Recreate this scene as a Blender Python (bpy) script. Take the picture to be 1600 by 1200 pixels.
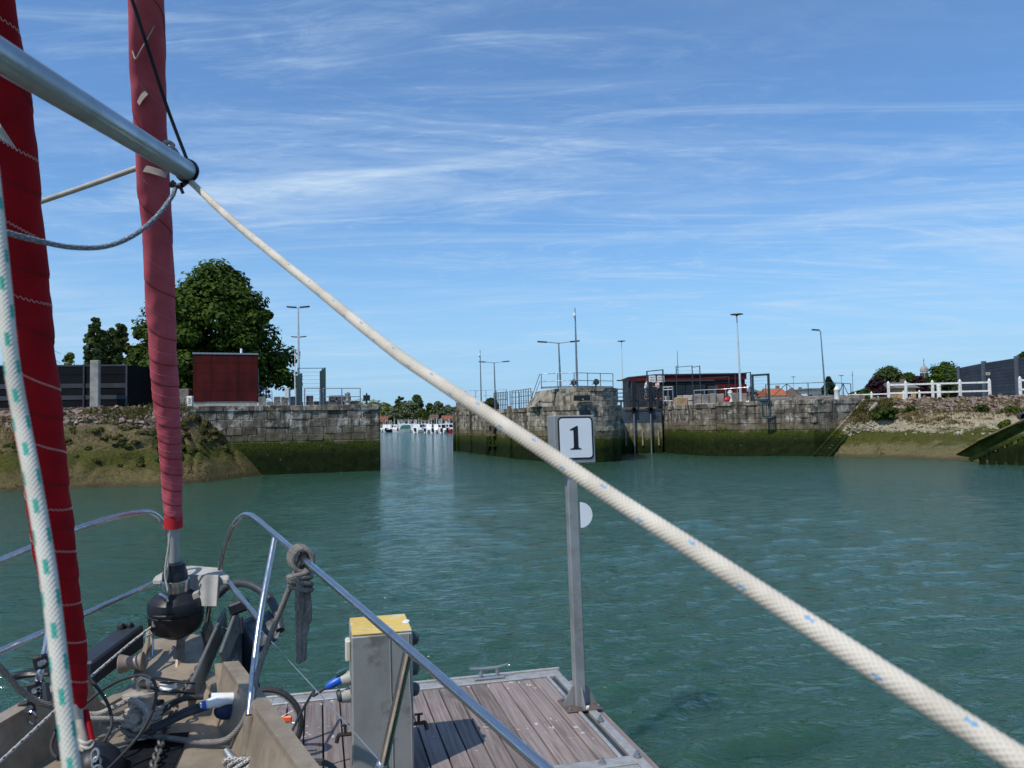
import bpy, bmesh, math, random
import numpy as np
from mathutils import Vector, Matrix, Quaternion
R = math.radians
SC = bpy.context.scene
COL = SC.collection
for o in list(bpy.data.objects): bpy.data.objects.remove(o)
random.seed(7); np.random.seed(7)

# ------------------------------------------------------------------ camera
PITCH, ROLL, FPX = R(2.75), R(1.0), 1200.0
CAM = Vector((0, 0, 3.0))
_f = Vector((0, math.cos(PITCH), math.sin(PITCH)))
_u0 = Vector((0, -math.sin(PITCH), math.cos(PITCH)))
_r0 = Vector((1, 0, 0))
_r = _r0 * math.cos(ROLL) - _u0 * math.sin(ROLL)
_u = _u0 * math.cos(ROLL) + _r0 * math.sin(ROLL)
cd = bpy.data.cameras.new('camera'); cam = bpy.data.objects.new('camera', cd); COL.objects.link(cam)
cam.matrix_world = Matrix(((_r.x, _u.x, -_f.x, CAM.x), (_r.y, _u.y, -_f.y, CAM.y), (_r.z, _u.z, -_f.z, CAM.z), (0, 0, 0, 1)))
cd.sensor_width = 36; cd.lens = 36 * FPX / 1600; cd.clip_start = 0.05; cd.clip_end = 12000
cd.dof.use_dof = True; cd.dof.focus_distance = 9.0; cd.dof.aperture_fstop = 9.0
SC.camera = cam
# ------------------------------------------------------------------ world, sun, exposure
SUN_TO = Vector((-0.50, -0.54, 1.02)).normalized()
SUN_EL = math.asin(SUN_TO.z); SUN_AZ = math.atan2(SUN_TO.x, SUN_TO.y)
W = bpy.data.worlds.new('World'); SC.world = W; W.use_nodes = True
def build_world():
    nt = W.node_tree; nt.nodes.clear()
    N = lambda t: nt.nodes.new(t)
    L = nt.links.new
    out = N('ShaderNodeOutputWorld'); bg = N('ShaderNodeBackground'); bg.inputs['Strength'].default_value = 0.125
    sky = N('ShaderNodeTexSky'); sky.sky_type = 'NISHITA'; sky.sun_disc = False
    sky.sun_elevation = SUN_EL; sky.sun_rotation = SUN_AZ; sky.air_density = 1.0; sky.dust_density = 0.2; sky.ozone_density = 2.2; sky.altitude = 0
    tc = N('ShaderNodeTexCoord'); sep = N('ShaderNodeSeparateXYZ'); L(tc.outputs['Generated'], sep.inputs[0])
    def math_(op, a, b=None, clamp=False):
        m = N('ShaderNodeMath'); m.operation = op; m.use_clamp = clamp
        for i, x in enumerate((a, b)):
            if x is None: continue
            if isinstance(x, (int, float)): m.inputs[i].default_value = x
            else: L(x, m.inputs[i])
        return m.outputs[0]
    zz = math_('ADD', math_('MAXIMUM', sep.outputs['Z'], 0.0), 0.09)
    px = math_('DIVIDE', sep.outputs['X'], zz); py = math_('DIVIDE', sep.outputs['Y'], zz)
    cmb = N('ShaderNodeCombineXYZ'); L(px, cmb.inputs[0]); L(py, cmb.inputs[1])
    def layer(rot, sx, sy, scale, detail, rough, dist, lo, hi, off=0):
        mp = N('ShaderNodeMapping'); mp.inputs['Rotation'].default_value = (0, 0, R(rot)); mp.inputs['Scale'].default_value = (sx, sy, 1); mp.inputs['Location'].default_value = (off, off * .7, 0)
        L(cmb.outputs[0], mp.inputs[0])
        no = N('ShaderNodeTexNoise'); no.inputs['Scale'].default_value = scale; no.inputs['Detail'].default_value = detail; no.inputs['Roughness'].default_value = rough; no.inputs['Distortion'].default_value = dist
        L(mp.outputs[0], no.inputs['Vector'])
        mr = N('ShaderNodeMapRange'); mr.interpolation_type = 'SMOOTHSTEP'; mr.inputs[1].default_value = lo; mr.inputs[2].default_value = hi
        L(no.outputs['Fac'], mr.inputs[0]); return mr.outputs[0]
    a = layer(16, 0.45, 1.4, 0.9, 9, .66, 1.2, .42, .76, 3.1)
    b = layer(-24, 0.45, 1.9, 1.5, 10, .68, 1.9, .48, .78, 11.0)
    c = layer(35, 0.9, 1.1, 0.42, 3, .5, .3, .28, .62, 5.0)
    e = layer(48, 0.8, 2.2, 2.6, 9, .72, 2.4, .47, .80, 21.0)
    s1 = math_('MULTIPLY', a, c); s2 = math_('MULTIPLY', b, math_('ADD', math_('MULTIPLY', c, .7), .3)); s3 = math_('MULTIPLY', e, math_('MULTIPLY', c, c))
    tot = math_('ADD', math_('MULTIPLY', s1, .62), math_('ADD', math_('MULTIPLY', s2, .46), math_('MULTIPLY', s3, .34)), True)
    fade = N('ShaderNodeMapRange'); fade.inputs[1].default_value = 0.0; fade.inputs[2].default_value = 0.10; fade.inputs[3].default_value = .45; L(sep.outputs['Z'], fade.inputs[0])
    cf = math_('MULTIPLY', math_('ADD', math_('MULTIPLY', tot, .95), .14), fade.outputs[0])
    hs = N('ShaderNodeHueSaturation'); hs.inputs['Saturation'].default_value = 1.25; hs.inputs['Value'].default_value = 1.0; L(sky.outputs[0], hs.inputs['Color'])
    tint = N('ShaderNodeMix'); tint.data_type = 'RGBA'; tint.blend_type = 'MULTIPLY'; tint.inputs[0].default_value = 1.0; tint.inputs[7].default_value = (.74, .96, 1.12, 1); L(hs.outputs[0], tint.inputs[6])
    mix = N('ShaderNodeMix'); mix.data_type = 'RGBA'; mix.inputs[7].default_value = (4.1, 5.3, 6.7, 1)
    L(cf, mix.inputs[0])
    hz = N('ShaderNodeMapRange'); hz.interpolation_type = 'SMOOTHSTEP'; hz.inputs[1].default_value = .30; hz.inputs[2].default_value = -.02; hz.inputs[3].default_value = 0; hz.inputs[4].default_value = .88; L(sep.outputs['Z'], hz.inputs[0])
    mh = N('ShaderNodeMix'); mh.data_type = 'RGBA'; mh.inputs[7].default_value = (2.0, 3.8, 6.0, 1); L(hz.outputs[0], mh.inputs[0]); L(tint.outputs[2], mh.inputs[6]); L(mh.outputs[2], mix.inputs[6])
    L(mix.outputs[2], bg.inputs['Color']); L(bg.outputs[0], out.inputs[0])
build_world()
sd = bpy.data.lights.new('sun', 'SUN'); sd.energy = 3.6; sd.angle = R(0.53); sd.color = (1, .95, .87)
sun = bpy.data.objects.new('sun', sd); COL.objects.link(sun)
sun.rotation_euler = SUN_TO.to_track_quat('Z', 'Y').to_euler(); sun.location = (-20, -20, 40)
vs = SC.view_settings; vs.view_transform = 'Standard'; vs.look = 'None'; vs.exposure = 0.14; vs.gamma = 1; vs.use_curve_mapping = False
SC.cycles.max_bounces = 6; SC.cycles.transparent_max_bounces = 8; SC.cycles.use_denoising = True

# ------------------------------------------------------------------ helpers
def at(px, py, d):
    """the place in the world seen at a photo pixel, d metres ahead of the camera"""
    return CAM + (_f + _r * ((px - 800) / FPX) + _u * ((600 - py) / FPX)) * d
def atz(px, py, z):
    v = _f + _r * ((px - 800) / FPX) + _u * ((600 - py) / FPX)
    return CAM + v * ((z - CAM.z) / v.z)
def gx(px, y):
    """world x of photo column px at distance y near the horizon"""
    return at(px, 657, y).x
def zat(px, py, d): return at(px, py, d).z
V = Vector

def tag(o, label=None, cat=None, group=None, kind=None):
    if label: o['label'] = label
    if cat: o['category'] = cat
    if group: o['group'] = group
    if kind: o['kind'] = kind
    return o
def thing(name, label, cat, loc=(0, 0, 0), group=None):
    o = bpy.data.objects.new(name, None); COL.objects.link(o); o.location = loc
    o.empty_display_size = .2
    return tag(o, label, cat, group)
def adopt(o, parent):
    if parent is not None:
        o.parent = parent
        m = Matrix.Identity(4); p = parent
        chain = []
        while p is not None: chain.append(p); p = p.parent
        for p in reversed(chain): m = m @ p.matrix_parent_inverse @ p.matrix_basis
        o.matrix_parent_inverse = m.inverted()
    return o
def link(name, me, parent=None):
    o = bpy.data.objects.new(name, me); COL.objects.link(o); return adopt(o, parent)

def frame_of(d, up=V((0, 0, 1))):
    d = d.normalized()
    if abs(d.dot(up)) > .99: up = V((0, 1, 0))
    x = d.cross(up).normalized(); y = x.cross(d).normalized()
    return x, y
def catmull(pts, n=8):
    pts = [V(p) for p in pts]
    if len(pts) < 3: return pts
    P = [pts[0] * 2 - pts[1]] + pts + [pts[-1] * 2 - pts[-2]]
    out = []
    for i in range(1, len(P) - 2):
        p0, p1, p2, p3 = P[i - 1], P[i], P[i + 1], P[i + 2]
        for k in range(n):
            t = k / n
            out.append(.5 * ((2 * p1) + (-p0 + p2) * t + (2 * p0 - 5 * p1 + 4 * p2 - p3) * t * t + (-p0 + 3 * p1 - 3 * p2 + p3) * t ** 3))
    out.append(P[-2]); return out

class MB:
    def __init__(s): s.v = []; s.f = []; s.m = []; s.cur = 0
    def add(s, vs, fs):
        b = len(s.v); s.v += [tuple(v) for v in vs]
        s.f += [tuple(b + i for i in f) for f in fs]; s.m += [s.cur] * len(fs); return s
    def obox(s, c, ax, ay, az):
        c = V(c); ax, ay, az = V(ax), V(ay), V(az)
        vs = [c + ax * i + ay * j + az * k for k in (-1, 1) for j in (-1, 1) for i in (-1, 1)]
        fs = [(0, 2, 3, 1), (4, 5, 7, 6), (0, 1, 5, 4), (2, 6, 7, 3), (0, 4, 6, 2), (1, 3, 7, 5)]
        if ax.cross(ay).dot(az) < 0: fs = [f[::-1] for f in fs]
        return s.add(vs, fs)
    def box(s, c, size, rz=0):
        a = V((math.cos(rz), math.sin(rz), 0)); b = V((-math.sin(rz), math.cos(rz), 0))
        return s.obox(c, a * size[0] / 2, b * size[1] / 2, V((0, 0, size[2] / 2)))
    def beam(s, p, q, w, h, up=V((0, 0, 1))):
        p, q = V(p), V(q); x, y = frame_of(q - p, V(up))
        return s.obox((p + q) / 2, x * w / 2, (q - p) / 2, y * h / 2)
    def tube(s, pts, r, n=8, cap=True, closed=False):
        pts = [V(p) for p in pts]; k = len(pts)
        rr = r if isinstance(r, (list, tuple)) else [r] * k
        vs = []; x = None
        for i, p in enumerate(pts):
            if closed: d = pts[(i + 1) % k] - pts[i - 1]
            else: d = (pts[min(i + 1, k - 1)] - pts[max(i - 1, 0)])
            d.normalize()
            if x is None: x, y = frame_of(d)
            else:
                x = (x - d * x.dot(d)); x = x.normalized() if x.length > 1e-6 else frame_of(d)[0]; y = x.cross(d)
            for j in range(n):
                a = 2 * math.pi * j / n
                vs.append(p + (x * math.cos(a) + y * math.sin(a)) * rr[i])
        fs = []
        for i in range(k if closed else k - 1):
            i2 = (i + 1) % k
            for j in range(n):
                j2 = (j + 1) % n
                fs.append((i * n + j2, i * n + j, i2 * n + j, i2 * n + j2))
        if cap and not closed:
            fs.append(tuple(range(n))); fs.append(tuple((k - 1) * n + j for j in reversed(range(n))))
        return s.add(vs, fs)
    def cyl(s, p, q, r0, r1=None, n=12): return s.tube([p, q], [r0, r0 if r1 is None else r1], n)
    def lathe(s, prof, o, axis=V((0, 0, 1)), n=20):
        o = V(o); axis = V(axis).normalized(); x, y = frame_of(axis)
        vs = []
        for (r, h) in prof:
            for j in range(n):
                a = 2 * math.pi * j / n
                vs.append(o + axis * h + (x * math.cos(a) + y * math.sin(a)) * max(r, 1e-4))
        fs = []
        for i in range(len(prof) - 1):
            for j in range(n):
                j2 = (j + 1) % n
                fs.append((i * n + j2, i * n + j, (i + 1) * n + j, (i + 1) * n + j2))
        fs.append(tuple(range(n))); fs.append(tuple((len(prof) - 1) * n + j for j in reversed(range(n))))
        return s.add(vs, fs)
    def prism(s, pts, z0, z1):
        """upright prism over a plan outline (x, y)"""
        n = len(pts); A = sum(pts[i][0] * pts[(i + 1) % n][1] - pts[(i + 1) % n][0] * pts[i][1] for i in range(n))
        if A < 0: pts = pts[::-1]
        vs = [(p[0], p[1], z0) for p in pts] + [(p[0], p[1], z1) for p in pts]
        fs = [tuple(reversed(range(n))), tuple(range(n, 2 * n))]
        fs += [(i, (i + 1) % n, n + (i + 1) % n, n + i) for i in range(n)]
        return s.add(vs, fs)
    def plate(s, pts, t):
        """flat outline of 3-D points with thickness vector t"""
        pts = [V(p) for p in pts]; n = len(pts); t = V(t)
        nr = V((0, 0, 0))
        for i in range(n): nr += pts[i].cross(pts[(i + 1) % n])
        if nr.dot(t) < 0: pts = pts[::-1]
        vs = pts + [p + t for p in pts]
        fs = [tuple(reversed(range(n))), tuple(range(n, 2 * n))]
        fs += [(i, (i + 1) % n, n + (i + 1) % n, n + i) for i in range(n)]
        return s.add(vs, fs)
    def ball(s, c, r, n=10, sq=(1, 1, 1)):
        c = V(c); m = max(4, n // 2 + 1); vs = []; fs = []
        for i in range(m + 1):
            th = math.pi * i / m
            for j in range(n):
                a = 2 * math.pi * j / n
                vs.append(c + V((math.sin(th) * math.cos(a) * sq[0], math.sin(th) * math.sin(a) * sq[1], math.cos(th) * sq[2])) * r)
        for i in range(m):
            for j in range(n):
                j2 = (j + 1) % n
                fs.append((i * n + j, (i + 1) * n + j, (i + 1) * n + j2, i * n + j2))
        return s.add(vs, fs)
    def mesh(s, name, mats, smooth=False, bevel=0, sharp=40):
        me = bpy.data.meshes.new(name); me.from_pydata(s.v, [], s.f)
        for m in (mats if isinstance(mats, (list, tuple)) else [mats]): me.materials.append(m)
        if any(s.m): me.polygons.foreach_set('material_index', s.m)
        if bevel:
            bm = bmesh.new(); bm.from_mesh(me); bmesh.ops.remove_doubles(bm, verts=bm.verts, dist=1e-5)
            ed = [e for e in bm.edges if len(e.link_faces) == 2 and e.calc_face_angle(0) > .5]
            bmesh.ops.bevel(bm, geom=ed, offset=bevel, segments=1, affect='EDGES', clamp_overlap=True)
            bm.to_mesh(me); bm.free()
        if smooth:
            me.polygons.foreach_set('use_smooth', [True] * len(me.polygons))
            try: me.set_sharp_from_angle(angle=R(sharp))
            except Exception: pass
        me.update(); return me
    def build(s, name, mats, parent=None, smooth=False, bevel=0, sharp=40):
        return link(name, s.mesh(name, mats, smooth, bevel, sharp), parent)

def grid_mesh(name, P, mats, uv=None, smooth=True, closed_u=False):
    """P: array (rows, cols, 3)"""
    r, c = P.shape[:2]
    me = bpy.data.meshes.new(name)
    me.vertices.add(r * c); me.vertices.foreach_set('co', np.ascontiguousarray(P.reshape(-1, 3), dtype=np.float32).ravel())
    cc = c if closed_u else c - 1
    i, j = np.meshgrid(np.arange(r - 1), np.arange(cc), indexing='ij'); j2 = (j + 1) % c
    q = np.stack([i * c + j, i * c + j2, (i + 1) * c + j2, (i + 1) * c + j], -1).reshape(-1, 4)
    nq = len(q)
    me.loops.add(nq * 4); me.loops.foreach_set('vertex_index', q.ravel().astype(np.int32))
    me.polygons.add(nq); me.polygons.foreach_set('loop_start', np.arange(0, nq * 4, 4, dtype=np.int32))
    me.polygons.foreach_set('loop_total', np.full(nq, 4, dtype=np.int32))
    me.polygons.foreach_set('use_smooth', np.full(nq, smooth))
    if uv is not None:
        u = me.uv_layers.new(name='UVMap')
        U, Vv = uv     # per column u (len c+1), per row v
        uu = np.stack([U[j], U[j + 1], U[j + 1], U[j]], -1).reshape(-1, 4)
        vv = np.stack([Vv[i], Vv[i], Vv[i + 1], Vv[i + 1]], -1).reshape(-1, 4)
        u.data.foreach_set('uv', np.stack([uu, vv], -1).ravel().astype(np.float32))
    for m in (mats if isinstance(mats, (list, tuple)) else [mats]): me.materials.append(m)
    me.update(calc_edges=True); me.validate(); return me

def sweep(name, pts, rfun, mats, n=24, step=.01, flip=False):
    """a round body along a path; rfun(u array, s array) gives the radius"""
    path = catmull(pts, 24)
    P = np.array([tuple(p) for p in path]); seg = np.linalg.norm(np.diff(P, axis=0), axis=1); S = np.concatenate([[0], np.cumsum(seg)])
    k = max(4, int(S[-1] / step)); s = np.linspace(0, S[-1], k)
    C = np.stack([np.interp(s, S, P[:, a]) for a in range(3)], -1)
    T = np.gradient(C, axis=0); T /= np.linalg.norm(T, axis=1)[:, None]
    x = np.array(frame_of(V(T[0]))[0]); X = []
    for t in T:
        x = x - t * np.dot(x, t); x = x / np.linalg.norm(x); X.append(x)
    X = np.array(X); Y = np.cross(X, T)
    u = np.arange(n) / n; a = 2 * np.pi * u
    rr = rfun(u[None, :], s[:, None]) * np.ones((k, n))
    G = C[:, None, :] + (X[:, None, :] * np.cos(a)[None, :, None] + Y[:, None, :] * np.sin(a)[None, :, None]) * rr[..., None]
    U = np.arange(n + 1) / n
    me = grid_mesh(name, G[:, ::-1], mats, uv=(U[::-1].copy(), s), closed_u=False if False else True)
    return me, (C, T, X, Y, s)
def rope(name, pts, r, mat, parent=None, label=None, cat='rope', n=12, step=.012, braid=0.0, lobes=8, pitch=.016, group=None):
    def rf(u, s):
        if not braid: return np.full(np.broadcast(u, s).shape, r)
        return r * (1 + braid * np.sin(2 * np.pi * lobes * u) * np.cos(2 * np.pi * s / pitch) + braid * .3 * np.sin(s * 23 + 2 * np.sin(s * 9)))
    me, _ = sweep(name, pts, rf, mat, n=n, step=step)
    o = link(name, me, parent)
    if label: tag(o, label, cat, group)
    return o

# ------------------------------------------------------------------ materials
def nodes(name):
    m = bpy.data.materials.new(name); m.use_nodes = True; nt = m.node_tree
    b = nt.nodes['Principled BSDF']; return m, nt, b
class NT:
    def __init__(s, nt): s.nt = nt
    def n(s, t, **kw):
        x = s.nt.nodes.new(t)
        for k, v in kw.items(): setattr(x, k, v)
        return x
    def l(s, a, b): s.nt.links.new(a, b)
    def m(s, op, a, b=None, c=None, clamp=False):
        x = s.n('ShaderNodeMath', operation=op, use_clamp=clamp)
        for i, y in enumerate((a, b, c)):
            if y is None: continue
            if isinstance(y, (int, float)): x.inputs[i].default_value = y
            else: s.l(y, x.inputs[i])
        return x.outputs[0]
    def pos(s): return s.n('ShaderNodeNewGeometry').outputs['Position']
    def mapv(s, vec, scale=(1, 1, 1), rot=(0, 0, 0), loc=(0, 0, 0)):
        x = s.n('ShaderNodeMapping'); x.inputs['Scale'].default_value = scale; x.inputs['Rotation'].default_value = rot; x.inputs['Location'].default_value = loc
        s.l(vec, x.inputs[0]); return x.outputs[0]
    def noise(s, vec, scale, detail=4, rough=.55, dist=0):
        x = s.n('ShaderNodeTexNoise'); x.inputs['Scale'].default_value = scale; x.inputs['Detail'].default_value = detail; x.inputs['Roughness'].default_value = rough; x.inputs['Distortion'].default_value = dist
        if vec is not None: s.l(vec, x.inputs['Vector'])
        return x.outputs['Fac']
    def ramp(s, v, lo, hi, a=0., b=1., smooth=True):
        x = s.n('ShaderNodeMapRange'); x.interpolation_type = 'SMOOTHSTEP' if smooth else 'LINEAR'
        for i, y in enumerate((lo, hi, a, b)): x.inputs[i + 1].default_value = y
        s.l(v, x.inputs[0]); return x.outputs[0]
    def mix(s, f, a, b, blend='MIX'):
        x = s.n('ShaderNodeMix', data_type='RGBA', blend_type=blend)
        for i, y in ((0, f), (6, a), (7, b)):
            if isinstance(y, (int, float)): x.inputs[i].default_value = y
            elif isinstance(y, (tuple, list)): x.inputs[i].default_value = (*y[:3], 1)
            else: s.l(y, x.inputs[i])
        return x.outputs[2]
    def bump(s, h, strength, dist, b):
        x = s.n('ShaderNodeBump'); x.inputs['Strength'].default_value = strength; x.inputs['Distance'].default_value = dist
        s.l(h, x.inputs['Height']); s.l(x.outputs[0], b.inputs['Normal']); return x
def rgb(h):
    h = h.lstrip('#'); c = [int(h[i:i + 2], 16) / 255 for i in (0, 2, 4)]
    return tuple(x / 12.92 if x <= .04045 else ((x + .055) / 1.055) ** 2.4 for x in c)
_cache = {}
def mat(name, c1, c2=None, rough=.6, metal=0, scale=6, detail=5, bump=0, bscale=None, bdist=.01, stretch=(1, 1, 1), rnd=0., spec=.5, lo=.35, hi=.68, dirt=None, dscale=1.2, dlo=.52, dhi=.75, rvar=.12):
    if name in _cache: return _cache[name]
    m, nt, b = nodes(name); T = NT(nt); p = T.pos(); q = T.mapv(p, stretch)
    c2 = c2 or tuple(x * .7 for x in c1)
    n1 = T.noise(q, scale, detail)
    col = T.mix(T.ramp(n1, lo, hi), c1, c2)
    if dirt: col = T.mix(T.ramp(T.noise(p, dscale, 6, .65), dlo, dhi), col, dirt)
    if rnd:
        oi = T.n('ShaderNodeObjectInfo'); k = T.m('ADD', T.m('MULTIPLY', oi.outputs['Random'], 2 * rnd), 1 - rnd)
        g = T.n('ShaderNodeCombineColor'); [T.l(k, g.inputs[i]) for i in range(3)]
        col = T.mix(1.0, col, g.outputs[0], 'MULTIPLY')
    T.l(col, b.inputs['Base Color'])
    T.l(T.ramp(n1, .3, .7, rough - rvar, min(1, rough + rvar)), b.inputs['Roughness'])
    b.inputs['Metallic'].default_value = metal; b.inputs['Specular IOR Level'].default_value = spec
    if bump: T.bump(T.noise(q, bscale or scale * 4, 5, .6), bump, bdist, b)
    _cache[name] = m; return m
galv = mat('galvanised_steel', (.36, .38, .40), (.25, .27, .29), .45, .7, 9, bump=.1)
alum = mat('pontoon_aluminium', (.46, .45, .43), (.34, .33, .31), .5, .45, 14, dirt=(.24, .22, .19), dscale=5, stretch=(1, 1, 1))
stain = mat('stainless_tube', (.55, .55, .56), (.42, .42, .44), .27, 1.0, 18, rvar=.07)
darkst = mat('dark_grey_steel', (.045, .052, .062), (.03, .034, .04), .5, .3, 4)
tealst = mat('dark_teal_steel', (.030, .062, .070), (.018, .038, .044), .5, .2, 4)
railst = mat('grey_rail_steel', (.22, .26, .28), (.13, .16, .18), .5, .4, 4)
white_p = mat('white_paint', (.78, .77, .73), (.62, .6, .55), .55, 0, 7, dirt=(.42, .38, .31), dscale=3)
whitegel = mat('white_gelcoat', (.8, .8, .78), (.7, .7, .69), .3, 0, 1.2)
black_p = mat('black_plastic', (.007, .007, .009), (.013, .013, .016), .42, 0, 20, spec=.4)
rubber = mat('black_rubber', (.016, .016, .017), (.03, .03, .03), .7, 0, 30)
cream_c = mat('cream_concrete', (.48, .44, .36), (.38, .34, .27), .85, 0, 3, bump=.2)
conc = mat('grey_concrete', (.34, .33, .30), (.22, .21, .19), .9, 0, 1.6, bump=.3)
def quay_mat(name, g1, g2, pale, zal=1.95, rnd=.42, streak=.55):
    m, nt, b = nodes(name); T = NT(nt); p = T.pos()
    sx = T.n('ShaderNodeSeparateXYZ'); T.l(p, sx.inputs[0]); z = sx.outputs['Z']
    big = T.noise(p, .55, 4); med = T.noise(p, 2.3, 6, .62); fine = T.noise(p, 11, 6, .65)
    col = T.mix(T.ramp(med, .32, .68), g1, g2)
    oi = T.n('ShaderNodeObjectInfo'); k = T.m('ADD', T.m('MULTIPLY', oi.outputs['Random'], 2 * rnd), 1 - rnd)
    g = T.n('ShaderNodeCombineColor'); [T.l(k, g.inputs[i]) for i in range(3)]
    col = T.mix(1.0, col, g.outputs[0], 'MULTIPLY')
    # lime bloom and dark run-off streaks down the face
    st = T.noise(T.mapv(p, (2.6, 2.6, .28)), 1.0, 6, .6); st2 = T.noise(T.mapv(p, (1.5, 1.5, .2), loc=(7, 3, 1)), 1.0, 5, .6)
    bloom = T.m('MULTIPLY', T.ramp(T.noise(p, 1.9, 8, .72), .49, .58), T.ramp(big, .40, .52))
    col = T.mix(T.m('MULTIPLY', bloom, .85), col, pale)
    col = T.mix(T.m('MULTIPLY', T.ramp(st, .47, .60), streak), col, (.030, .028, .024))
    col = T.mix(T.m('MULTIPLY', T.ramp(fine, .6, .75), .4), col, (.05, .047, .04))
    # tide marks: ochre band, then weed
    zz = T.m('ADD', z, T.m('MULTIPLY', T.m('SUBTRACT', st2, .5), 1.1)); zz = T.m('ADD', zz, T.m('MULTIPLY', T.m('SUBTRACT', med, .5), .35))
    tan = T.mix(T.ramp(med, .35, .65), (.17, .14, .085), (.10, .082, .05))
    col = T.mix(T.m('MULTIPLY', T.ramp(zz, zal + .75, zal + .35), .8), col, tan)
    weed = T.mix(T.ramp(med, .35, .7), (.014, .024, .004), (.006, .010, .003))
    weed = T.mix(T.m('MULTIPLY', T.ramp(z, zal - 1.0, zal + .1), T.ramp(fine, .35, .6)), weed, (.070, .088, .012))
    weed = T.mix(T.ramp(T.noise(p, 5, 5), .66, .74), weed, (.16, .16, .09))
    wf = T.ramp(zz, zal + .14, zal - .12)
    col = T.mix(wf, col, weed)
    T.l(col, b.inputs['Base Color']); T.l(T.ramp(wf, 0, 1, .9, .8), b.inputs['Roughness']); b.inputs['Specular IOR Level'].default_value = .12
    T.bump(T.m('ADD', T.m('MULTIPLY', fine, .6), med), .55, .05, b)
    return m
q_left = quay_mat('left_quay_stone', (.235, .195, .15), (.115, .094, .072), (.50, .46, .40), streak=.62)
q_right = quay_mat('right_quay_stone', (.205, .178, .14), (.098, .084, .066), (.44, .40, .33), streak=.68)
q_pier = quay_mat('pier_stone', (.30, .265, .21), (.165, .14, .10), (.48, .44, .36), zal=1.75, streak=.6)
q_timb = quay_mat('tidal_timber', (.16, .135, .10), (.085, .07, .05), (.28, .26, .2), zal=1.7, streak=.5)
mortar = quay_mat('wall_core', (.10, .092, .08), (.05, .046, .04), (.3, .28, .25), rnd=.0)

# ------------------------------------------------------------------ water
def water_mat():
    m, nt, b = nodes('harbour_water'); T = NT(nt); p = T.pos()
    col = T.mix(T.ramp(T.noise(p, .05, 3), .35, .65), (.020, .064, .038), (.026, .075, .046))
    T.l(col, b.inputs['Base Color']); b.inputs['Roughness'].default_value = .085; b.inputs['IOR'].default_value = 1.33
    h = T.m('ADD', T.noise(T.mapv(p, (1.0, 2.0, 1), (0, 0, R(-22))), 5.0, 3, .55), T.m('MULTIPLY', T.noise(T.mapv(p, (1, 1.6, 1), (0, 0, R(-15))), 1.6, 3, .5), 1.6))
    T.bump(h, .9, .085, b)
    b.inputs['Subsurface Weight'].default_value = 1.0; b.inputs['Subsurface Radius'].default_value = (2.0, 4.0, 3.5); b.inputs['Subsurface Scale'].default_value = 1.0
    return m
def build_water():
    nr, na = 640, 560
    ang = np.linspace(R(-56), R(56), na); ri = np.exp(np.linspace(np.log(1.6), np.log(190), nr))
    Rr, A = np.meshgrid(ri, ang, indexing='ij'); X = Rr * np.sin(A); Y = Rr * np.cos(A)
    rs = np.random.RandomState(3); Z = np.zeros_like(X)
    wx = X + .25 * np.sin(Y * .9 + 1.3) + .15 * np.sin(X * 1.7 + Y * .6); wy = Y + .25 * np.sin(X * .8 + .4)
    for i in range(64):
        lam = .20 * (5.5 ** rs.rand()); th = R(112) + rs.randn() * .34
        k = 2 * np.pi / lam; ph = rs.rand() * 6.28
        a = .0092 * lam ** .82
        grp = .55 + .45 * np.sin((X * math.cos(th + 1.1) + Y * math.sin(th + 1.1)) * k * .13 + ph * 2)
        fadeo = np.clip(1 - (Rr * .008 * 2.2 / lam), 0, 1)
        c = np.sin(k * (wx * math.cos(th) + wy * math.sin(th)) + ph)
        Z += a * grp * fadeo * (c + .35 * c * c)
    patch = .75 + .35 * np.sin(X * .11 + 1) * np.sin(Y * .07 + .5)
    Z *= patch * np.clip((190 - Rr) / 40, 0, 1)
    Z[:, 0] = 0; Z[:, -1] = 0; Z[-1] = 0
    P = np.stack([X, Y, Z], -1)
    me = grid_mesh('water', P, water_mat())
    o = link('water', me); tag(o, kind='structure')
    # the rest of the sheet, out to the horizon
    bm = bmesh.new(); bm.from_mesh(me); bm.verts.ensure_lookup_table()
    edge = [bm.verts[i] for i in ([0 * na + j for j in range(na)])]
    rim = [bm.verts[(nr - 1) * na + j] for j in range(na)]; left = [bm.verts[i * na] for i in range(nr)]; right = [bm.verts[i * na + na - 1] for i in range(nr)]
    far = [bm.verts.new((math.sin(a) * 6000, math.cos(a) * 6000, 0)) for a in ang[::8]]
    for k in range(len(far) - 1):
        bm.faces.new([far[k], far[k + 1]] + rim[k * 8:k * 8 + 9][::-1])
    n = len(far) - 1; bm.faces.new([far[n]] + [bm.verts.new((math.sin(ang[-1]) * 6000 + .5, math.cos(ang[-1]) * 6000, 0))] + rim[n * 8:][::-1])
    B = [bm.verts.new(c) for c in ((-6000, -6000, 0), (6000, -6000, 0))]
    bm.faces.new([B[0], far[0]] + left[::-1]) ; bm.faces.new(right + [far[-1], B[1]][:2])
    bm.faces.new([B[1], B[0]] + edge)
    bm.normal_update(); bm.to_mesh(me); bm.free(); me.update()
    return o
build_water()

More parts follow.
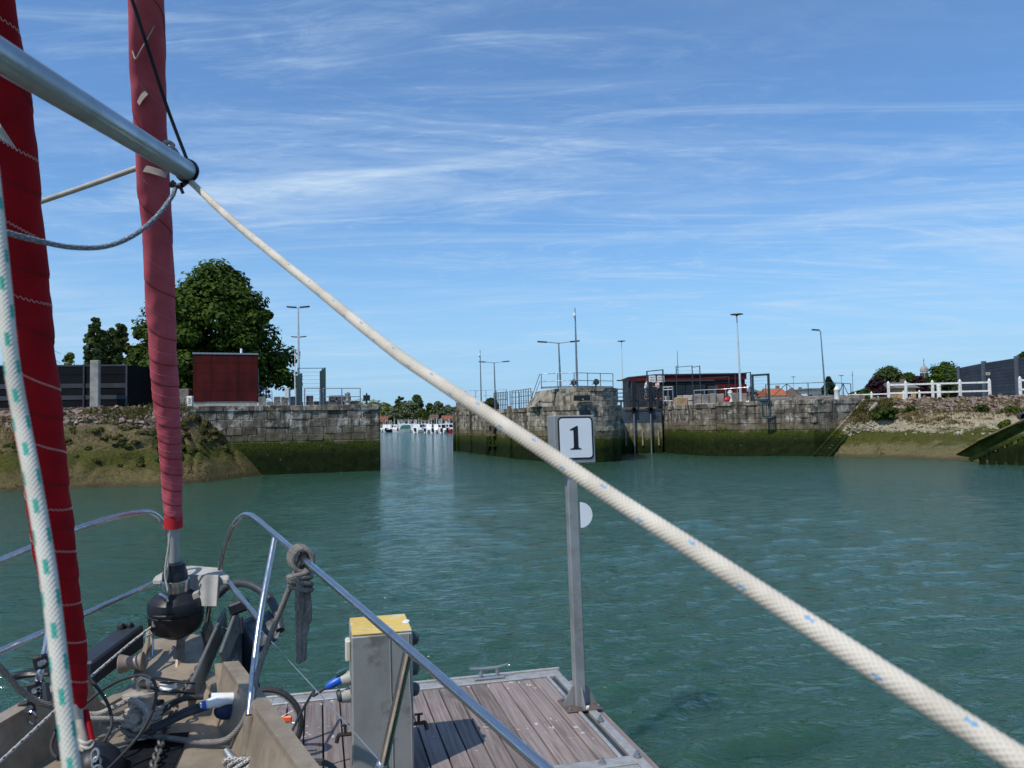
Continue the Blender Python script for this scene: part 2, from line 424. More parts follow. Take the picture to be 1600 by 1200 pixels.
# ------------------------------------------------------------------ ground
gmat = mat('dry_ground', (.20, .185, .14), (.10, .105, .055), .95, 0, .6, bump=.3)
g = MB()
def sheet(pts, z, skirt):
    n = len(pts); A = sum(pts[i][0] * pts[(i + 1) % n][1] - pts[(i + 1) % n][0] * pts[i][1] for i in range(n))
    if A < 0: pts = pts[::-1]
    g.add([(x, y, z) for x, y in pts] + [(x, y, skirt) for x, y in pts], [tuple(range(n))] + [(i, n + i, n + (i + 1) % n, (i + 1) % n) for i in range(n)])
sheet([(-900, 20), (-62, 37.2), (-27, 43.6), (-21.2, 45.2), (-19.8, 46.0), (-9.6, 50.2), (-14.5, 62), (-62, 285), (-62, 330), (-900, 330)], 4.12, -2)
sheet([(-4.6, 80.6), (-13, 300), (900, 300), (900, 20), (62, 30.2), (42.2, 54.2), (35.2, 58.2), (29.3, 60.2), (27.7, 60.0), (22.7, 58.8), (16.3, 61.2), (14.4, 69), (9.0, 70), (8.6, 82)], 4.05, -2)
sheet([(-5000, 331), (5000, 301), (5000, 6000), (-5000, 6000)], 1.7, -2)
tag(g.build('ground', gmat), kind='structure')

def bank_mat(name, muddy, right=False):
    m, nt, b = nodes(name); T = NT(nt); p = T.pos()
    sx = T.n('ShaderNodeSeparateXYZ'); T.l(p, sx.inputs[0]); z = sx.outputs['Z']
    med = T.noise(p, 1.3, 6, .6); fine = T.noise(p, 7, 6, .65); big = T.noise(p, .35, 4)
    zz = T.m('ADD', z, T.m('MULTIPLY', T.m('SUBTRACT', med, .5), 1.3)); zz = T.m('ADD', zz, T.m('MULTIPLY', T.m('SUBTRACT', big, .5), .9))
    if right: mud = T.mix(T.ramp(fine, .35, .65), (.135, .115, .055), (.085, .075, .03))
    else: mud = T.mix(T.ramp(fine, .35, .65), (.115, .092, .038), (.072, .056, .020))
    green = T.mix(T.ramp(fine, .35, .65), (.072, .072, .014), (.034, .038, .008))
    soil = T.mix(T.ramp(fine, .38, .62), (.135, .105, .05), (.055, .045, .02))
    pale = T.mix(T.ramp(fine, .35, .65), (.33, .29, .20), (.20, .17, .11))
    rock = T.mix(T.ramp(T.noise(p, 4, 7, .7), .4, .62), (.105, .068, .045), (.26, .21, .165))
    if right:
        col = T.mix(T.ramp(zz, .6, 1.1), mud, green); col = T.mix(T.ramp(zz, 1.7, 2.0), col, pale); col = T.mix(T.ramp(zz, 2.75, 3.1), col, rock)
    else:
        col = T.mix(T.ramp(zz, .75, 1.35), mud, green); col = T.mix(T.ramp(zz, 1.6, 2.3), col, soil); col = T.mix(T.ramp(zz, 2.9, 3.5), col, rock)
    # drying cracks low in the mud
    vo = T.n('ShaderNodeTexVoronoi', feature='DISTANCE_TO_EDGE'); vo.inputs['Scale'].default_value = 2.4; T.l(T.mapv(p, (.6, .6, 1.6)), vo.inputs['Vector'])
    cr = T.m('MULTIPLY', T.m('MULTIPLY', T.ramp(vo.outputs['Distance'], .03, .0), T.ramp(zz, 1.5, 1.0)), T.ramp(T.noise(p, .9, 3), .54, .6))
    col = T.mix(cr, col, (.02, .017, .012))
    col = T.mix(T.m('MULTIPLY', T.ramp(z, .32, .08), .65), col, (.035, .030, .014))
    T.l(col, b.inputs['Base Color']); T.l(T.ramp(zz, .2, 1.2, .7, .95), b.inputs['Roughness']); b.inputs['Specular IOR Level'].default_value = .15
    T.bump(T.m('SUBTRACT', T.m('ADD', T.m('MULTIPLY', fine, .7), med), cr), .8, .12, b)
    return m
def np_noise(seed, n=28):
    rs = np.random.RandomState(seed); K = [(rs.randn(3), 10 ** rs.uniform(-.35, .75), rs.rand() * 6.28) for _ in range(n)]
    def f(P):
        z = 0
        for d, k, ph in K: z = z + np.sin(P @ (d / np.linalg.norm(d)) * k + ph + .8 * np.sin(P @ d[::-1] * k * .5)) / k ** .8
        return z / n ** .5
    return f
def build_bank(name, secs, ztop, mt, label, rows=70, cols=260, amp=.26, bulge=.35, prof=None):
    """secs: list of (foot xy, top xy) at the water and at the crest"""
    S = np.array([[*a, *b] for a, b in secs], float); t = np.linspace(0, len(secs) - 1, cols); k = np.arange(len(secs))
    Q = np.stack([np.interp(t, k, S[:, i]) for i in range(4)], -1)
    for _ in range(10): Q[1:-1] = (Q[:-2] + Q[1:-1] * 2 + Q[2:]) / 4
    v = np.linspace(-.18, 1, rows)
    XY = Q[None, :, :2] * (1 - v[:, None, None]) + Q[None, :, 2:] * v[:, None, None]
    zz = ztop * (v + bulge * np.sin(np.clip(v, 0, 1) * np.pi) * .25) if prof is None else np.interp(v, prof[0], prof[1])
    P = np.concatenate([XY, np.broadcast_to(zz[:, None, None], XY.shape[:2] + (1,))], -1).copy()
    f = np_noise(hash(name) % 1000 if False else len(name)); d = f(P.reshape(-1, 3)).reshape(P.shape[:2])
    w = np.clip((1 - v) * 6, 0, 1)[:, None] * np.clip((v + .2) * 4, .2, 1)[:, None]
    P[..., 2] += d * amp * w; P[..., 1] -= d * amp * .5 * w
    rg = (np.abs(np.sin(d * 5.0 + P[..., 0] * 1.3)) - .5) * .16 * np.clip(np.sin(np.clip(v, 0, 1) * np.pi), 0, 1)[:, None]; P[..., 2] += rg; P[..., 1] -= rg
    o = link('bank', grid_mesh('bank', P, mt)); o.name = name
    tag(o, kind='structure'); return P
LB = build_bank('earth_bank', [((-64, 31), (-62, 37.3)), ((-25, 37.5), (-27.4, 43.5)), ((-18.0, 39.1), (-21.4, 45.1)), ((-16.5, 41.9), (-20.5, 45.5)), ((-15.2, 46.5), (-20.0, 46.0))], 4.12, bank_mat('left_bank_earth', True), 'x')
RB = build_bank('earth_bank', [((22.4, 56.3), (27.2, 58.3)), ((23.1, 55.4), (27.8, 58.6)), ((24.8, 54.0), (29.2, 60.0)), ((28.2, 48.8), (35, 58.0)), ((33, 42), (42, 54.2)), ((50, 20), (62, 30.2))], 4.05, bank_mat('right_bank_earth', False, True), 'x', prof=([-.18, 0, .30, .52, .72, 1.0], [-.7, 0, 1.3, 2.35, 2.9, 4.08]))

# rubble, grass and scrub lying on the banks
rubm = mat('rubble_stone', (.26, .205, .16), (.085, .056, .042), .95, 0, 3.5, bump=.3, spec=.15, lo=.42, hi=.6)
palem = mat('pale_stone', (.36, .32, .24), (.22, .19, .13), .9, 0, 2.5, bump=.3)
def scatter_rocks(name, P, vlo, vhi, clo, chi, n, smin, smax, m, seed):
    rs = random.Random(seed); b = MB(); r, c = P.shape[:2]
    for _ in range(n):
        i = int(r * (.153 + .847 * rs.uniform(vlo, vhi))); j = int(c * rs.uniform(clo, chi)); i = min(i, r - 1); j = min(j, c - 1)
        p = V(P[i, j]); s = rs.uniform(smin, smax) * (1 if rs.random() < .85 else 1.7)
        q = Quaternion((rs.gauss(0, 1), rs.gauss(0, 1), rs.gauss(0, 1), rs.gauss(0, 1))).normalized()
        ax = [V((1, 0, 0)), V((0, 1, 0)), V((0, 0, 1))]; sc = (s * rs.uniform(.6, 1.2), s * rs.uniform(.6, 1.2), s * rs.uniform(.35, .7))
        vs = []
        for k in (-1, 1):
            for jj in (-1, 1):
                for ii in (-1, 1): vs.append(p + V((rs.uniform(-.1, .1), rs.uniform(-.1, .1), s * .1)) + q @ V((ii * sc[0] * rs.uniform(.5, 1), jj * sc[1] * rs.uniform(.5, 1), k * sc[2] * rs.uniform(.5, 1))))
        b.add(vs, [(0, 2, 3, 1), (4, 5, 7, 6), (0, 1, 5, 4), (2, 6, 7, 3), (0, 4, 6, 2), (1, 3, 7, 5)])
    return b.build(name, m)
tag(scatter_rocks('rubble', LB, .66, 1.0, .2, .84, 3600, .04, .15, rubm, 1), 'broken brown rubble along the crest of the left bank', 'rubble', kind='stuff')
tag(scatter_rocks('rubble', RB, .72, 1.0, .12, .80, 2600, .06, .2, rubm, 2), 'brown rubble along the crest of the right bank', 'rubble', kind='stuff')
tag(scatter_rocks('rubble', RB, .36, .56,   .1, .75, 420, .03, .10, palem, 3), 'pale loose stones along the tide line of the right bank', 'stones', kind='stuff')
def leafmat(name, c1, c2, scale=.6, tr=.35):
    m, nt, b = nodes(name); T = NT(nt); p = T.pos()
    n1 = T.noise(p, scale, 4, .6); n2 = T.noise(p, scale * 9, 2)
    col = T.mix(T.ramp(n1, .35, .65), c1, c2); col = T.mix(T.m('MULTIPLY', T.ramp(n2, .4, .65), .5), col, tuple(min(1, x * 1.6) for x in c1))
    T.l(col, b.inputs['Base Color']); b.inputs['Roughness'].default_value = .6; b.inputs['Specular IOR Level'].default_value = .1
    t = T.n('ShaderNodeBsdfTranslucent'); T.l(T.mix(1.0, col, (1.0, 1.15, .5), 'MULTIPLY'), t.inputs[0])
    mx = T.n('ShaderNodeMixShader'); mx.inputs[0].default_value = tr; T.l(b.outputs[0], mx.inputs[1]); T.l(t.outputs[0], mx.inputs[2])
    T.l(mx.outputs[0], nt.nodes['Material Output'].inputs[0]); return m
def quads_mesh(name, C, N, size, m, rs, aspect=1.6, bend=.0):
    """many small leaf faces: centres C, rough normals N"""
    k = len(C); a = rs.randn(k, 3); X = np.cross(N, a); X /= np.linalg.norm(X, axis=1)[:, None] + 1e-9; Y = np.cross(N, X)
    s = size * (.6 + .8 * rs.rand(k))[:, None]
    v = np.stack([C - X * s * .5, C + Y * s * aspect * .5 * .9 - X * s * .05, C + X * s * .5, C - Y * s * aspect * .5], 1)
    me = bpy.data.meshes.new(name); me.vertices.add(k * 4); me.vertices.foreach_set('co', v.reshape(-1).astype(np.float32))
    me.loops.add(k * 4); me.loops.foreach_set('vertex_index', np.arange(k * 4, dtype=np.int32)); me.polygons.add(k)
    me.polygons.foreach_set('loop_start', np.arange(0, k * 4, 4, dtype=np.int32)); me.polygons.foreach_set('loop_total', np.full(k, 4, dtype=np.int32))
    me.materials.append(m); me.update(calc_edges=True); return me
f_patch = np_noise(77)
def grass(name, P, vlo, vhi, clo, chi, n, h, m, seed, clump=.5, label='', thr=-.1):
    rs = np.random.RandomState(seed); r, c = P.shape[:2]
    nc = max(1, n // 14); ci = (r * (.153 + .847 * rs.uniform(vlo, vhi, nc))).clip(0, r - 1).astype(int); cj = (c * rs.uniform(clo, chi, nc)).clip(0, c - 1).astype(int)
    B = np.repeat(P[ci, cj], 14, 0) + rs.randn(nc * 14, 3) * np.array([clump, clump * .5, .05]); hh = np.repeat(rs.uniform(.3, 1.7, nc), 14) * h * rs.uniform(.5, 1.2, nc * 14)
    keep = np.repeat((f_patch(P[ci, cj] * .8 + seed) > thr) & (rs.rand(nc) < .9), 14); B = B[keep]; hh = hh[keep]
    tip = B + np.stack([rs.randn(len(B)) * .35 * hh, rs.randn(len(B)) * .35 * hh - .2 * hh, hh], -1); w = rs.uniform(.25, .5, len(B))[:, None] * .1 * np.stack([np.ones(len(B)), rs.randn(len(B)) * .3, np.zeros(len(B))], -1)
    v = np.stack([B - w, B + w, tip], 1); me = bpy.data.meshes.new(name); k = len(B)
    me.vertices.add(k * 3); me.vertices.foreach_set('co', v.reshape(-1).astype(np.float32)); me.loops.add(k * 3); me.loops.foreach_set('vertex_index', np.arange(k * 3, dtype=np.int32)); me.polygons.add(k)
    me.polygons.foreach_set('loop_start', np.arange(0, k * 3, 3, dtype=np.int32)); me.polygons.foreach_set('loop_total', np.full(k, 3, dtype=np.int32)); me.materials.append(m); me.update(calc_edges=True)
    return tag(link(name, me), label, 'grass', kind='stuff')
drym = leafmat('dry_grass', (.26, .185, .09), (.11, .082, .036), .8, .2); grm = leafmat('bank_green', (.065, .072, .014), (.13, .105, .04), .7, .2)
grass('dry_grass', LB, .38, .84, .2, .9, 30000, .23, drym, 5, .2, 'dry yellow grass covering the middle of the left bank', .13)
grass('green_weed', LB, .22, .78, .2, .98, 36000, .15, grm, 6, .18, 'low green weed over the lower part of the left bank', .03)
grass('tall_weed', LB, .5, .97, .3, .98, 12000, .26, grm, 15, .22, 'taller tufts of green weed among the rubble of the left bank', .25)
grass('green_weed', RB, .5, .98, .08, .42, 12000, .22, grm, 8, .3, 'green and straw scrub on the right bank beside the stone stairs')
grass('dry_grass', RB, .5, .98, .1, .75, 12000, .16, drym, 9, .3, 'straw grass scattered over the right bank')

def scrub(name, P, vlo, vhi, clo, chi, n, rmin, rmax, m, seed, label):
    rs = np.random.RandomState(seed); r, c = P.shape[:2]; Cs = []; Ns = []
    for _ in range(n):
        p = P[min(r - 1, int(r * (.153 + .847 * rs.uniform(vlo, vhi)))), min(c - 1, int(c * rs.uniform(clo, chi)))]; R_ = rs.uniform(rmin, rmax); k = int(500 * R_)
        d = rs.randn(k, 3); d /= np.linalg.norm(d, axis=1)[:, None]; d[:, 2] = np.abs(d[:, 2]); Cs.append(p + d * (rs.rand(k) ** .4)[:, None] * np.array([R_ * 1.3, R_, R_ * .7])); Ns.append(d + np.array([0, 0, .3]))
    return tag(link(name, quads_mesh(name, np.concatenate(Cs), np.concatenate(Ns), .10, m, rs, 2.4)), label, 'scrub', kind='stuff')
scrub('brown_scrub', LB, .40, .92, .2, .95, 120, .10, .30, leafmat('brown_scrub_leaves', (.115, .085, .035), (.055, .058, .018), .9, .2), 41, 'brown and olive scrub mounds dotted over the left bank')
scrub('green_scrub', LB, .25, .7, .2, .97, 130, .07, .2, leafmat('olive_scrub_leaves', (.062, .070, .016), (.034, .042, .010), .9, .2), 42, 'small olive scrub mounds low on the left bank')
scrub('brown_scrub', RB, .55, .97, .08, .75, 90, .12, .35, leafmat('straw_scrub_leaves', (.14, .11, .045), (.06, .066, .02), .9, .2), 43, 'straw and olive scrub mounds along the upper right bank')
# ------------------------------------------------------------------ stone walls
def unit_stone(seed):
    rs = random.Random(seed); b = MB(); b.obox((0, 0, 0), (.5, 0, 0), (0, .5, 0), (0, 0, .5))
    b.v = [(x + rs.uniform(-.03, .03), y + rs.uniform(-.08, .08), z + rs.uniform(-.03, .03)) for x, y, z in b.v]
    return b.mesh('stone', q_left, bevel=.06)
STV = {}
def stone(parent, c, ux, size, m, rs, name='stone'):
    k = (m.name, rs.randrange(5))
    if k not in STV:
        me = unit_stone(k[1]); me.materials.clear(); me.materials.append(m); STV[k] = me
    o = bpy.data.objects.new(name, STV[k]); COL.objects.link(o)
    ux = V((ux[0], ux[1], 0)).normalized(); uy = V((-ux.y, ux.x, 0))
    mw = Matrix(((ux.x * size[0], uy.x * size[1], 0, c[0]), (ux.y * size[0], uy.y * size[1], 0, c[1]), (0, 0, size[2], c[2]), (0, 0, 0, 1)))
    o.matrix_basis = mw
    o.parent = parent; o.matrix_parent_inverse = Matrix.Translation(-parent.location)
    return o
def courses(parent, path, z0, z1, m, seed, hs=.43, wlo=.55, whi=1.25, cope=.34, proud=.04, holes=()):
    """courses of separate stones along a wall face; path runs left to right seen from the water"""
    rs = random.Random(seed); path = [V((p[0], p[1], 0)) for p in path]
    Ls = [(path[i + 1] - path[i]).length for i in range(len(path) - 1)]; tot = sum(Ls)
    def pt(s):
        for i, l in enumerate(Ls):
            if s <= l or i == len(Ls) - 1: return path[i] + (path[i + 1] - path[i]) * (s / l), (path[i + 1] - path[i]).normalized()
            s -= l
    zs = []; z = z0
    while z < z1 - cope - .12:
        h = hs * rs.uniform(.85, 1.15); h = min(h, z1 - cope - z)
        if z1 - cope - (z + h) < .15: h = z1 - cope - z
        zs.append((z, h)); z += h
    if cope: zs.append((z1 - cope, cope))
    for kk, (z, h) in enumerate(zs):
        s = 0; top = cope and kk == len(zs) - 1
        while s < tot - .02:
            w = rs.uniform(wlo, whi) * (1.35 if top else 1); w = min(w, tot - s)
            if tot - s - w < .25: w = tot - s
            p0, d0 = pt(s); p1, d1 = pt(s + w); c = (p0 + p1) / 2; d = (p1 - p0); n = V((d.y, -d.x, 0)).normalized()
            if not any(a < s + w / 2 < b_ and za < z + h / 2 < zb for a, b_, za, zb in holes):
                pr = proud * rs.uniform(.3, 1.5) + (.05 if top else 0)
                stone(parent, c + n * (pr - .15) + V((0, 0, z + h / 2)), d, (max(.05, d.length - .012), .30, h - .012), m, rs, 'coping_stone' if top else 'stone')
            s += w

# left quay
LQ = thing('quay_wall', 'weathered grey stone quay wall with dark green weed below, carrying the red hut', 'quay wall', (-8.5, 49, 0))
lq0, lq1 = V((-20.4, 44.75, 0)), V((-8.5, 49, 0)); lqd = (lq1 - lq0).normalized(); lqn = V((lqd.y, -lqd.x, 0))
b = MB(); e2 = V((-.245, .97, 0))
b.prism([tuple((lq0 - lqn * .02)[:2]), tuple((lq1 - lqn * .02)[:2]), tuple((lq1 + e2 * 14)[:2]), tuple((lq0 + e2 * 2.4)[:2])], -1.5, 4.15)
b.build('wall_core', mortar, LQ)
b = MB(); b.prism([tuple((lq0 + lqn * .05)[:2]), tuple((lq1 + lqn * .05 + lqd * .05)[:2]), tuple((lq1 + e2 * 14 + lqd * .05)[:2]), tuple((lq1 + e2 * 14 - lqd * .3)[:2]), tuple((lq0 - lqn * .3)[:2])], -1.5, 1.98)
b.build('weedy_footing', q_left, LQ, bevel=.04)
LQL = (lq1 - lq0).length
courses(LQ, [lq0, lq1], 1.99, 4.2, q_left, 11, holes=[(LQL * .755, LQL * .835, 3.15, 3.62)])
courses(LQ, [lq1 + V((.02, .02, 0)), lq1 + e2 * 13], 1.99, 4.2, q_left, 12)
# right quay
RQ = thing('quay_wall', 'dark grey stone quay wall with green weed, between the sluice gate and the stone stairs', 'quay wall', (16, 60, 0))
rpath = [(13.2, 68.4), (13.7, 64.5), (14.6, 61.6), (15.9, 60.05), (19.2, 58.65), (22.4, 57.3), (27.4, 58.95)]
b = MB(); b.prism([(13.25, 70), (13.3, 68.4), (13.8, 64.6), (14.7, 61.72), (15.95, 60.15), (19.2, 58.77), (22.4, 57.42), (27.35, 59.07), (27.3, 60.2), (22.8, 59.4), (16.5, 62.5), (14.8, 70)], -1.5, 4.0)
b.build('wall_core', mortar, RQ)
def offs(path, d):
    out = []
    for i, p in enumerate(path):
        a = V((*path[max(0, i - 1)], 0)); c = V((*path[min(len(path) - 1, i + 1)], 0)); t = (c - a).normalized(); out.append((p[0] + t.y * d, p[1] - t.x * d))
    return out
def skirt(parent, path, z0, z1, m, d=.05):
    a = offs(path, d); c = offs(path, -.25); b = MB(); b.prism(a + c[::-1], z0, z1); return b.build('weedy_footing', m, parent)
skirt(RQ, rpath, -1.5, 1.97, q_right)
courses(RQ, rpath[:4], 1.98, 4.05, q_right, 21, wlo=.5, whi=1.0)
courses(RQ, rpath[3:], 1.98, 4.2, q_right, 22)
# round-nosed pier between the channel and the sluice
PR = thing('lock_pier', 'tan stone lock pier with rounded nose and grey railing on top, behind the number sign', 'pier', (4, 58, 0))
cx, cy, rad = 5.15, 56.6, 2.75
arc = [(cx + rad * math.cos(a), cy + rad * math.sin(a)) for a in [R(200 + i * 16) for i in range(11)]]
ppath = [(-6.0, 80), (-4.9, 76.6), (-1.3, 65.7), (.4, 60.6)] + arc + [(8.35, 60), (9.2, 68.5)]
b = MB(); b.prism(offs(ppath, -.03) + [(9.2, 80)], -1.5, 3.9); b.build('wall_core', mortar, PR)
skirt(PR, ppath, -1.5, 1.8, q_pier)
courses(PR, ppath[:4], 1.82, 4.0, q_pier, 31, hs=.4, wlo=.5, whi=.9, holes=[(12.6, 14.6, 0, 9)])
courses(PR, ppath[3:5], 1.82, 4.0, q_pier, 32, hs=.4, wlo=.5, whi=.9)
courses(PR, arc, 1.82, 4.0, q_pier, 33, hs=.34, wlo=.45, whi=.8, holes=[(2.75, 3.5, 3.3, 3.75)])
courses(PR, [arc[-1], (8.35, 60), (9.2, 68.5)], 1.82, 4.0, q_pier, 34, hs=.34, wlo=.45, whi=.8)
upath = [(1.9, 60.5), (2.9, 56.2)] + [(cx + (rad - .15) * math.cos(a), cy + (rad - .15) * math.sin(a)) for a in [R(222 + i * 15) for i in range(9)]] + [(8.1, 60.5)]
b = MB(); b.prism(offs(upath, -.06), 3.9, 5.12); b.build('upper_core', mortar, PR)
courses(PR, upath, 4.0, 5.25, q_pier, 35, hs=.32, wlo=.5, whi=.9, cope=.26)
b = MB(); b.plate([(1.9, 60.5, 4.0), (2.9, 56.1, 4.0), (2.9, 56.1, 5.2), (1.9, 60.5, 5.2)], (-.5, -.1, 0)); 
b = MB(); b.plate([V((1.55, 56.6, 4.0)), V((3.1, 56.0, 4.0)), V((3.1, 56.0, 5.2)), V((2.6, 56.15, 5.2))], V((-.6, 4.0, 0))); b.build('sloping_buttress', q_pier, PR)
b = MB(); b.prism([(-5.9, 80.2), (-5.0, 77.6), (-2.9, 77.6), (-2.9, 82)], 3.9, 5.05); b.build('end_block', q_pier, PR, bevel=.05)
# timber fenders down the channel face and in the gate recess
for i, s in enumerate((.015, .09, .33, .60, .70, .93)):
    a = V((-6.0, 80, 0)).lerp(V((.4, 60.6, 0)), s) if s < .99 else None
    n = V((-.95, -.31, 0))
    b = MB(); b.box((a + n * .17) + V((0, 0, 1.55)), (.3, .24, 5.0 + (.3 if i % 2 else 0)), R(-71)); b.build('timber_fender', q_timb, PR, bevel=.02)
rec0, rec1 = V((-2.05, 67.95, 0)), V((-1.35, 65.8, 0))
b = MB(); b.obox((rec0 + rec1) / 2 + V((.35, .1, 1.3)), (rec1 - rec0) / 2, V((.25, .08, 0)), V((0, 0, 2.6))); b.build('gate_recess', darkst, PR)
for z in (.9, 1.8, 2.7):
    b = MB(); b.beam(rec0 + V((-.18, -.06, z)), rec1 + V((-.18, -.06, z)), .16, .16); b.build('recess_beam', q_timb, PR)
b = MB(); b.beam(rec0 + V((-.16, -.05, .4)), rec1 + V((-.16, -.05, 2.6)), .12, .12); b.build('recess_brace', q_timb, PR)
# ------------------------------------------------------------------ things on the quays
def railing(name, pts, h, m, label, mids=(.5,), n_posts=None, r=.022, group=None, cross=False, cat='railing'):
    pts = [V(p) for p in pts]; t = thing(name, label, cat, pts[0], group)
    for k in [h] + [h * q for q in mids]:
        b = MB()
        for i in range(len(pts) - 1): b.cyl(pts[i] + V((0, 0, k)), pts[i + 1] + V((0, 0, k)), r, n=6)
        b.build('top_rail' if k == h else 'mid_rail', m, t, True)
    tot = sum((pts[i + 1] - pts[i]).length for i in range(len(pts) - 1)); n = n_posts or max(2, int(tot / 1.5) + 1)
    P = []
    for i in range(n):
        s = tot * i / (n - 1)
        for j in range(len(pts) - 1):
            l = (pts[j + 1] - pts[j]).length
            if s <= l + 1e-6 or j == len(pts) - 2: P.append(pts[j].lerp(pts[j + 1], min(1, s / l))); break
            s -= l
    for p in P:
        b = MB(); b.cyl(p, p + V((0, 0, h)), r * 1.15, n=6); b.build('post', m, t, True)
    if cross:
        for i in range(len(P) - 1):
            b = MB(); a, c = P[i], P[i + 1]
            if i % 2: b.cyl(a + V((0, 0, h)), c + V((0, 0, .1)), r * .9, n=6)
            else: b.cyl(a + V((0, 0, .1)), c + V((0, 0, h)), r * .9, n=6)
            b.build('brace', m, t, True)
    return t
def up(p, z): return V((p[0], p[1], z))
lampm = mat('lamp_housing', (.10, .105, .11), (.06, .06, .065), .45, .5, 4)
polew = mat('pale_lamp_post', (.62, .64, .65), (.5, .52, .54), .45, .3, 3)
def lamp(name, px, ytop, ybase, d, style, m, label, r=.07):
    base = at(px[1], ybase, d); top = at(px[0], ytop, d); base.z = min(base.z, 4.15); top.y = base.y
    t = thing(name, label, 'lamp post', base)
    b = MB(); b.tube([base, base + V((0, 0, .9)), top], [r * 1.25, r * 1.1, r * .55], 8); b.build('pole', m, t, True)
    b = MB(); b.lathe([(r * 2.2, 0), (r * 2.2, .04), (r * 1.4, .06), (r * 1.3, .2)], base, n=10); b.build('base', m, t, True)
    def head(c, dx, l=.55, w=.28):
        b = MB(); c = V(c)
        b.obox(c + V((dx * l / 2, 0, 0)), V((l / 2, 0, .03 * dx)), V((0, w / 2, 0)), V((0, 0, .05)))
        h = b.build('lamp_head', lampm, t, bevel=.03)
        b = MB(); b.obox(c + V((dx * l / 2, 0, -.056)), V((l * .35, 0, .02 * dx)), V((0, w * .36, 0)), V((0, 0, .006))); b.build('lens', white_p, h)
    if style == 'double':      # long straight arms
        for s in (-1, 1):
            b = MB(); b.tube([top + V((0, 0, -.05)), top + V((s * .9, 0, .06))], [.035, .03], 6); b.build('arm', m, t, True); head(top + V((s * .85, 0, .08)), s, .75, .25)
    elif style == 'twin':
        for s in (-1, 1):
            b = MB(); b.tube([top + V((0, 0, -.15)), top + V((s * .18, 0, .0))], .035, 6); b.build('arm', m, t, True); head(top + V((s * .12, 0, .02)), s, .75, .3)
    elif style == 'single':
        b = MB(); b.tube([top + V((0, 0, -.3)), top, top + V((-.25, 0, .1))], .03, 6); b.build('arm', m, t, True); head(top + V((-.1, 0, .12)), -1, .6, .3)
    elif style == 'disc':
        b = MB(); b.lathe([(.05, -.12), (.12, -.05), (.52, .02), (.5, .06), (.1, .12)], top, n=16); b.build('lamp_head', lampm, t, True)
    elif style == 'camera':
        b = MB(); b.tube([top + V((0, 0, -.1)), top + V((-.06, -.14, -.05))], .03, 6); b.build('bracket', m, t, True)
        b = MB(); b.lathe([(.03, .2), (.10, .15), (.12, 0), (.09, -.1), (.02, -.17)], top + V((-.06, -.16, -.22)), n=12); b.build('camera_dome', whitegel, t, True)
        b = MB(); b.tube([top, top + V((0, 0, .35))], .035, 6); b.build('finial', m, t, True)
    return t, top
# left quay ---------------------------------------------------------
wood_red = mat('dark_red_cladding', (.085, .010, .007), (.05, .006, .005), .5, 0, 2.2, stretch=(1, 1, .3), rnd=.10, bump=.05, spec=.15)
wood_red2 = mat('dark_red_facade', (.085, .009, .008), (.05, .007, .007), .5, 0, 1.5, rnd=.1, spec=.15)
hut_loc = at(353, 632, 47.6); hut_loc.z = 4.2
hu, hv = V((.94, .335, 0)).normalized(), V((-.335, .94, 0)).normalized()
hut = thing('red_hut', 'dark red panelled hut standing on the stone quay under the large tree', 'hut', hut_loc)
w2, dpt, h0, h1 = 1.87, 3.0, .33, 3.25
b = MB(); b.obox(hut_loc + hv * (dpt / 2 + .06) + V((0, 0, .14)), hu * (w2 - .04), hv * dpt / 2, V((0, 0, .19))); b.build('plinth', cream_c, hut, bevel=.02)
b = MB(); b.obox(hut_loc + hv * (dpt / 2 + .08) + V((0, 0, (h0 + h1) / 2)), hu * (w2 - .05), hv * dpt / 2, V((0, 0, (h1 - h0) / 2 - .03))); b.build('wall', darkst, hut)
colx = [-w2, -w2 + 1.05, -w2 + 2.6, w2]
for r_ in range(5):
    for c_ in range(3):
        xa, xb = colx[c_] + .006, colx[c_ + 1] - .006; za, zb = h0 + (h1 - h0) * r_ / 5 + .005, h0 + (h1 - h0) * (r_ + 1) / 5 - .005
        b = MB(); b.obox(hut_loc + hu * (xa + xb) / 2 + hv * .04 + V((0, 0, (za + zb) / 2)), hu * (xb - xa) / 2, hv * .03, V((0, 0, (zb - za) / 2))); b.build('panel', wood_red, hut, bevel=.006)
    for s in (-1, 1):
        b = MB(); b.obox(hut_loc + hu * s * (w2 - .0) + hv * (dpt / 2 + .08) + V((0, 0, (za + zb) / 2)), hu * .03, hv * (dpt / 2 - .02), V((0, 0, (zb - za) / 2))); b.build('panel', wood_red, hut)
b = MB(); b.obox(hut_loc + hv * (dpt / 2 + .07) + V((0, 0, h1 + .03)), hu * (w2 + .06), hv * (dpt / 2 + .1), V((0, 0, .05))); b.build('roof', galv, hut, bevel=.01)
b = MB(); b.cyl(hut_loc + hu * .9 + hv * 1.5 + V((0, 0, h1)), hut_loc + hu * .9 + hv * 1.5 + V((0, 0, h1 + .5)), .07, n=8); b.build('vent_pipe', whitegel, hut, True)
b = MB(); b.obox(hut_loc + hu * (w2 + .06) + hv * 1.6 + V((0, 0, 1.4)), hu * .02, hv * .5, V((0, 0, 1.05))); b.build('door', galv, hut)
sr = at(405, 632, 48.6); sr.z = 4.2
railing('stair_railing', [sr + V((0, 0, .35)), sr + V((.75, .2, 0))], .95, galv, 'small sloping stair railing at the right side of the red hut', (.25, .5, .75), 3, .02)
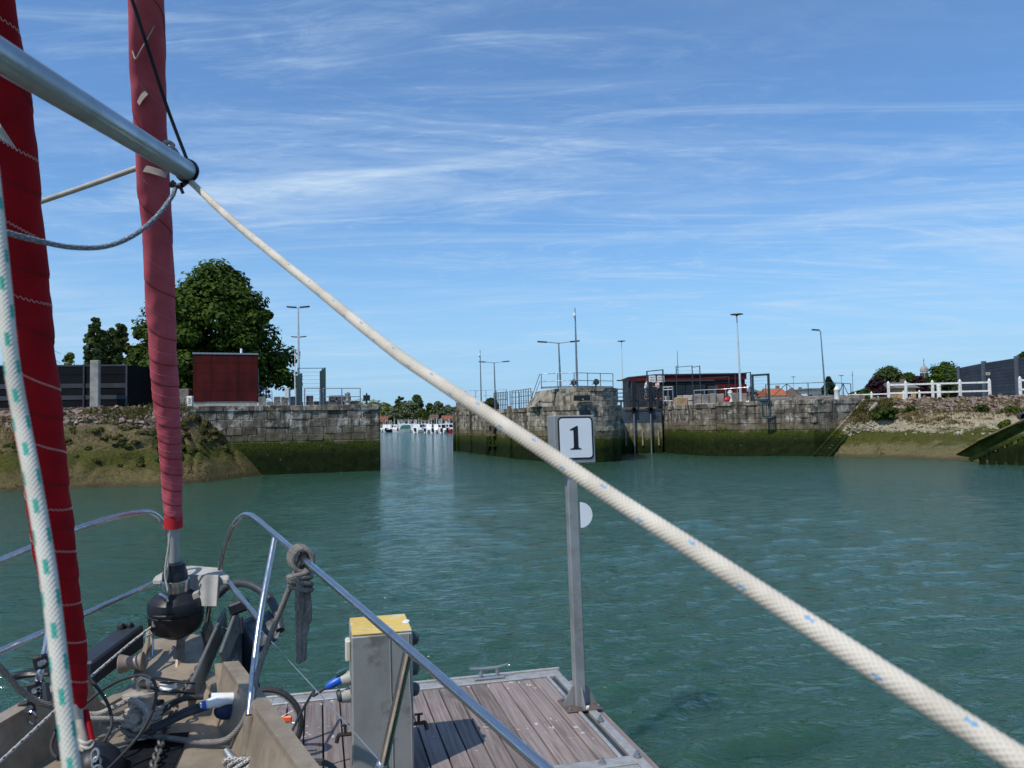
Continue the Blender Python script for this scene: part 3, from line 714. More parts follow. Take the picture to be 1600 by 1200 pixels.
# dark screen fence on the left
fdark = mat('dark_fence_board', (.005, .006, .009), (.003, .0035, .005), .6, 0, 1.5, rnd=.25, spec=.15)
fmid = mat('grey_fence_band', (.062, .066, .075), (.042, .045, .052), .6, 0, 1.0, rnd=.15, spec=.15)
f0, f1 = V((-43, 44.3, 4.1)), V((-23.6, 47.0, 4.1)); fd = (f1 - f0).normalized(); fn = V((fd.y, -fd.x, 0)); FL = (f1 - f0).length
sf = thing('screen_fence', 'dark slatted screen fence with pale concrete post on the left bank', 'fence', (-30, 46, 4.1))
zc = 0
for i, (h, m_, pr) in enumerate([(.22, fmid, .03), (.42, fdark, 0), (.28, fmid, .03), (.42, fdark, 0), (.30, fmid, .03), (.52, fdark, 0), (.50, fdark, .015), (.12, fmid, .04)]):
    for k in range(8):
        a = f0 + fd * (FL * k / 8 + .02); c = f0 + fd * (FL * (k + 1) / 8 - .02)
        b = MB(); b.obox((a + c) / 2 + V((0, 0, zc + h / 2)) + fn * pr, (c - a) / 2, fn * .03, V((0, 0, h / 2 - .01))); b.build('board', m_, sf)
    zc += h
FH = zc
b = MB(); b.obox((f0 + f1) / 2 + V((0, 0, FH / 2)) - fn * .04, (f1 - f0) / 2, fn * .008, V((0, 0, FH / 2 - .02))); b.build('backing', fdark, sf)
for s in [i / 8 for i in range(9)]:
    p = f0 + fd * FL * s; b = MB(); b.box(p + V((0, 0, FH / 2)) + fn * .07, (.09, .09, FH), math.atan2(fd.y, fd.x)); b.build('steel_post', fmid, sf)
pc = at(151, 600, 46.0); p = V((pc.x, pc.y, 4.1)); b = MB(); b.box(p + fn * .2 + V((0, 0, FH / 2 + .06)), (.48, .35, FH + .2), math.atan2(fd.y, fd.x)); b.build('concrete_post', conc, sf, bevel=.02)
g1 = f1 + V((.9, 1.6, 0)); 
for k in range(3):
    a = f1.lerp(g1, k / 3); c = f1.lerp(g1, (k + 1) / 3); b = MB(); b.beam(a + V((0, 0, FH * .49)), c + V((0, 0, FH * .49)), .05, FH * .97); b.build('return_panel', fdark, sf)
# other small things of the left quay
b0 = at(297, 633, 46.6); b0.z = 4.2
t = thing('marker_stone', 'small white marker block with a black figure beside the red hut', 'marker', b0)
b = MB(); b.box(b0 + V((0, 0, .32)), (.34, .25, .64)); b.build('block', white_p, t, bevel=.03)
b = MB(); 
for dz in (.20, .34, .48): b.box(b0 + V((0, -.135, dz)), (.13, .012, .03))
b.box(b0 + V((.05, -.136, .34)), (.03, .012, .30)); b.build('figure', black_p, t)
rubw = mat('old_masonry', (.24, .215, .18), (.13, .115, .095), .95, 0, 2, bump=.5, rnd=.2)
def low_wall(name, p0, p1, h, label, seed, n, m=rubw, w=.4, rows=2):
    t = thing(name, label, 'wall', p0); rs = random.Random(seed); p0, p1 = V(p0), V(p1)
    for r_ in range(rows):
        for i in range(n):
            a = p0.lerp(p1, i / n); c = p0.lerp(p1, (i + 1) / n); hh = h / rows
            if r_ == rows - 1 and rs.random() < .15: continue
            stone(t, (a + c) / 2 + V((0, 0, hh * (r_ + .5))), (c - a), ((c - a).length * rs.uniform(.9, .98), w * rs.uniform(.85, 1.1), hh * rs.uniform(.88, 1.02)), m, rs)
    return t
low_wall('ruined_wall', up(at(274, 630, 47.2), 4.15), up(at(305, 630, 47.4), 4.15), .62, 'low rough masonry left of the red hut', 3, 4)
st_ = at(288, 626, 47.8); st_.z = 4.72; rs_ = random.Random(4); b = MB()
tt = thing('stone_block', 'rough grey stone lump on the low masonry beside the white marker', 'stone', st_)
stone(tt, st_ + V((0, 0, .3)), (1, .1), (.75, .6, .62), rubw, rs_)
low_wall('ruined_wall', up(at(404, 630, 48.0), 4.15), up(at(462, 630, 48.6), 4.15), .62, 'low rough masonry between the red hut and the tall fence panels', 5, 5)
low_wall('parapet', up(at(478, 630, 50), 4.15), up(at(560, 630, 51), 4.15), .72, 'dark low parapet behind the quay end railing', 6, 7, mat('dark_parapet', (.10, .095, .09), (.05, .05, .048), .9, 0, 2, rnd=.2), .5)
cb = at(449, 631, 48.1); cb.z = 4.2
t = thing('meter_cabinet', 'small pale grey cabinet on a post beside the fence panels', 'cabinet', cb)
b = MB(); b.box(cb + V((0, 0, .78)), (.28, .2, .62)); c1_ = b.build('box', mat('pale_cabinet', (.55, .58, .56), (.45, .48, .46), .5), t, bevel=.02)
b = MB(); b.box(cb + V((.16, 0, .55)), (.06, .08, 1.1)); b.build('post', galv, t)
b = MB(); b.box(cb + V((0, -.103, .78)), (.24, .006, .56)); b.build('door', mat('pale_cabinet', (.5, .5, .5)), t)
# tall mesh gate panels
def mesh_panel(name, p0, p1, z0, h, m, label, n=9, fr=.06, cat='fence', wires=True, vert=0):
    p0, p1 = up(p0, z0), up(p1, z0); t = thing(name, label, cat, p0)
    for p in (p0, p1): b = MB(); b.box(p + V((0, 0, h / 2)), (fr, fr, h)); b.build('post', m, t)
    for k in range(n + 1):
        z = .12 + (h - .16) * k / n; b = MB(); q = fr * .7 if k in (0, n) else .012
        b.beam(p0 + V((0, 0, z)), p1 + V((0, 0, z)), q, q); b.build('wire' if 0 < k < n else 'frame_rail', m, t)
    for k in range(vert):
        c = p0.lerp(p1, (k + 1) / (vert + 1)); b = MB(); b.beam(c + V((0, 0, .12)), c + V((0, 0, h - .04)), .012, .012); b.build('wire', m, t)
    return t
def louvre(name, px, ytop, d0, d1, n, label, z0=4.15, back=0):
    t = thing(name, label, 'fence', up(at(px, 630, d0), z0))
    for k in range(n):
        s = k / max(1, n - 1); d = d0 + (d1 - d0) * s; p = up(at(px - 7 * s, 630, d), z0); h = zat(px, ytop, d0) - z0
        b = MB(); b.box(p + V((0, 0, h / 2)), (.07, .20, h)); b.build('steel_post', tealst, t, bevel=.01)
    return t
louvre('security_fence', 471, 583, 47.9, 51, 7, 'row of tall dark teal fence posts at the quay edge left of the railing')
louvre('security_fence', 508, 574, 50.5, 54, 6, 'shorter row of tall dark teal fence posts behind the quay end railing')
mesh_panel('wire_screen', at(466, 630, 53.5), at(504, 630, 53.8), 4.15, zat(485, 574, 53.5) - 4.15, tealst, 'see-through wire screen of thin horizontal bars between the teal fence posts', 10)
b = MB(); pp = up(at(472, 640, 47.75), 0); b.box(pp + V((0, -.12, 3.7)), (.16, .16, 1.4)); tag(b.build('wall_post', tealst, bevel=.01), 'dark teal steel post fixed down the face of the left quay', 'post')
railing('quay_railing', [up(at(476, 630, 48.5), 4.2), up(at(500, 630, 48.7), 4.2)], 1.08, galv, 'short grey tube railing gate beside the teal fence posts', (), 2, .035)
railing('quay_railing', [up(at(505, 630, 48.9), 4.2), up(at(563, 630, 49.6), 4.2)], 1.08, galv, 'grey tube railing at the end of the left quay', (.5,), 3, .03)
bo = at(543, 630, 49.6); bo.z = 4.2
t = thing('bollard', 'cream mooring bollard behind the left quay end railing', 'bollard', bo)
b = MB(); b.lathe([(.17, 0), (.17, .1), (.14, .15), (.14, .62), (.19, .7), (.19, .76), (.1, .86), (.03, .9)], bo, n=14); b.build('post', cream_c, t, True)
lb = at(573, 629, 48.9); lb.z = 4.2
t = thing('signal_lamp', 'black box signal lamp on the tip of the left quay', 'lamp', lb)
b = MB(); b.cyl(lb, lb + V((0, 0, .25)), .05, n=8); b.build('stem', black_p, t)
b = MB(); b.box(lb + V((0, 0, .42)), (.40, .3, .36)); b.build('housing', black_p, t, bevel=.02)
b = MB(); b.lathe([(.05, 0), (.05, .1), (.02, .14)], lb + V((0, 0, .6)), n=8); b.build('knob', black_p, t)
lamp('street_lamp', (464, 467), 479, 628, 58, 'twin', polew, 'tall pale lamp post with double head behind the left quay', .10)
lamp('street_lamp', (465.5, 467.5), 526, 628, 88, 'twin', polew, 'far lamp post whose double head shows halfway up the tall left lamp post', .08)
b = MB(); p = up(at(461, 630, 56), 4.1); b.tube([p, up(p, zat(459, 545, 56))], [.06, .02], 6); tag(b.build('antenna_mast', whitegel), 'thin white mast beside the tall left lamp post', 'mast')
sg = at(277, 603, 47.9)
t = thing('road_sign', 'small blue sign peeping out right of the pink furled sail', 'sign', up(sg, 4.15))
b = MB(); b.cyl(up(sg, 4.15), sg + V((0, 0, .3)), .03, n=6); b.build('pole', galv, t)
b = MB(); b.box(sg + V((-.1, -.04, 0)), (.42, .02, .42)); b.build('plate', mat('sign_blue', (.02, .09, .38), (.02, .07, .3), .4), t)
# channel pier ----------------------------------------------------------
R1 = [up(at(833, 606, 57.5), 5.25), up(at(846, 606, 55.0), 5.25), up(at(900, 606, 54.4), 5.25), up(at(958, 606, 56.3), 5.25)]
railing('pier_railing', R1[1:], 1.08, railst, 'grey tube railing along the top of the rounded pier', (.5,), 6, .028)
b = MB(); b.cyl(R1[1] + V((-.1, 0, 1.08)), up(at(826, 636, 57), 4.05), .026, n=6); b.cyl(R1[1] + V((-.1, 0, .55)), up(at(829, 636, 56.8), 4.05), .02, n=6); tag(b.build('stair_handrail', railst), 'sloping grey handrail running down the left side of the rounded pier', 'handrail')
b = MB(); b.plate([R1[1] + V((0, .06, .02)), R1[2] + V((0, .06, .02)), R1[3] + V((0, .06, .02)), R1[3] + V((0, .06, .16)), R1[2] + V((0, .06, .16)), R1[1] + V((0, .06, .16))], V((0, .02, 0))); tag(b.build('toe_board', galv), 'pale steel toe board under the pier railing', 'toe board')
railing('pier_railing', [up(at(712, 630, 80), 5.05), up(at(792, 630, 78), 5.05)], 1.15, railst, 'thin grey railing on the far end of the pier beside the channel', (.5,), 6, .025)
railing('pier_railing', [up(at(772, 640, 74), 4.0), up(at(793, 640, 71), 4.0)], 1.7, darkst, 'dark tall bar railing in the middle of the pier', (.3, .6), 9, .03)
railing('pier_railing', [up(at(797, 640, 66), 4.0), up(at(812, 640, 64), 4.0), up(at(830, 640, 61), 4.0)], 1.55, railst, 'cage of grey railings left of the rounded pier', (.3, .65), 9, .03)
railing('pier_railing', [up(at(799, 640, 70), 4.0), up(at(832, 640, 69), 4.0)], 1.6, railst, 'rear grey railing behind the railing cage of the pier', (.5,), 6, .03)
lamp('street_lamp', (873, 876), 535, 606, 57.6, 'double', railst, 'grey lamp post with two long arms on the rounded pier', .085)
lamp('street_lamp', (772, 774), 566, 632, 79, 'double', railst, 'grey lamp post with two long arms at the far end of the pier', .085)
lamp('camera_pole', (899, 902), 488, 606, 56.2, 'camera', railst, 'tall pole with a white camera dome rising behind the number sign', .085)
lamp('camera_pole', (750, 752), 552, 632, 78.5, 'camera', railst, 'thin pole with a white camera dome at the far end of the pier', .07)
for px, lab in ((896, 'left of the two small floodlights on the rounded pier'), (931, 'right of the two small floodlights on the rounded pier')):
    p = up(at(px, 600, 55.2), 5.27); t = thing('floodlight', lab, 'floodlight', p)
    b = MB(); b.box(p + V((0, 0, .12)), (.1, .1, .24)); b.build('bracket', darkst, t)
    b = MB(); b.lathe([(.08, -.16), (.2, -.05), (.23, .12), (.21, .14)], p + V((0, 0, .4)), V((.35, -.8, .25)), 14); b.build('housing', darkst, t, True)
    b = MB(); b.cyl(p + V((-.3, 0, .28)), p + V((-.12, 0, .33)), .05, n=8); b.build('ballast', galv, t)
p = at(909, 622, 53.55); t = thing('signal_box', 'black signal box fixed high on the rounded pier', 'signal', p)
b = MB(); b.box(p + V((0, .0, 0)), (1.12, .5, .38), R(2)); b.build('housing', black_p, t, bevel=.02)
b = MB(); b.box(p + V((.05, -.27, -.09)), (.12, .04, .1)); b.build('lens', galv, t)
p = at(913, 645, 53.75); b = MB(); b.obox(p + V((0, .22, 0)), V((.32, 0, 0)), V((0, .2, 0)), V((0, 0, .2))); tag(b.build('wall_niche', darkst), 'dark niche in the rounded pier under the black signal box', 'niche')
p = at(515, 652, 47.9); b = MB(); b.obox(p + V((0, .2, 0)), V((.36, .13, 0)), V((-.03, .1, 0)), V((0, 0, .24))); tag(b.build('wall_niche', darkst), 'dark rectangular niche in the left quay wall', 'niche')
# sluice gate and footbridge -------------------------------------------
SG = thing('sluice_gate', 'blue grey steel sluice gate with two lifting rods beside the rounded pier', 'gate', (11.3, 67.5, 0))
gy = 67.2; gl, gr_ = gx(967, gy), gx(1034, gy)
slate = mat('slate_blue_steel', (.055, .075, .10), (.035, .05, .068), .5, .1, 1.2, dirt=(.03, .03, .03), dscale=1.0)
b = MB(); b.box(((gl + gr_) / 2, gy + .1, (zat(1000, 639, gy) + zat(1000, 661, gy)) / 2), (gr_ - gl, .2, zat(1000, 639, gy) - zat(1000, 661, gy))); b.build('gate_leaf', slate, SG, bevel=.02)
zb = zat(1000, 661, gy); b = MB(); b.box(((gl + gr_) / 2, gy + .16, (zb - 1.5) / 2), (gr_ - gl, .3, zb + 1.5)); b.build('sill_wall', quay_mat('sluice_sill', (.30, .28, .22), (.2, .18, .14), (.4, .38, .3), zal=1.35, rnd=0), SG)
for px in (990, 1016):
    x = gx(px, gy); b = MB(); b.cyl((x, gy - .2, -.5), (x, gy - .2, 3.9), .07, n=8); b.cyl((x, gy - .2, 1.9), (x, gy - .2, 2.2), .10, n=8); b.build('lifting_rod', galv, SG, True)
    b = MB(); b.box((x, gy - .2, 4.9), (.30, .34, 2.6)); b.build('actuator', black_p, SG, bevel=.03)
    b = MB(); b.box((x, gy - .22, 3.75), (.42, .3, .5)); b.build('actuator_foot', black_p, SG, bevel=.08)
for px in (977, 1003, 1028):
    x = gx(px, gy); b = MB(); b.box((x, gy - .05, 1.3), (.1, .12, 1.3)); b.build('guide_strip', palem, SG)
FB = thing('footbridge', 'dark steel footbridge over the sluice gate', 'footbridge', (11.3, 68.2, 4.1))
zd = zat(1000, 626, gy + .6); bl, br = gx(966, gy), gx(1068, gy)
b = MB(); b.box(((bl + gx(1036, gy)) / 2, gy + .7, zd), (gx(1036, gy) - bl, 1.3, .16)); b.build('deck', darkst, FB)
b = MB(); b.box(((bl + br) / 2 + .3, gy + .05, zat(1030, 640, gy)), (br - bl - .6, .2, .16)); b.build('lower_beam', darkst, FB)
for px in (971, 998, 1028, 1040): x = gx(px, gy); b = MB(); b.box((x, gy + .1, (zd + 3.5) / 2), (.14, .14, zd - 3.5)); b.build('strut', darkst, FB)
for yy, nm in ((gy + .1, 'front_railing'), (gy + 1.3, 'rear_railing')):
    b = MB()
    for k in (1.05, .7, .35): b.beam((bl, yy, zd + k), (gx(1036, gy), yy, zd + k), .045, .045)
    for i in range(7): x = bl + (gx(1036, gy) - bl) * i / 6; b.box((x, yy, zd + .52), (.05, .05, 1.05))
    b.build(nm, darkst, FB)
# people ------------------------------------------------------------
skin = mat('skin', (.45, .27, .19), (.40, .23, .16), .55); shirt_w = mat('white_shirt', (.75, .73, .75), (.66, .64, .67), .8); shirt_p = mat('pale_pink_shirt', (.68, .55, .58), (.6, .48, .52), .8)
jeans = mat('blue_grey_trousers', (.12, .15, .20), (.08, .1, .14), .85); darkc = mat('dark_trousers', (.03, .03, .04), (.02, .02, .025), .85); hairm = mat('dark_hair', (.03, .02, .015), (.02, .013, .01), .6)
def skinned(name, verts, edges, radii, m, parent, root=0):
    me = bpy.data.meshes.new(name); me.from_pydata([tuple(v) for v in verts], edges, []); me.materials.append(m)
    o = link(name, me, parent); md = o.modifiers.new('skin', 'SKIN'); o.modifiers.new('sub', 'SUBSURF').levels = 1
    sv = me.skin_vertices[0].data if me.skin_vertices else None
    if sv is None:
        bm = bmesh.new(); bm.from_mesh(me); bm.verts.layers.skin.verify(); bm.to_mesh(me); bm.free(); sv = me.skin_vertices[0].data
    for i, r_ in enumerate(radii): sv[i].radius = r_ if isinstance(r_, tuple) else (r_, r_); sv[i].use_root = (i == root)
    return o
def person(loc, face, pose, shirt, legs, label):
    t = thing('person', label, 'person', loc); loc = V(loc)
    q = Quaternion((0, 0, 1), face)      # the figure is laid out facing -Y
    L_ = lambda x, y, z: loc + q @ V((x, y, z))
    lean = pose.get('lean', 0); sp = lambda z: -lean * max(0, z - .9)
    P = [L_(0, 0, .93), L_(0, sp(1.15), 1.15), L_(0, sp(1.4), 1.38), L_(0, sp(1.5) - .01, 1.50), L_(0, sp(1.6) - .03, 1.60), L_(0, sp(1.7) - .02, 1.70)]
    rad_ = [.125, .115, .13, .055, .085, .075]; E = [(0, 1), (1, 2), (2, 3), (3, 4), (4, 5)]
    for s in (-1, 1):
        k = len(P); st = pose.get('step', .06) * s
        P += [L_(s * .10, 0, .86), L_(s * .10, st * .6 - .03, .48), L_(s * .11, st, .09), L_(s * .12, st - .16, .04)]; rad_ += [.09, .062, .042, .04]; E += [(0, k), (k, k + 1), (k + 1, k + 2), (k + 2, k + 3)]
    arms = []
    for s in (-1, 1):
        k = len(P); el, ha = pose['arms'][0 if s < 0 else 1]
        P += [L_(s * .19, sp(1.4), 1.40), L_(*el), L_(*ha)]; rad_ += [.06, .042, .032]; E += [(2, k), (k, k + 1), (k + 1, k + 2)]
        hd = (V(ha) - V(el)).normalized(); sx_ = hd.cross(V((0, 0, 1))); sx_ = sx_.normalized() if sx_.length > .1 else V((1, 0, 0))
        palm = V(ha) + hd * .08; kp = len(P); P += [L_(*palm)]; rad_ += [.035]; E += [(k + 2, kp)]
        for f_ in range(4):
            c = palm + sx_ * (.028 * (f_ - 1.5)); a = c + hd * .05; e_ = a + hd * (.028, .04, .037, .02)[f_] + V((0, 0, -.02)); kk = len(P); P += [L_(*a), L_(*e_)]; rad_ += [.010, .009]; E += [(kp, kk), (kk, kk + 1)]
        th = V(ha) + hd * .05 + sx_ * .05 * s; kk = len(P); P += [L_(*th), L_(*(th + hd * .04))]; rad_ += [.012, .010]; E += [(kp, kk), (kk, kk + 1)]
        arms.append((L_(s * .19, sp(1.4), 1.40), L_(*el)))
    skinned('body', P, E, rad_, skin, t)
    b = MB(); hc = (P[4] + P[5]) / 2 + V((0, 0, .01)); fw = q @ V((0, -1, 0)); b.ball(hc - fw * .02 + V((0, 0, .045)), .098, 10, (1, 1, .85)); b.build('hair', hairm, t, True)
    b = MB(); b.tube([hc + fw * .085 + V((0, 0, .01)), hc + fw * .115 + V((0, 0, -.025))], [.01, .016], 6)
    b.build('nose', skin, t)
    b = MB()
    for s in (-1, 1): b.ball(hc + fw * .085 + (q @ V((s * .032, 0, .015))), .012, 6)
    b.build('eyes', black_p, t)
    SP = [P[0] + V((0, 0, -.03)), P[1], P[2], P[2] + V((0, 0, .08))]; SE = [(0, 1), (1, 2), (2, 3)]; SR = [.15, .145, .15, .07]
    for a, e_ in arms: k = len(SP); SP += [a, a.lerp(e_, .7)]; SE += [(2, k), (k, k + 1)]; SR += [.08, .062]
    skinned('shirt', SP, SE, SR, shirt, t)
    LP = [P[0]]; LE = []; LR = [.155]
    for i in (6, 10): k = len(LP); LP += [P[i], P[i + 1], P[i + 1].lerp(P[i + 2], .9)]; LE += [(0, k), (k, k + 1), (k + 1, k + 2)]; LR += [.105, .08, .062]
    skinned('trousers', LP, LE, LR, legs, t)
    return t
zp = zd + .09
person((gx(1009.5, gy + .7), gy + .7, zp), R(75), {'lean': .15, 'step': .1, 'arms': [((-.25, -.12, 1.15), (-.16, -.38, 1.2)), ((.25, -.15, 1.15), (.14, -.40, 1.2))]}, shirt_w, jeans, 'person in white shirt leaning on the footbridge actuator')
person((gx(1030.5, gy + .9), gy + .9, zp), R(-70), {'lean': .28, 'step': .16, 'arms': [((-.24, -.2, 1.12), (-.12, -.42, 1.15)), ((.25, -.15, 1.1), (.14, -.42, 1.12))]}, shirt_p, darkc, 'person in pale pink shirt and dark trousers bending forward on the footbridge')
# control building ------------------------------------------------------
CBy = 76.0
CB = thing('control_building', 'low dark red control building with grey canopy behind the sluice', 'building', (gx(1085, CBy), CBy, 4.1))
xa, xb, xc = gx(985, CBy + 4), gx(1026, CBy), gx(1167, CBy + 1); zt = zat(1100, 583, CBy); z0 = 4.05
glassd = mat('dark_glass', (.006, .008, .012), (.004, .005, .008), .12, 0, 1)
b = MB(); b.prism([(xa, CBy + 4.5), (xb, CBy + .6), (xc - .1, CBy + 1), (xc - .1, CBy + 9), (xa, CBy + 9)], z0, zt - .12); b.build('wall', mat('charcoal_wall', (.018, .021, .026), (.012, .014, .018), .6, 0, 2, spec=.2), CB)
b = MB(); b.prism([(xa - .12, CBy + 4.4), (xb - .05, CBy + .2), (xc, CBy + .6), (xc, CBy + 9.2), (xa - .12, CBy + 9.2)], zt - .12, zt); b.build('roof', darkst, CB)
for i in range(9):
    x0_, x1_ = xb + (xc - xb) * i / 9 + .01, xb + (xc - xb) * (i + 1) / 9 - .01; yy = CBy + .42 + .4 * i / 9
    b = MB(); b.box(((x0_ + x1_) / 2, yy, zt - .38), (x1_ - x0_, .08, .48)); b.build('fascia_panel', wood_red2, CB)
    if i < 5: b = MB(); b.box(((x0_ + x1_) / 2, yy + .2, z0 + 1.15), (x1_ - x0_ - .05, .05, 2.2)); b.build('window', glassd, CB)
    else:
        for k in range(4): b = MB(); b.box(((x0_ + x1_) / 2, yy + .05, z0 + .28 + k * .56), (x1_ - x0_, .06, .54)); b.build('wall_panel', wood_red2, CB)
x0_ = xb + (xc - xb) * .62; b = MB(); b.box((x0_, CBy + .55, z0 + 1.05), (.95, .08, 2.1)); dr = b.build('door', mat('grey_door', (.12, .125, .13), (.09, .09, .1), .5), CB); b = MB(); b.box((x0_ + .35, CBy + .49, z0 + 1.0), (.05, .05, .16)); b.build('handle', galv, dr)
b = MB(); b.box(((xb + x0_) / 2, CBy + .1, zt - .72), (x0_ - xb, .7, .14)); b.build('canopy', darkst, CB)
for i in range(4):
    s0, s1 = i / 4, (i + 1) / 4; A = V((xa, CBy + 4.35, 0)).lerp(V((xb, CBy + .42, 0)), s0); B_ = V((xa, CBy + 4.35, 0)).lerp(V((xb, CBy + .42, 0)), s1)
    b = MB(); b.beam(A + V((0, 0, zt - .35)), B_ + V((0, 0, zt - .35)), .08, .42); b.build('fascia_panel', wood_red2, CB)
b = MB(); b.box((gx(976, CBy + 4), CBy + 4.4, zat(976, 594, CBy + 4)), (1.3, .8, .1)); b.build('side_canopy', darkst, CB)
for i, (px, w_) in enumerate(((1019, .62), (1030, .40), (1036, .22))):
    p = at(px, 592, CBy - 3.5); t = thing('notice_board', ('large white notice on the angled end of the control building', 'middle white notice on the end of the control building', 'small right-hand white notice on the end of the control building')[i], 'notice', p)
    b = MB(); b.box(p, (w_, .03, .62)); b.build('sheet', whitegel, t)
    b = MB(); [b.box(p + V((0, -.02, dz)), (w_ * .75, .006, .06)) for dz in (-.18, -.02, .16)]; b.build('print', darkst, t)
    b = MB(); b.cyl(p + V((0, .03, .3)), V((p.x, p.y + .03, 4.05)), .025, n=6); b.build('pole', darkst, t)
p = V((gx(1061, CBy + 5), CBy + 5, zt)); t = thing('antenna', 'thin black antenna on the roof of the control building', 'antenna', p)
b = MB(); b.tube([p, up(p, zat(1061, 548, CBy + 5))], [.04, .02], 6); b.build('mast', darkst, t)
b = MB(); b.beam(p + V((-.3, 0, 1.1)), p + V((.1, 0, 1.1)), .04, .04); b.beam(p + V((-.2, 0, .7)), p + V((.1, 0, .7)), .05, .05); b.build('whips', darkst, t)
for i, (pa, ya, pb, yb, d) in enumerate(((1058, 579, 1083, 573, 70), (1083, 573, 1095, 578, 68), (1095, 590, 1140, 590, 67), (1150, 583, 1174, 583, 64))):
    mesh_panel('wire_fence', at(pa, 630, d), at(pb, 630, d - 1.5), 4.1, zat(pa, min(ya, yb), d) - 4.1, darkst, ('leftmost wire fence panel in front of the control building', 'tallest wire fence panel in front of the control building', 'faint wide wire fence panel before the red wall of the control building', 'wire fence panel between the white lamp post and the teal gate frame')[i], 9, .07)
mesh_panel('wire_fence', at(1012, 630, 70.5), at(1037, 630, 68.5), 4.1, zat(1037, 578, 69.5) - 4.1, darkst, 'dark fence frame behind the two people on the footbridge', 2, .11)
railing('quay_railing', [up(at(1037, 640, 67), 4.2), up(at(1052, 640, 66.5), 4.2)], 1.5, galv, 'short pale grey railing at the right end of the footbridge', (.2, .85), 3, .045)
railing('quay_railing', [up(at(1085, 628, 62.0), 4.1), up(at(1128, 628, 60.5), 4.1), up(at(1171, 628, 59.6), 4.2)], 1.1, galv, 'grey tube railing along the right quay in front of the white lamp post', (.0,), 6, .032)
low_wall('stone_parapet', up(at(1037, 630, 68), 4.0), up(at(1085, 630, 66), 4.0), .95, 'pale block parapet at the right end of the footbridge', 8, 6, mat('pale_blocks', (.40, .36, .29), (.27, .24, .19), .9, 0, 1.5, rnd=.15, bump=.3), .6)
low_wall('stone_parapet', up(at(1086, 630, 64), 4.0), up(at(1168, 630, 62.5), 4.0), .95, 'row of large grey stone blocks behind the right quay railing', 9, 7, rubw, .7, 1)
p = at(1064, 640, 64.5); p.z = 3.8; tt = thing('stone_block', 'tan stone block at the right end of the footbridge', 'stone', p); stone(tt, p + V((0, 0, .45)), (1, .1), (1.0, .7, .95), mat('tan_block', (.42, .30, .17), (.3, .2, .11), .9, 0, 2, bump=.4), rs_)
lamp('street_lamp', (1153, 1157.5), 491, 628, 61, 'disc', polew, 'white lamp post with saucer head on the right quay', .085)
lamp('street_lamp', (971.5, 973.5), 533, 622, 92, 'disc', polew, 'thin white lamp post with saucer head left of the control building', .06)
lamp('street_lamp', (1284, 1289.5), 517, 620, 63, 'single', railst, 'grey lamp post with single arm at the right near the conifer', .075)
lamp('street_lamp', (1240, 1240), 589, 620, 170, 'disc', railst, 'small distant lamp post above the orange roofs', .07)
lamp('street_lamp', (1315, 1316), 587, 620, 150, 'disc', railst, 'small distant lamp post right of the conifer', .07)
b = MB(); p = up(at(1333, 615, 120), 4); b.tube([p, up(p, zat(1333, 580, 120))], .05, 6); p2 = up(p, zat(1333, 586, 120)); b.beam(p2 - V((.25, 0, 0)), p2 + V((.25, 0, 0)), .05, .05); tag(b.build('antenna_mast', railst), 'thin distant mast right of the single-arm lamp post', 'mast')
# teal gate frame over the quay edge
gp0, gp1 = up(at(1177, 630, 59.0), 4.2), up(at(1202, 630, 58.2), 4.2)
t = thing('steel_gate', 'dark teal square steel gate frame on the edge of the right quay', 'gate', gp0); hg = zat(1190, 584, 58.6) - 4.2
for p in (gp0, gp1): b = MB(); b.box(p + V((0, 0, hg / 2)), (.15, .15, hg)); b.build('post', tealst, t, bevel=.01)
for z in (.05, hg - .08): b = MB(); b.beam(gp0 + V((.08, 0, z)), gp1 + V((-.08, 0, z)), .13, .15); b.build('frame_rail', tealst, t)
for k in range(7): z = .3 + k * .25; b = MB(); b.beam(gp0 + V((.08, 0, z)), gp1 + V((-.08, 0, z)), .012, .012); b.build('wire', tealst, t)
pl_ = V((gx(1190.5, 58), 57.8, 4.1)); pr_ = V((gx(1202, 58), 57.75, 4.1))
for p in (pl_, pr_): b = MB(); b.beam(p, p + V((0, 0, -1.15)), .11, .11); b.build('lower_post', tealst, t)
for z in (-.08, -1.1): b = MB(); b.beam(pl_ + V((.06, 0, z)), pr_ + V((-.06, 0, z)), .1, .1); b.build('lower_rail', tealst, t)
for q in (.35, .65): b = MB(); p = pl_.lerp(pr_, q); b.beam(p + V((0, .02, -.12)), p + V((0, .02, -1.06)), .05, .05); b.build('lower_bar', galv, t)
p = up(at(1141, 627, 60.5), 4.1)
t = thing('bollard', 'white mooring bollard beside the red bag on the right quay', 'bollard', p); b = MB(); b.lathe([(.2, 0), (.2, .15), (.17, .2), (.17, .75), (.21, .82), (.15, .95), (.05, 1.02)], p, n=14); b.build('post', white_p, t, True)
p = up(at(1137, 627, 60.0), 4.15)
t = thing('bag', 'bright red bag lying against the white bollard', 'bag', p); redm = mat('bright_red', (.55, .012, .025), (.4, .01, .02), .6)
b = MB(); b.ball(p + V((-.05, 0, .2)), .22, 12, (1.1, .8, .85)); b.ball(p + V((.1, 0, .36)), .15, 10, (1, .8, 1)); b.build('pouch', redm, t, True); b = MB(); b.tube(catmull([p + V((-.15, -.1, .45)), p + V((-.05, -.15, .62)), p + V((.1, -.1, .46))], 6), .025, 6); b.build('strap', darkc, t)
railing('road_railing', [up(at(1197, 620, 68), 4.15), up(at(1290, 620, 66), 4.15), up(at(1330, 620, 70), 4.15)], zat(1240, 599, 67) - 4.15, tealst, 'dark railing with crossed braces above the right quay', (), 7, .035, cross=True)
p = up(at(1308, 625, 59), 4.15)
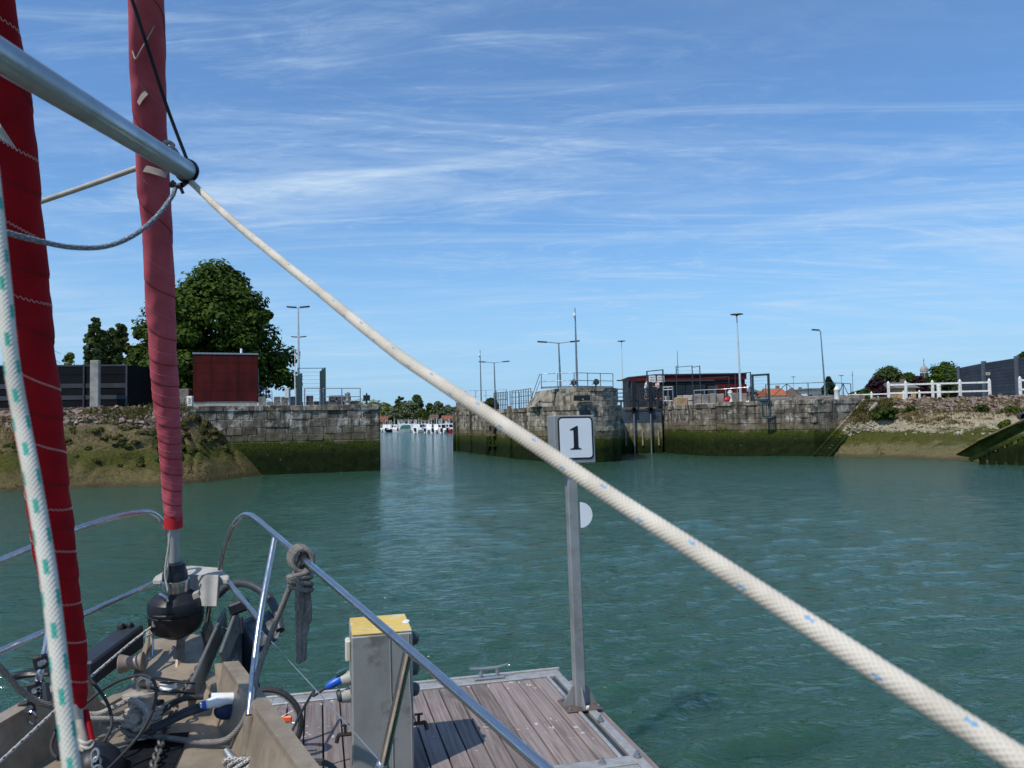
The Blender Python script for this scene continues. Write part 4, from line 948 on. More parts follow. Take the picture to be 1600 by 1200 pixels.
t = thing('bollard', 'white pointed bollard on the edge of the right quay near the stairs', 'bollard', p); b = MB(); b.lathe([(.2, 0), (.2, .75), (.22, .78), (.22, .84), (.16, .92), (.08, 1.08), (.02, 1.12)], p, n=14); b.build('post', white_p, t, True)
# rough stone paving sloping up behind the right quay
rs_ = random.Random(12); PV = thing('stone_paving', 'rough stone paving behind the coping of the right quay', 'paving', (21, 61, 4.1))
for i in range(130):
    s = rs_.random(); q = rs_.random(); p = at(1205 + 140 * s, 625, 60.4 - 1.0 * s + q * 3.2); stone(PV, (p.x, p.y, 4.16 + q * .36), (1, rs_.uniform(-.3, .3)), (rs_.uniform(.3, .6), rs_.uniform(.3, .5), .28), rubw, rs_)
# stone stairs between the right quay and the bank
STR = thing('stone_stairs', 'weedy stone stairs running down beside the right quay into the water', 'stairs', (23, 57, 0))
sa, sb = V((22.25, 57.1, -.1)), V((26.9, 58.65, 4.05)); sdir = V((sb.x - sa.x, sb.y - sa.y, 0)).normalized(); snr = V((sdir.y, -sdir.x, 0)); ns = 21
for i in range(ns):
    p = sa.lerp(sb, (i + .5) / ns); run = (V((sb.x - sa.x, sb.y - sa.y, 0)).length) / ns
    b = MB(); b.obox(p + snr * .55 + V((0, 0, -.17)), sdir * (run / 2 + .04), snr * .55, V((0, 0, .17))); b.build('step', q_right, STR, bevel=.02)
for off, nm in ((-.02, 'wall_stringer'), (1.22, 'outer_stringer')):
    zo = .1 if off < 0 else -.18; b = MB(); b.beam(sa + snr * off + V((0, 0, zo)), sb + snr * off + V((0, 0, zo)), .2, .2); b.build(nm, q_right if off < 0 else quay_mat('stringer_stone', (.36, .32, .25), (.24, .2, .15), (.4, .38, .3), rnd=0), STR, bevel=.03)
# slipway wall with timber rail at far right
SW = thing('slipway_wall', 'dark green weedy slipway wall with pale sloping top at the right edge', 'wall', (31, 46, 0))
A0, A1, A2 = atz(1480, 718, 0), at(1523, 690, 47.6), at(1600, 655, 45.5); A3 = A2 + (A2 - A1) * .9
bk = V((1.2, 1.6, 0))
b = MB(); b.plate([up(A0, -1), A0, A1 + V((0, 0, -.1)), A2 + V((0, 0, -.1)), A3 + V((0, 0, -.1)), up(A3, -1)], bk); b.build('face', mat('slip_weed', (.095, .11, .022), (.05, .062, .012), .85, 0, 1.3, bump=.5, spec=.15), SW)
b = MB(); b.beam(A1 + V((0, -.05, 0)) + bk * .3, A3 + V((0, -.05, 0)) + bk * .3, .22, .10); b.build('coping', mat('mossy_coping', (.17, .15, .085), (.10, .095, .05), .9, 0, 2, spec=.15), SW, bevel=.03)
b = MB(); b.plate([up(A0, -1) + V((.6, -1.2, 0)), A0 + V((.6, -1.2, -.1)), A2 + V((0, -1.0, -1.0)), up(A2, -1) + V((0, -1.0, 0))], bk * .2); b.build('dark_backing_plate', mat('slip_dark', (.018, .022, .008), (.01, .013, .005), .9, 0, 1.5, spec=.1), SW)  # added dark plate behind the piles, painting in the darkness under the rail
TR = thing('timber_slide', 'sloping timber rail on piles at the right edge of the water', 'rail', (31, 44, 0))
B0, B1 = at(1515, 719, 45.0), at(1600, 678, 43.5); B2 = B1 + (B1 - B0) * .8
b = MB(); b.beam(B0, B2, .22, .24); b.build('sloping_beam', q_timb, TR, bevel=.02)
for s in (.25, .42, .58, .75, .95, 1.2):
    p = B0 + (B1 - B0) * s; b = MB(); b.box((p.x, p.y + .05, (p.z - 1.2) / 2 - .05), (.26, .26, p.z + 1.1)); b.build('pile', q_timb, TR)
p = at(1598, 651, 50.5); t = thing('drain_pipe', 'dark round drain pipe poking out of the right bank', 'pipe', p); b = MB(); dv = V((-.35, -.9, -.05)).normalized(); b.lathe([(.26, 0), (.26, .8), (.2, .8), (.2, .1)], p - dv * .4, dv, 18); b.build('pipe', darkst, t, True)
# white fences
def wfence(name, posts, d0, d1, zb, h, label, rails=(.88, .42), w=.18):
    P = [up(at(px, 625, d0 + (d1 - d0) * i / max(1, len(posts) - 1)), zb) for i, px in enumerate(posts)]
    t = thing(name, label, 'fence', P[0])
    for p in P:
        b = MB(); b.box(p + V((0, 0, h / 2)), (w, w, h)); pp_ = b.build('post', white_p, t, bevel=.02); b = MB(); b.lathe([(w * .55, 0), (w * .5, .05), (.02, .14)], p + V((0, 0, h)), n=4); b.build('cap', white_p, pp_)
    for i in range(len(P) - 1):
        for k in rails: b = MB(); b.beam(P[i] + V((0, 0, h * k)), P[i + 1] + V((0, 0, h * k)), .1, .13); b.build('rail', white_p, t, bevel=.01)
wfence('white_fence', (1389, 1416, 1458, 1501, 1547), 60.5, 58.5, 4.05, 1.42, 'white post and rail fence along the crest of the right bank')
wfence('white_fence', (1595, 1660), 57.5, 56.5, 4.05, 1.5, 'white fence post with rails cut by the right picture edge')
wfence('white_fence', (1312, 1337, 1362, 1388, 1412, 1437), 88, 84, 4.3, 1.15, 'low white fence farther back behind the right bank', (.85,))
p = up(at(1467.5, 620, 66), 4.1); b = MB(); b.lathe([(.17, 0), (.17, 1.2), (.2, 1.3), (.05, 1.5)], p, n=10); tag(b.build('gate_post', white_p), 'single white gate post behind the white fence', 'post')
# dark panel fence on the right
DF = thing('panel_fence', 'tall dark blue grey panel fence on the right bank behind the white fence', 'fence', (40, 64, 4.1))
navy = mat('navy_fence_board', (.028, .036, .054), (.018, .024, .037), .6, 0, 1.2, rnd=.12); postm = mat('fence_post_grey', (.10, .12, .15), (.075, .09, .115), .5, .2, 2)
ps = [(1499, 69.5, 574), (1539, 66.5, 566), (1591, 63, 558), (1660, 59, 547)]
Q = [(up(at(px, 610, d), 4.1), zat(px, yt, d)) for px, d, yt in ps]
for i in range(3):
    (a, za), (c, zc_) = Q[i], Q[i + 1]
    for k in range(11):
        b = MB(); u0, u1 = k / 11, (k + 1) / 11
        pa, pb = up(a, 4.25 + (za - 4.3) * u0 + .008), up(c, 4.25 + (zc_ - 4.3) * u0 + .008); pc_, pd = up(c, 4.25 + (zc_ - 4.3) * u1 - .008), up(a, 4.25 + (za - 4.3) * u1 - .008)
        b.plate([pa, pb, pc_, pd], V((.01, .05, 0))); b.build('board', navy, DF)
for i in range(3):
    (a, za), (c, zc_) = Q[i], Q[i + 1]; b = MB(); n_ = V((.03, .06, 0)); b.plate([up(a, 4.26) + n_, up(c, 4.26) + n_, up(c, zc_ - .08) + n_, up(a, za - .08) + n_], V((.005, .01, 0))); b.build('backing', fdark, DF)
for i, (p, z) in enumerate(Q): b = MB(); b.box(up(p, (4.0 + z) / 2 + .05), (.3 if i in (1, 2) else .16, .3, z - 4.0 + .1)); b.build('steel_post', postm, DF, bevel=.01)
p = at(1543, 584, 65.8); t = thing('warning_plate', 'small pale plate on the dark panel fence', 'sign', p); b = MB(); b.box(p + V((0, -.05, 0)), (.36, .03, .24)); b.build('plate', cream_c, t); b = MB(); b.box(p + V((-.02, -.07, 0)), (.12, .012, .1)); b.build('symbol', mat('ochre_mark', (.45, .25, .08)), t)
# ------------------------------------------------------------------ trees
bark = mat('bark', (.10, .075, .05), (.055, .042, .03), .95, 0, 6, bump=.5, stretch=(1, 1, .25))
L_lime = leafmat('lime_tree_leaves', (.062, .100, .014), (.026, .050, .008), .35, .28); L_dark = leafmat('dark_leaves', (.040, .062, .018), (.055, .08, .024), .4, .25)
L_pop = leafmat('poplar_leaves', (.070, .10, .032), (.042, .066, .02), .5, .25); L_ylw = leafmat('yellow_green_leaves', (.12, .13, .025), (.07, .09, .02), .5, .35)
L_purp = leafmat('purple_leaves', (.030, .014, .016), (.02, .010, .012), .5, .15); L_will = leafmat('willow_leaves', (.13, .15, .085), (.085, .105, .06), .2, .3); L_far = leafmat('far_wood_leaves', (.12, .155, .055), (.17, .2, .08), .06, .3)  # far wood and willow leaves lightened, distance haze put into their colour
L_con = leafmat('conifer_leaves', (.014, .032, .014), (.022, .044, .018), .8, .1)
def tree(name, loc, h, rx, ry, zlo, label, m, n=6000, leaf=.2, seed=1, shape='round', nclump=90, group=None, trunk_r=None):
    """trunk, limbs and a crown made of leaf faces gathered in clumps; zlo = height where the crown starts"""
    rs = np.random.RandomState(seed); loc = V(loc); t = thing(name, label, 'tree', loc, group)
    tr = trunk_r or max(.06, h * .022); H = h - zlo
    b = MB(); top = loc + V((rs.randn() * .02 * h, rs.randn() * .02 * h, zlo + H * .75))
    b.tube([loc + V((0, 0, -.3)), loc + V((0, 0, .4)), loc.lerp(top, .5), top], [tr * 1.3, tr, tr * .7, tr * .15], 8)
    # clump centres
    C = []
    while len(C) < nclump:
        d = rs.randn(3); d /= np.linalg.norm(d); rad_ = rs.rand() ** .33 if rs.rand() < .35 else rs.uniform(.72, 1.0)
        q = d * rad_; zf = (q[2] + 1) / 2
        if shape == 'dome':
            an = rs.rand() * 6.283; zf = rs.rand() ** .85; rh = max(0, 1 - (max(0, zf - .18) / .82) ** 1.55) ** .62 * (.72 + .28 * min(1, zf / .15)); rr_h = rh * (rs.uniform(.62, 1.10) if rs.rand() < .7 else rs.rand() ** .5); sx = (rx, ry); q = np.array([math.cos(an) * rr_h, math.sin(an) * rr_h, 0])
        elif shape == 'round': k = 1 - .12 * (zf > .8) ; sx = (rx * k, ry * k)
        elif shape == 'column': k = 1.0 - .35 * zf; sx = (rx * k, ry * k)
        elif shape == 'cone': k = max(.08, 1 - zf); sx = (rx * k * 1.4, ry * k * 1.4)
        C.append((q[0] * sx[0], q[1] * sx[1], zlo + zf * H))
    C = np.array(C)
    for i in range(0, min(len(C), 26)):
        c = V(C[i]) + loc; s = loc + V((0, 0, max(.2 * h, min(C[i][2] * .75, zlo + H * .55)))); mid = s.lerp(c, .5) + V((0, 0, -.04 * h * (1 if shape != 'column' else -1)))
        b.tube([s, mid, c], [tr * .35, tr * .2, tr * .05], 5)
    b.build('trunk', bark, t, True)
    per = max(1, n // nclump); cr = (rx + ry) / 2 * (.30 if shape != 'cone' else .22) * (60 / nclump) ** .25
    cr *= 1.3 if shape == 'column' else 1; sz = rs.uniform(.45, 1.45, nclump) * ((1.25 - .75 * (C[:, 2] - zlo) / H) if shape == 'column' else 1); P = np.repeat(C, per, 0); S = np.repeat(sz, per)
    off = rs.randn(len(P), 3); off /= np.linalg.norm(off, axis=1)[:, None]; off *= (rs.rand(len(P)) ** .5)[:, None]
    P = P + off * (S * cr)[:, None] * np.array([1, 1, .72]); N = off + np.array([0, 0, .55]) + rs.randn(len(P), 3) * .35; N /= np.linalg.norm(N, axis=1)[:, None]
    P += np.array(loc)
    link('crown', quads_mesh('crown', P, N, leaf, m, rs), t); return t
def tree_px(name, px, ytop, d, wpx, label, m, zb=4.1, zlo=None, **kw):
    p = up(at(px, 630, d), zb); h = zat(px, ytop, d) - zb; w = wpx / FPX * d / 2
    return tree(name, p, h, w, w, h * .15 if zlo is None else zlo, label, m, **kw)
tree_px('lime_tree', 336, 424, 60, 220, 'large full green tree behind the red hut', L_lime, n=60000, leaf=.24, seed=3, nclump=170, shape='dome', zlo=.8)
tree_px('young_tree', 236, 500, 62, 66, 'smaller lighter green tree half hidden by the pink furled sail', leafmat('young_leaves', (.075, .105, .018), (.04, .06, .012), .5, .35), n=6000, leaf=.26, seed=5, nclump=70, zlo=1.6)
for i, (px, yt, d, w, lab) in enumerate(((150, 491, 108, 40, 'tall dark poplar, leftmost and highest of the three behind the dark fence'), (171, 507, 112, 36, 'middle poplar of the three behind the dark fence'), (189, 497, 110, 32, 'rightmost poplar of the three behind the dark fence'))):
    tree_px('poplar_tree', px, yt, d, w, lab, L_pop, n=20000, leaf=.34, seed=10 + i, nclump=150, shape='column', group='poplars behind the dark fence', zlo=1.5)
tree_px('small_tree', 112, 544, 85, 26, 'small yellow green tree showing above the dark fence', L_ylw, n=1800, leaf=.26, seed=14, nclump=26, zlo=2.5)
tree_px('small_tree', 98, 560, 88, 14, 'tiny pale tree top just left of the yellow green one', L_ylw, n=700, leaf=.26, seed=15, nclump=14, zlo=2)
for i, (px, yt, d, w, m_, lab, sh) in enumerate((
        (1388, 576, 110, 62, L_dark, 'dark rounded tree left of the church dome', 'dome'), (1374, 592, 100, 42, L_purp, 'purple leaved bush in front of the dark rounded tree', 'dome'), (1420, 584, 112, 40, L_lime, 'mid green bush behind the low white fence', 'dome'),
        (1436, 590, 104, 34, L_purp, 'second purple bush under the church dome', 'dome'), (1478, 569, 108, 66, L_lime, 'bright green tree right of the church dome beside the dark panel fence', 'dome'), (1494, 580, 92, 50, L_dark, 'dark green shrub partly behind the dark panel fence', 'dome'),
        (1296, 586, 95, 26, L_con, 'small dark conifer beside the single-arm lamp post', 'cone'), (1604, 547, 90, 24, L_lime, 'tree top peeping over the dark panel fence at the right edge', 'round'), (1347, 611, 96, 40, L_lime, 'low hedge bush behind the low white fence', 'round'), (767, 624, 92, 22, L_dark, 'small dark bush behind the pier railings', 'dome'))):
    tree_px(('round_tree', 'purple_bush', 'green_bush', 'purple_bush', 'round_tree', 'shrub', 'conifer', 'round_tree', 'hedge_bush', 'bush')[i], px, yt, d, w, lab, m_, n=9000, leaf=.24, seed=30 + i, nclump=80, shape=sh, zlo=.3)
# shrubs on the right bank
for i, (px, py, d, w, lab) in enumerate(((1535, 632, 55, .55, 'left of the two round green tufts on the right bank'), (1580, 633, 53.5, .55, 'right of the two round green tufts on the right bank'), (1382, 640, 56.5, 1.1, 'green shrub on the bank beside the stone stairs'), (1425, 636, 57.5, .9, 'second green shrub on the bank right of the stairs'), (1572, 658, 49.5, .6, 'pale grass tuft above the slipway wall'))):
    p = at(px, py + 6, d); rs = np.random.RandomState(60 + i); k = 1400; w *= .75; cl = rs.randn(14, 3) * .45; o_ = rs.randn(k, 3); o_ /= np.linalg.norm(o_, axis=1)[:, None]; o_ *= (rs.rand(k) ** .4)[:, None]; Pq = np.array(p) + (o_ * .5 + cl[rs.randint(0, 14, k)]) * np.array([w, w * .7, w * .6])
    t = thing('shrub', lab, 'shrub', p); link('foliage', quads_mesh('foliage', Pq, o_ + np.array([0, 0, .4]), .14, L_ylw if i == 4 else L_lime, rs, 2.0), t)
    b = MB(); [b.tube([p + V((0, 0, -.4)), p + V((rs.randn() * w * .4, rs.randn() * w * .3, w * .35))], [.03, .01], 5) for _ in range(6)]; b.build('stems', bark, t)
# ------------------------------------------------------------------ far shore and marina
for i, (px, yt, d, w, m_, lab, sh) in enumerate((
        (586, 630, 400, 60, L_far, 'leftmost light green wood tree beyond the marina', 'dome'), (604, 633, 380, 40, L_far, 'second light green tree beyond the marina', 'dome'), (615, 640, 330, 30, L_will, 'grey willow left of the white buildings', 'dome'), (626, 618, 350, 22, L_dark, 'tall dark tree, left of the pair beyond the marina', 'column'), (628, 632, 348, 36, L_dark, 'dark tree spreading under the left tall one', 'dome'),
        (651, 618, 352, 28, L_dark, 'tall dark tree, right of the pair beyond the marina', 'dome'), (642, 630, 335, 40, L_will, 'broad grey green willow behind the white buildings', 'dome'), (660, 640, 328, 22, L_dark, 'dark tree right of the broad willow', 'dome'), (663, 642, 318, 9, L_ylw, 'small yellow green tree above the white buildings', 'cone'), (672, 631, 350, 20, L_dark, 'dark tree behind the brown house', 'dome'),
        (684, 629, 345, 26, L_will, 'green tree left of the red roofed white house', 'dome'), (700, 635, 400, 26, L_will, 'hazy far tree behind the red roofed white house', 'dome'), (712, 638, 410, 26, L_will, 'hazy far tree at the pier edge', 'dome'), (560, 630, 420, 70, L_far, 'light green wood tree behind the tip of the left quay', 'dome'))):
    tree_px('far_tree', px, yt, d, w, lab, m_, zb=1.7, n=5000, leaf=.7, seed=80 + i, nclump=80, shape=sh, zlo=.5, group='trees beyond the marina')
roofr = mat('red_roof_tile', (.22, .065, .035), (.16, .045, .025), .85, 0, 1.5, rnd=.1); rooforange = mat('orange_roof_tile', (.38, .11, .045), (.28, .08, .03), .85, 0, 1.2); roofb = mat('brown_roof', (.12, .075, .05), (.08, .05, .035), .85, 0, 1.2); roofg = mat('grey_roof', (.16, .16, .16), (.1, .1, .1), .7, 0, 1.2)
wallw = mat('white_render', (.72, .70, .66), (.62, .6, .56), .85, 0, .8); wallb = mat('brown_wall', (.22, .17, .12), (.15, .115, .085), .9, 0, .8)
def house(pxl, pxr, yroof, yeave, zb, d, wm, rm, label, flat=False, nwin=3, name='house'):
    xl, xr = gx(pxl, d), gx(pxr, d); zr, ze = zat((pxl + pxr) / 2, yroof, d), zat((pxl + pxr) / 2, yeave, d); dp = max(5, (xr - xl) * .6)
    t = thing(name, label, 'house', ((xl + xr) / 2, d, zb))
    b = MB(); b.box(((xl + xr) / 2, d + dp / 2, (zb + ze) / 2), (xr - xl, dp, ze - zb)); b.build('wall', wm, t)
    b = MB()
    if flat: b.box(((xl + xr) / 2, d + dp / 2 - .2, ze + .12), (xr - xl + .6, dp + .8, .24))
    else: b.plate([(xl - .4, d - .4, ze - .1), (xl - .4, d + dp / 2, zr), (xl - .4, d + dp + .4, ze - .1)], (xr - xl + .8, 0, 0))
    rf = b.build('roof', rm, t)
    if not flat:
        b = MB(); b.box((xr - (xr - xl) * .15, d + dp / 2, zr + .1), (.5, .5, .7)); b.build('chimney', wallb, rf)
    for i in range(nwin):
        x = xl + (xr - xl) * (i + .5) / nwin; hw = (ze - zb) * .5; b = MB(); b.box((x, d - .02, zb + (ze - zb) * .55), ((xr - xl) / nwin * .5, .1, hw)); w_ = b.build('window', white_p, t); b = MB(); b.box((x, d - .08, zb + (ze - zb) * .55), ((xr - xl) / nwin * .4, .04, hw * .8)); b.build('pane', glassd, w_)
house(588, 604, 651, 659, 2, 310, wallb, roofr, 'red tile roofed house at the left end of the marina', nwin=2)
house(623, 639, 655, 656.5, 2, 300, wallw, roofg, 'left flat white building behind the marina', True, 2, 'boathouse')
house(639, 649, 655, 656.5, 2, 301, wallw, roofg, 'narrow flat white building next to the left one behind the marina', True, 1, 'boathouse')
house(658, 670, 655, 657, 2, 300, wallw, roofg, 'right flat white building behind the marina', True, 2, 'boathouse')
house(672, 683, 648, 656, 2, 306, wallb, roofb, 'brown roofed house between the white marina buildings', nwin=1)
house(691, 716, 649, 655, 2, 300, wallw, roofr, 'white house with red tile roof beside the pier', nwin=4)
house(1170, 1184, 607, 611, 4.1, 130, wallb, roofg, 'small grey roofed house seen through the teal gate frame', nwin=1); house(1186, 1206, 610, 614, 4.1, 135, wallb, roofr, 'low red roof behind the teal gate frame', nwin=1)
house(1205, 1228, 606, 617, 4.1, 120, wallw, rooforange, 'house with bright orange roof behind the crossed railing', nwin=2); house(1226, 1250, 610, 618, 4.1, 122, wallb, roofb, 'house with dark brown roof right of the orange one', nwin=2)
house(1244, 1262, 608, 613, 4.1, 140, wallw, roofr, 'small reddish house behind the crossed railing', nwin=2); house(1261, 1287, 606, 609, 4.1, 128, wallw, roofg, 'pale house with grey flat roof left of the conifer', True, 2)
house(1405, 1432, 596, 605, 4.1, 96, mat('ochre_wall', (.5, .33, .12), (.4, .26, .1), .9), roofg, 'small ochre house under the trees behind the white fence', nwin=1)
# church dome
cdm = at(1444, 580, 210); t = thing('church_tower', 'distant church tower with grey lantern dome above the trees', 'church', up(cdm, 4)); rr_ = .95
slatem = mat('dome_slate', (.30, .29, .28), (.2, .2, .2), .6, 0, .6)
b = MB(); b.lathe([(rr_, 0), (rr_, cdm.z - 4 - .2), (rr_ * 1.12, cdm.z - 4), (rr_ * 1.12, cdm.z - 3.7)], up(cdm, 4), n=8); tw = b.build('tower', mat('church_stone', (.42, .38, .32), (.33, .3, .25), .9), t)
for i in range(8):
    a = math.pi * 2 * i / 8 - math.pi / 2; b = MB(); b.box(up(cdm, cdm.z - 1.4) + V((math.cos(a) * rr_ * .94, math.sin(a) * rr_ * .94, 0)), (.55, .3, 1.7), a + math.pi / 2); b.build('louvre_opening', darkst, tw)
b = MB(); b.lathe([(rr_ * 1.12, .3), (rr_ * 1.05, .6), (rr_ * .9, .95), (rr_ * .6, 1.3), (.3, 1.5), (.22, 1.55), (.2, 1.95), (.05, 2.1)], cdm, n=16); dm_ = b.build('dome', slatem, t, True); b = MB(); b.tube([cdm + V((0, 0, 2.0)), cdm + V((0, 0, 3.5))], [.08, .05], 6); b.beam(cdm + V((-.3, 0, 3.0)), cdm + V((.3, 0, 3.0)), .08, .08); b.build('cross', darkst, dm_)
# moored boats
def moored(px, d, L, hm, cab, label, rz, cover=None, wheel=True):
    c = V((gx(px, d), d, 0)); t = thing('moored_boat', label, 'boat', c, 'small boats moored in the far marina'); ca, sa_ = math.cos(rz), math.sin(rz)
    X = lambda a, b_, z: c + V((a * ca - b_ * sa_, a * sa_ + b_ * ca, z * 1.25))
    st = [(-.5, .85, .75, .1), (-.2, 1.0, .8, 0), (.15, .95, .9, 0), (.38, .55, 1.05, .1), (.5, .04, 1.2, .5)]; B = L * .19; vs = []; fs = []
    for (a, w, z, k) in st: vs += [X(a * L, -B * w * .7, k - .15), X(a * L, -B * w, z), X(a * L, B * w, z), X(a * L, B * w * .7, k - .15)]
    for i in range(len(st) - 1):
        for j in range(3): fs.append((i * 4 + j, i * 4 + j + 1, i * 4 + 4 + j + 1, i * 4 + 4 + j))
        fs.append((i * 4 + 3, i * 4, i * 4 + 4, i * 4 + 7))
    fs += [(0, 1, 2, 3), (16, 19, 18, 17)]
    b = MB(); b.add(vs, fs); b.build('hull', hm, t)
    if cab:
        b = MB(); b.plate([X(-.18 * L, -B * .6, .8), X(.22 * L, -B * .6, .9), X(.10 * L, -B * .55, 1.95), X(-.16 * L, -B * .55, 2.0)], (X(0, B * 1.2, 0) - X(0, 0, 0))); cb_ = b.build('cabin', whitegel, t)
        for s in (-1, 1): b = MB(); b.plate([X(-.13 * L, s * B * .615, 1.35), X(.12 * L, s * B * .615, 1.35), X(.07 * L, s * B * .59, 1.8), X(-.13 * L, s * B * .59, 1.8)], (X(0, s * .03, 0) - X(0, 0, 0))); b.build('side_window', glassd, cb_)
        b = MB(); b.plate([X(.215 * L, -B * .5, 1.1), X(.215 * L, B * .5, 1.1), X(.13 * L, B * .45, 1.85), X(.13 * L, -B * .45, 1.85)], (X(.02, 0, 0) - X(0, 0, 0))); b.build('windscreen', glassd, cb_)
        b = MB(); b.cyl(X(-.1 * L, 0, 2.0), X(-.1 * L, 0, 3.2), .05, n=5); b.build('mast', whitegel, t)
    if cover:
        b = MB(); b.plate([X(-.42 * L, -B * .8, .8), X(.25 * L, -B * .8, .95), X(.1 * L, -B * .3, 1.9), X(-.3 * L, -B * .3, 1.7)], (X(0, B * 1.6, 0) - X(0, 0, 0))); b.build('canopy', cover, t)
    b = MB(); b.box(X(-.53 * L, 0, .7), (.5, .5, 1.0), rz); b.build('outboard_motor', black_p, t)
navyh = mat('navy_hull', (.012, .02, .07), (.01, .015, .05), .3); greenc = mat('green_canvas', (.01, .12, .085), (.01, .09, .065), .8); redh = mat('red_hull', (.5, .04, .03), (.4, .03, .02), .4); bluec = mat('blue_canvas', (.02, .06, .2), (.02, .05, .15), .8)
rm_ = random.Random(21)
def bline(px): return 258 - (px - 597) * .52
for a in ((614, bline(614), 4.6, navyh, 1, 'boat with dark blue hull in the marina', .5), (636, bline(636) + 3, 5.4, whitegel, 0, 'boat with a green canvas canopy in the marina', .3, greenc), (609, bline(609) + 14, 5.0, whitegel, 0, 'open white boat with blue canvas near the left of the marina', 2.6, bluec), (703, bline(703) - 2, 1.3, redh, 0, 'tiny red dinghy beside the pier', .3)): moored(*a)
for k in range(46):
    px = 596 + 111 * (k + rm_.random()) / 46; row = k % 3; cab = rm_.random() < .62
    if row == 0 and min(abs(px - q) for q in (614, 636, 703)) < 4: row = 1
    moored(px, bline(px) + 10 * row + rm_.uniform(0, 5), rm_.uniform(5.0, 7.0), whitegel, cab, 'small white cabin boat moored in the crowd of the far marina' if cab else 'small open white boat moored in the crowd of the far marina', rm_.choice((.9, 1.3, 1.9, 2.4, -1.2)) + rm_.uniform(-.2, .2))
for i, px in enumerate((600, 617, 654, 680, 692, 704)):
    x = gx(px, 275); b = MB(); b.cyl((x, 275, -1), (x, 275, 4.2), .35, .32, 8); b.cyl((x, 275, 4.2), (x, 275, 4.6), .36, .1, 8); tag(b.build('mooring_pile', q_timb), ('mooring pile at the left end of the marina', 'second mooring pile from the left in the marina', 'mooring pile between the flat white buildings', 'mooring pile before the brown roofed house', 'mooring pile left of the red roofed white house', 'mooring pile nearest the pier')[i], 'pile')
b = MB(); b.plate([(gx(560, 290), 292, -1), (gx(760, 290), 285, -1), (gx(760, 290), 289, 2.0), (gx(560, 290), 296, 2.0)], (0, 8, 0)); tag(b.build('far_bank', mat('far_bank_earth', (.20, .16, .11), (.12, .11, .06), .95, 0, .3)), kind='structure')
for z0_, z1_ in ((548, 575), (556, 590)):
    b = MB(); b.tube([at(40, z0_ - 22, 100), at(95, z1_ - 22, 101)], .025, 5); tag(b.build('overhead_cable', darkst), 'upper overhead cable left of the small tree' if z0_ == 548 else 'lower overhead cable left of the small tree', 'cable')
# ------------------------------------------------------------------ pontoon
PC = V((.41, 7.80, 0)); E1 = V((.9695, .245, 0)); E2 = V((-.245, .9695, 0)); PRZ = math.atan2(.245, .9695)
def pon(a, b_, z): return PC + E1 * a - E2 * b_ + V((0, 0, z))
def planks_mat():
    m, nt, b = nodes('weathered_planks'); T = NT(nt); p = T.pos()
    q = T.mapv(p, (1, 1, 1), (0, 0, -PRZ)); g1 = T.noise(T.mapv(q, (38, 1.6, 8)), 1.0, 6, .65); g2 = T.noise(T.mapv(q, (9, 1.1, 4)), 1.0, 4)
    oi = T.n('ShaderNodeObjectInfo')
    col = T.mix(T.ramp(g1, .3, .7), (.27, .215, .195), (.115, .086, .078)); col = T.mix(T.m('MULTIPLY', T.ramp(g2, .4, .7), .6), col, (.22, .19, .18))
    k = T.m('ADD', T.m('MULTIPLY', oi.outputs['Random'], .5), .75); gc = T.n('ShaderNodeCombineColor'); [T.l(k, gc.inputs[i]) for i in range(3)]
    col = T.mix(1.0, col, gc.outputs[0], 'MULTIPLY')
    col = T.mix(T.m('MULTIPLY', T.ramp(T.noise(p, 2.2, 6, .7), .58, .72), .65), col, (.07, .055, .052))
    sp = T.m('MULTIPLY', T.ramp(T.noise(p, 15, 3, .6), .62, .67), T.ramp(T.noise(p, 1.3, 2), .46, .56)); col = T.mix(sp, col, (.55, .52, .48))
    T.l(col, b.inputs['Base Color']); b.inputs['Roughness'].default_value = .85; T.bump(g1, .5, .008, b); return m
plankm = planks_mat(); ZD = .5
PT = thing('pontoon', 'floating pontoon of weathered grey brown planks edged with aluminium', 'pontoon', pon(0, 1, 0))
b = MB(); b.obox(pon(-3.2, 1.12, .26), E1 * 3.13, E2 * 1.06, V((0, 0, .19))); b.build('frame', mat('pontoon_float', (.10, .10, .095), (.06, .06, .055), .8), PT)
rs_ = random.Random(2); a = -.175; PLM = None
while a > -6.2:
    w = .142; b = MB(); b.obox((0, 0, 0), (w / 2 - .002, 0, 0), (0, .915, 0), (0, 0, .016))
    if PLM is None: PLM = b.mesh('plank', plankm, bevel=.003)
    o = bpy.data.objects.new('plank', PLM); COL.objects.link(o); c = pon(a - w / 2, 1.085, ZD - .016 + rs_.uniform(-.002, .002)); o.location = c - PT.location; o.rotation_euler = (0, 0, PRZ + rs_.uniform(-.001, .001)); o.parent = PT; a -= w + .009
def strip(name, a0, a1, b0, b1, z0, z1, m=alum, bev=.006): bb = MB(); bb.obox((pon(a0, b0, z0) + pon(a1, b1, z1)) / 2, E1 * abs(a1 - a0) / 2, E2 * abs(b1 - b0) / 2, V((0, 0, (z1 - z0) / 2))); return bb.build(name, m, PT, bevel=bev)
strip('edge_profile', -6.3, 0, 0, .155, .36, ZD + .012); strip('edge_lip', -6.3, .02, -.03, 0.0, .3, ZD + .03)
strip('side_profile', -.075, 0, .16, 2.45, .36, ZD + .008); strip('side_slot', -.135, -.08, .16, 2.02, .36, ZD - .012, darkst); strip('inner_profile', -.17, -.138, .16, 2.02, .36, ZD + .012)
strip('timber_fender', .003, .075, .25, 2.3, .28, ZD - .02, plankm, .01)
strip('cross_profile', -6.3, -.08, 2.03, 2.16, .36, ZD + .014); strip('cross_lip', -.55, -.08, 2.165, 2.3, .36, ZD + .006); strip('end_timber', -6.3, -.08, 2.31, 2.5, .34, ZD - .01, plankm)
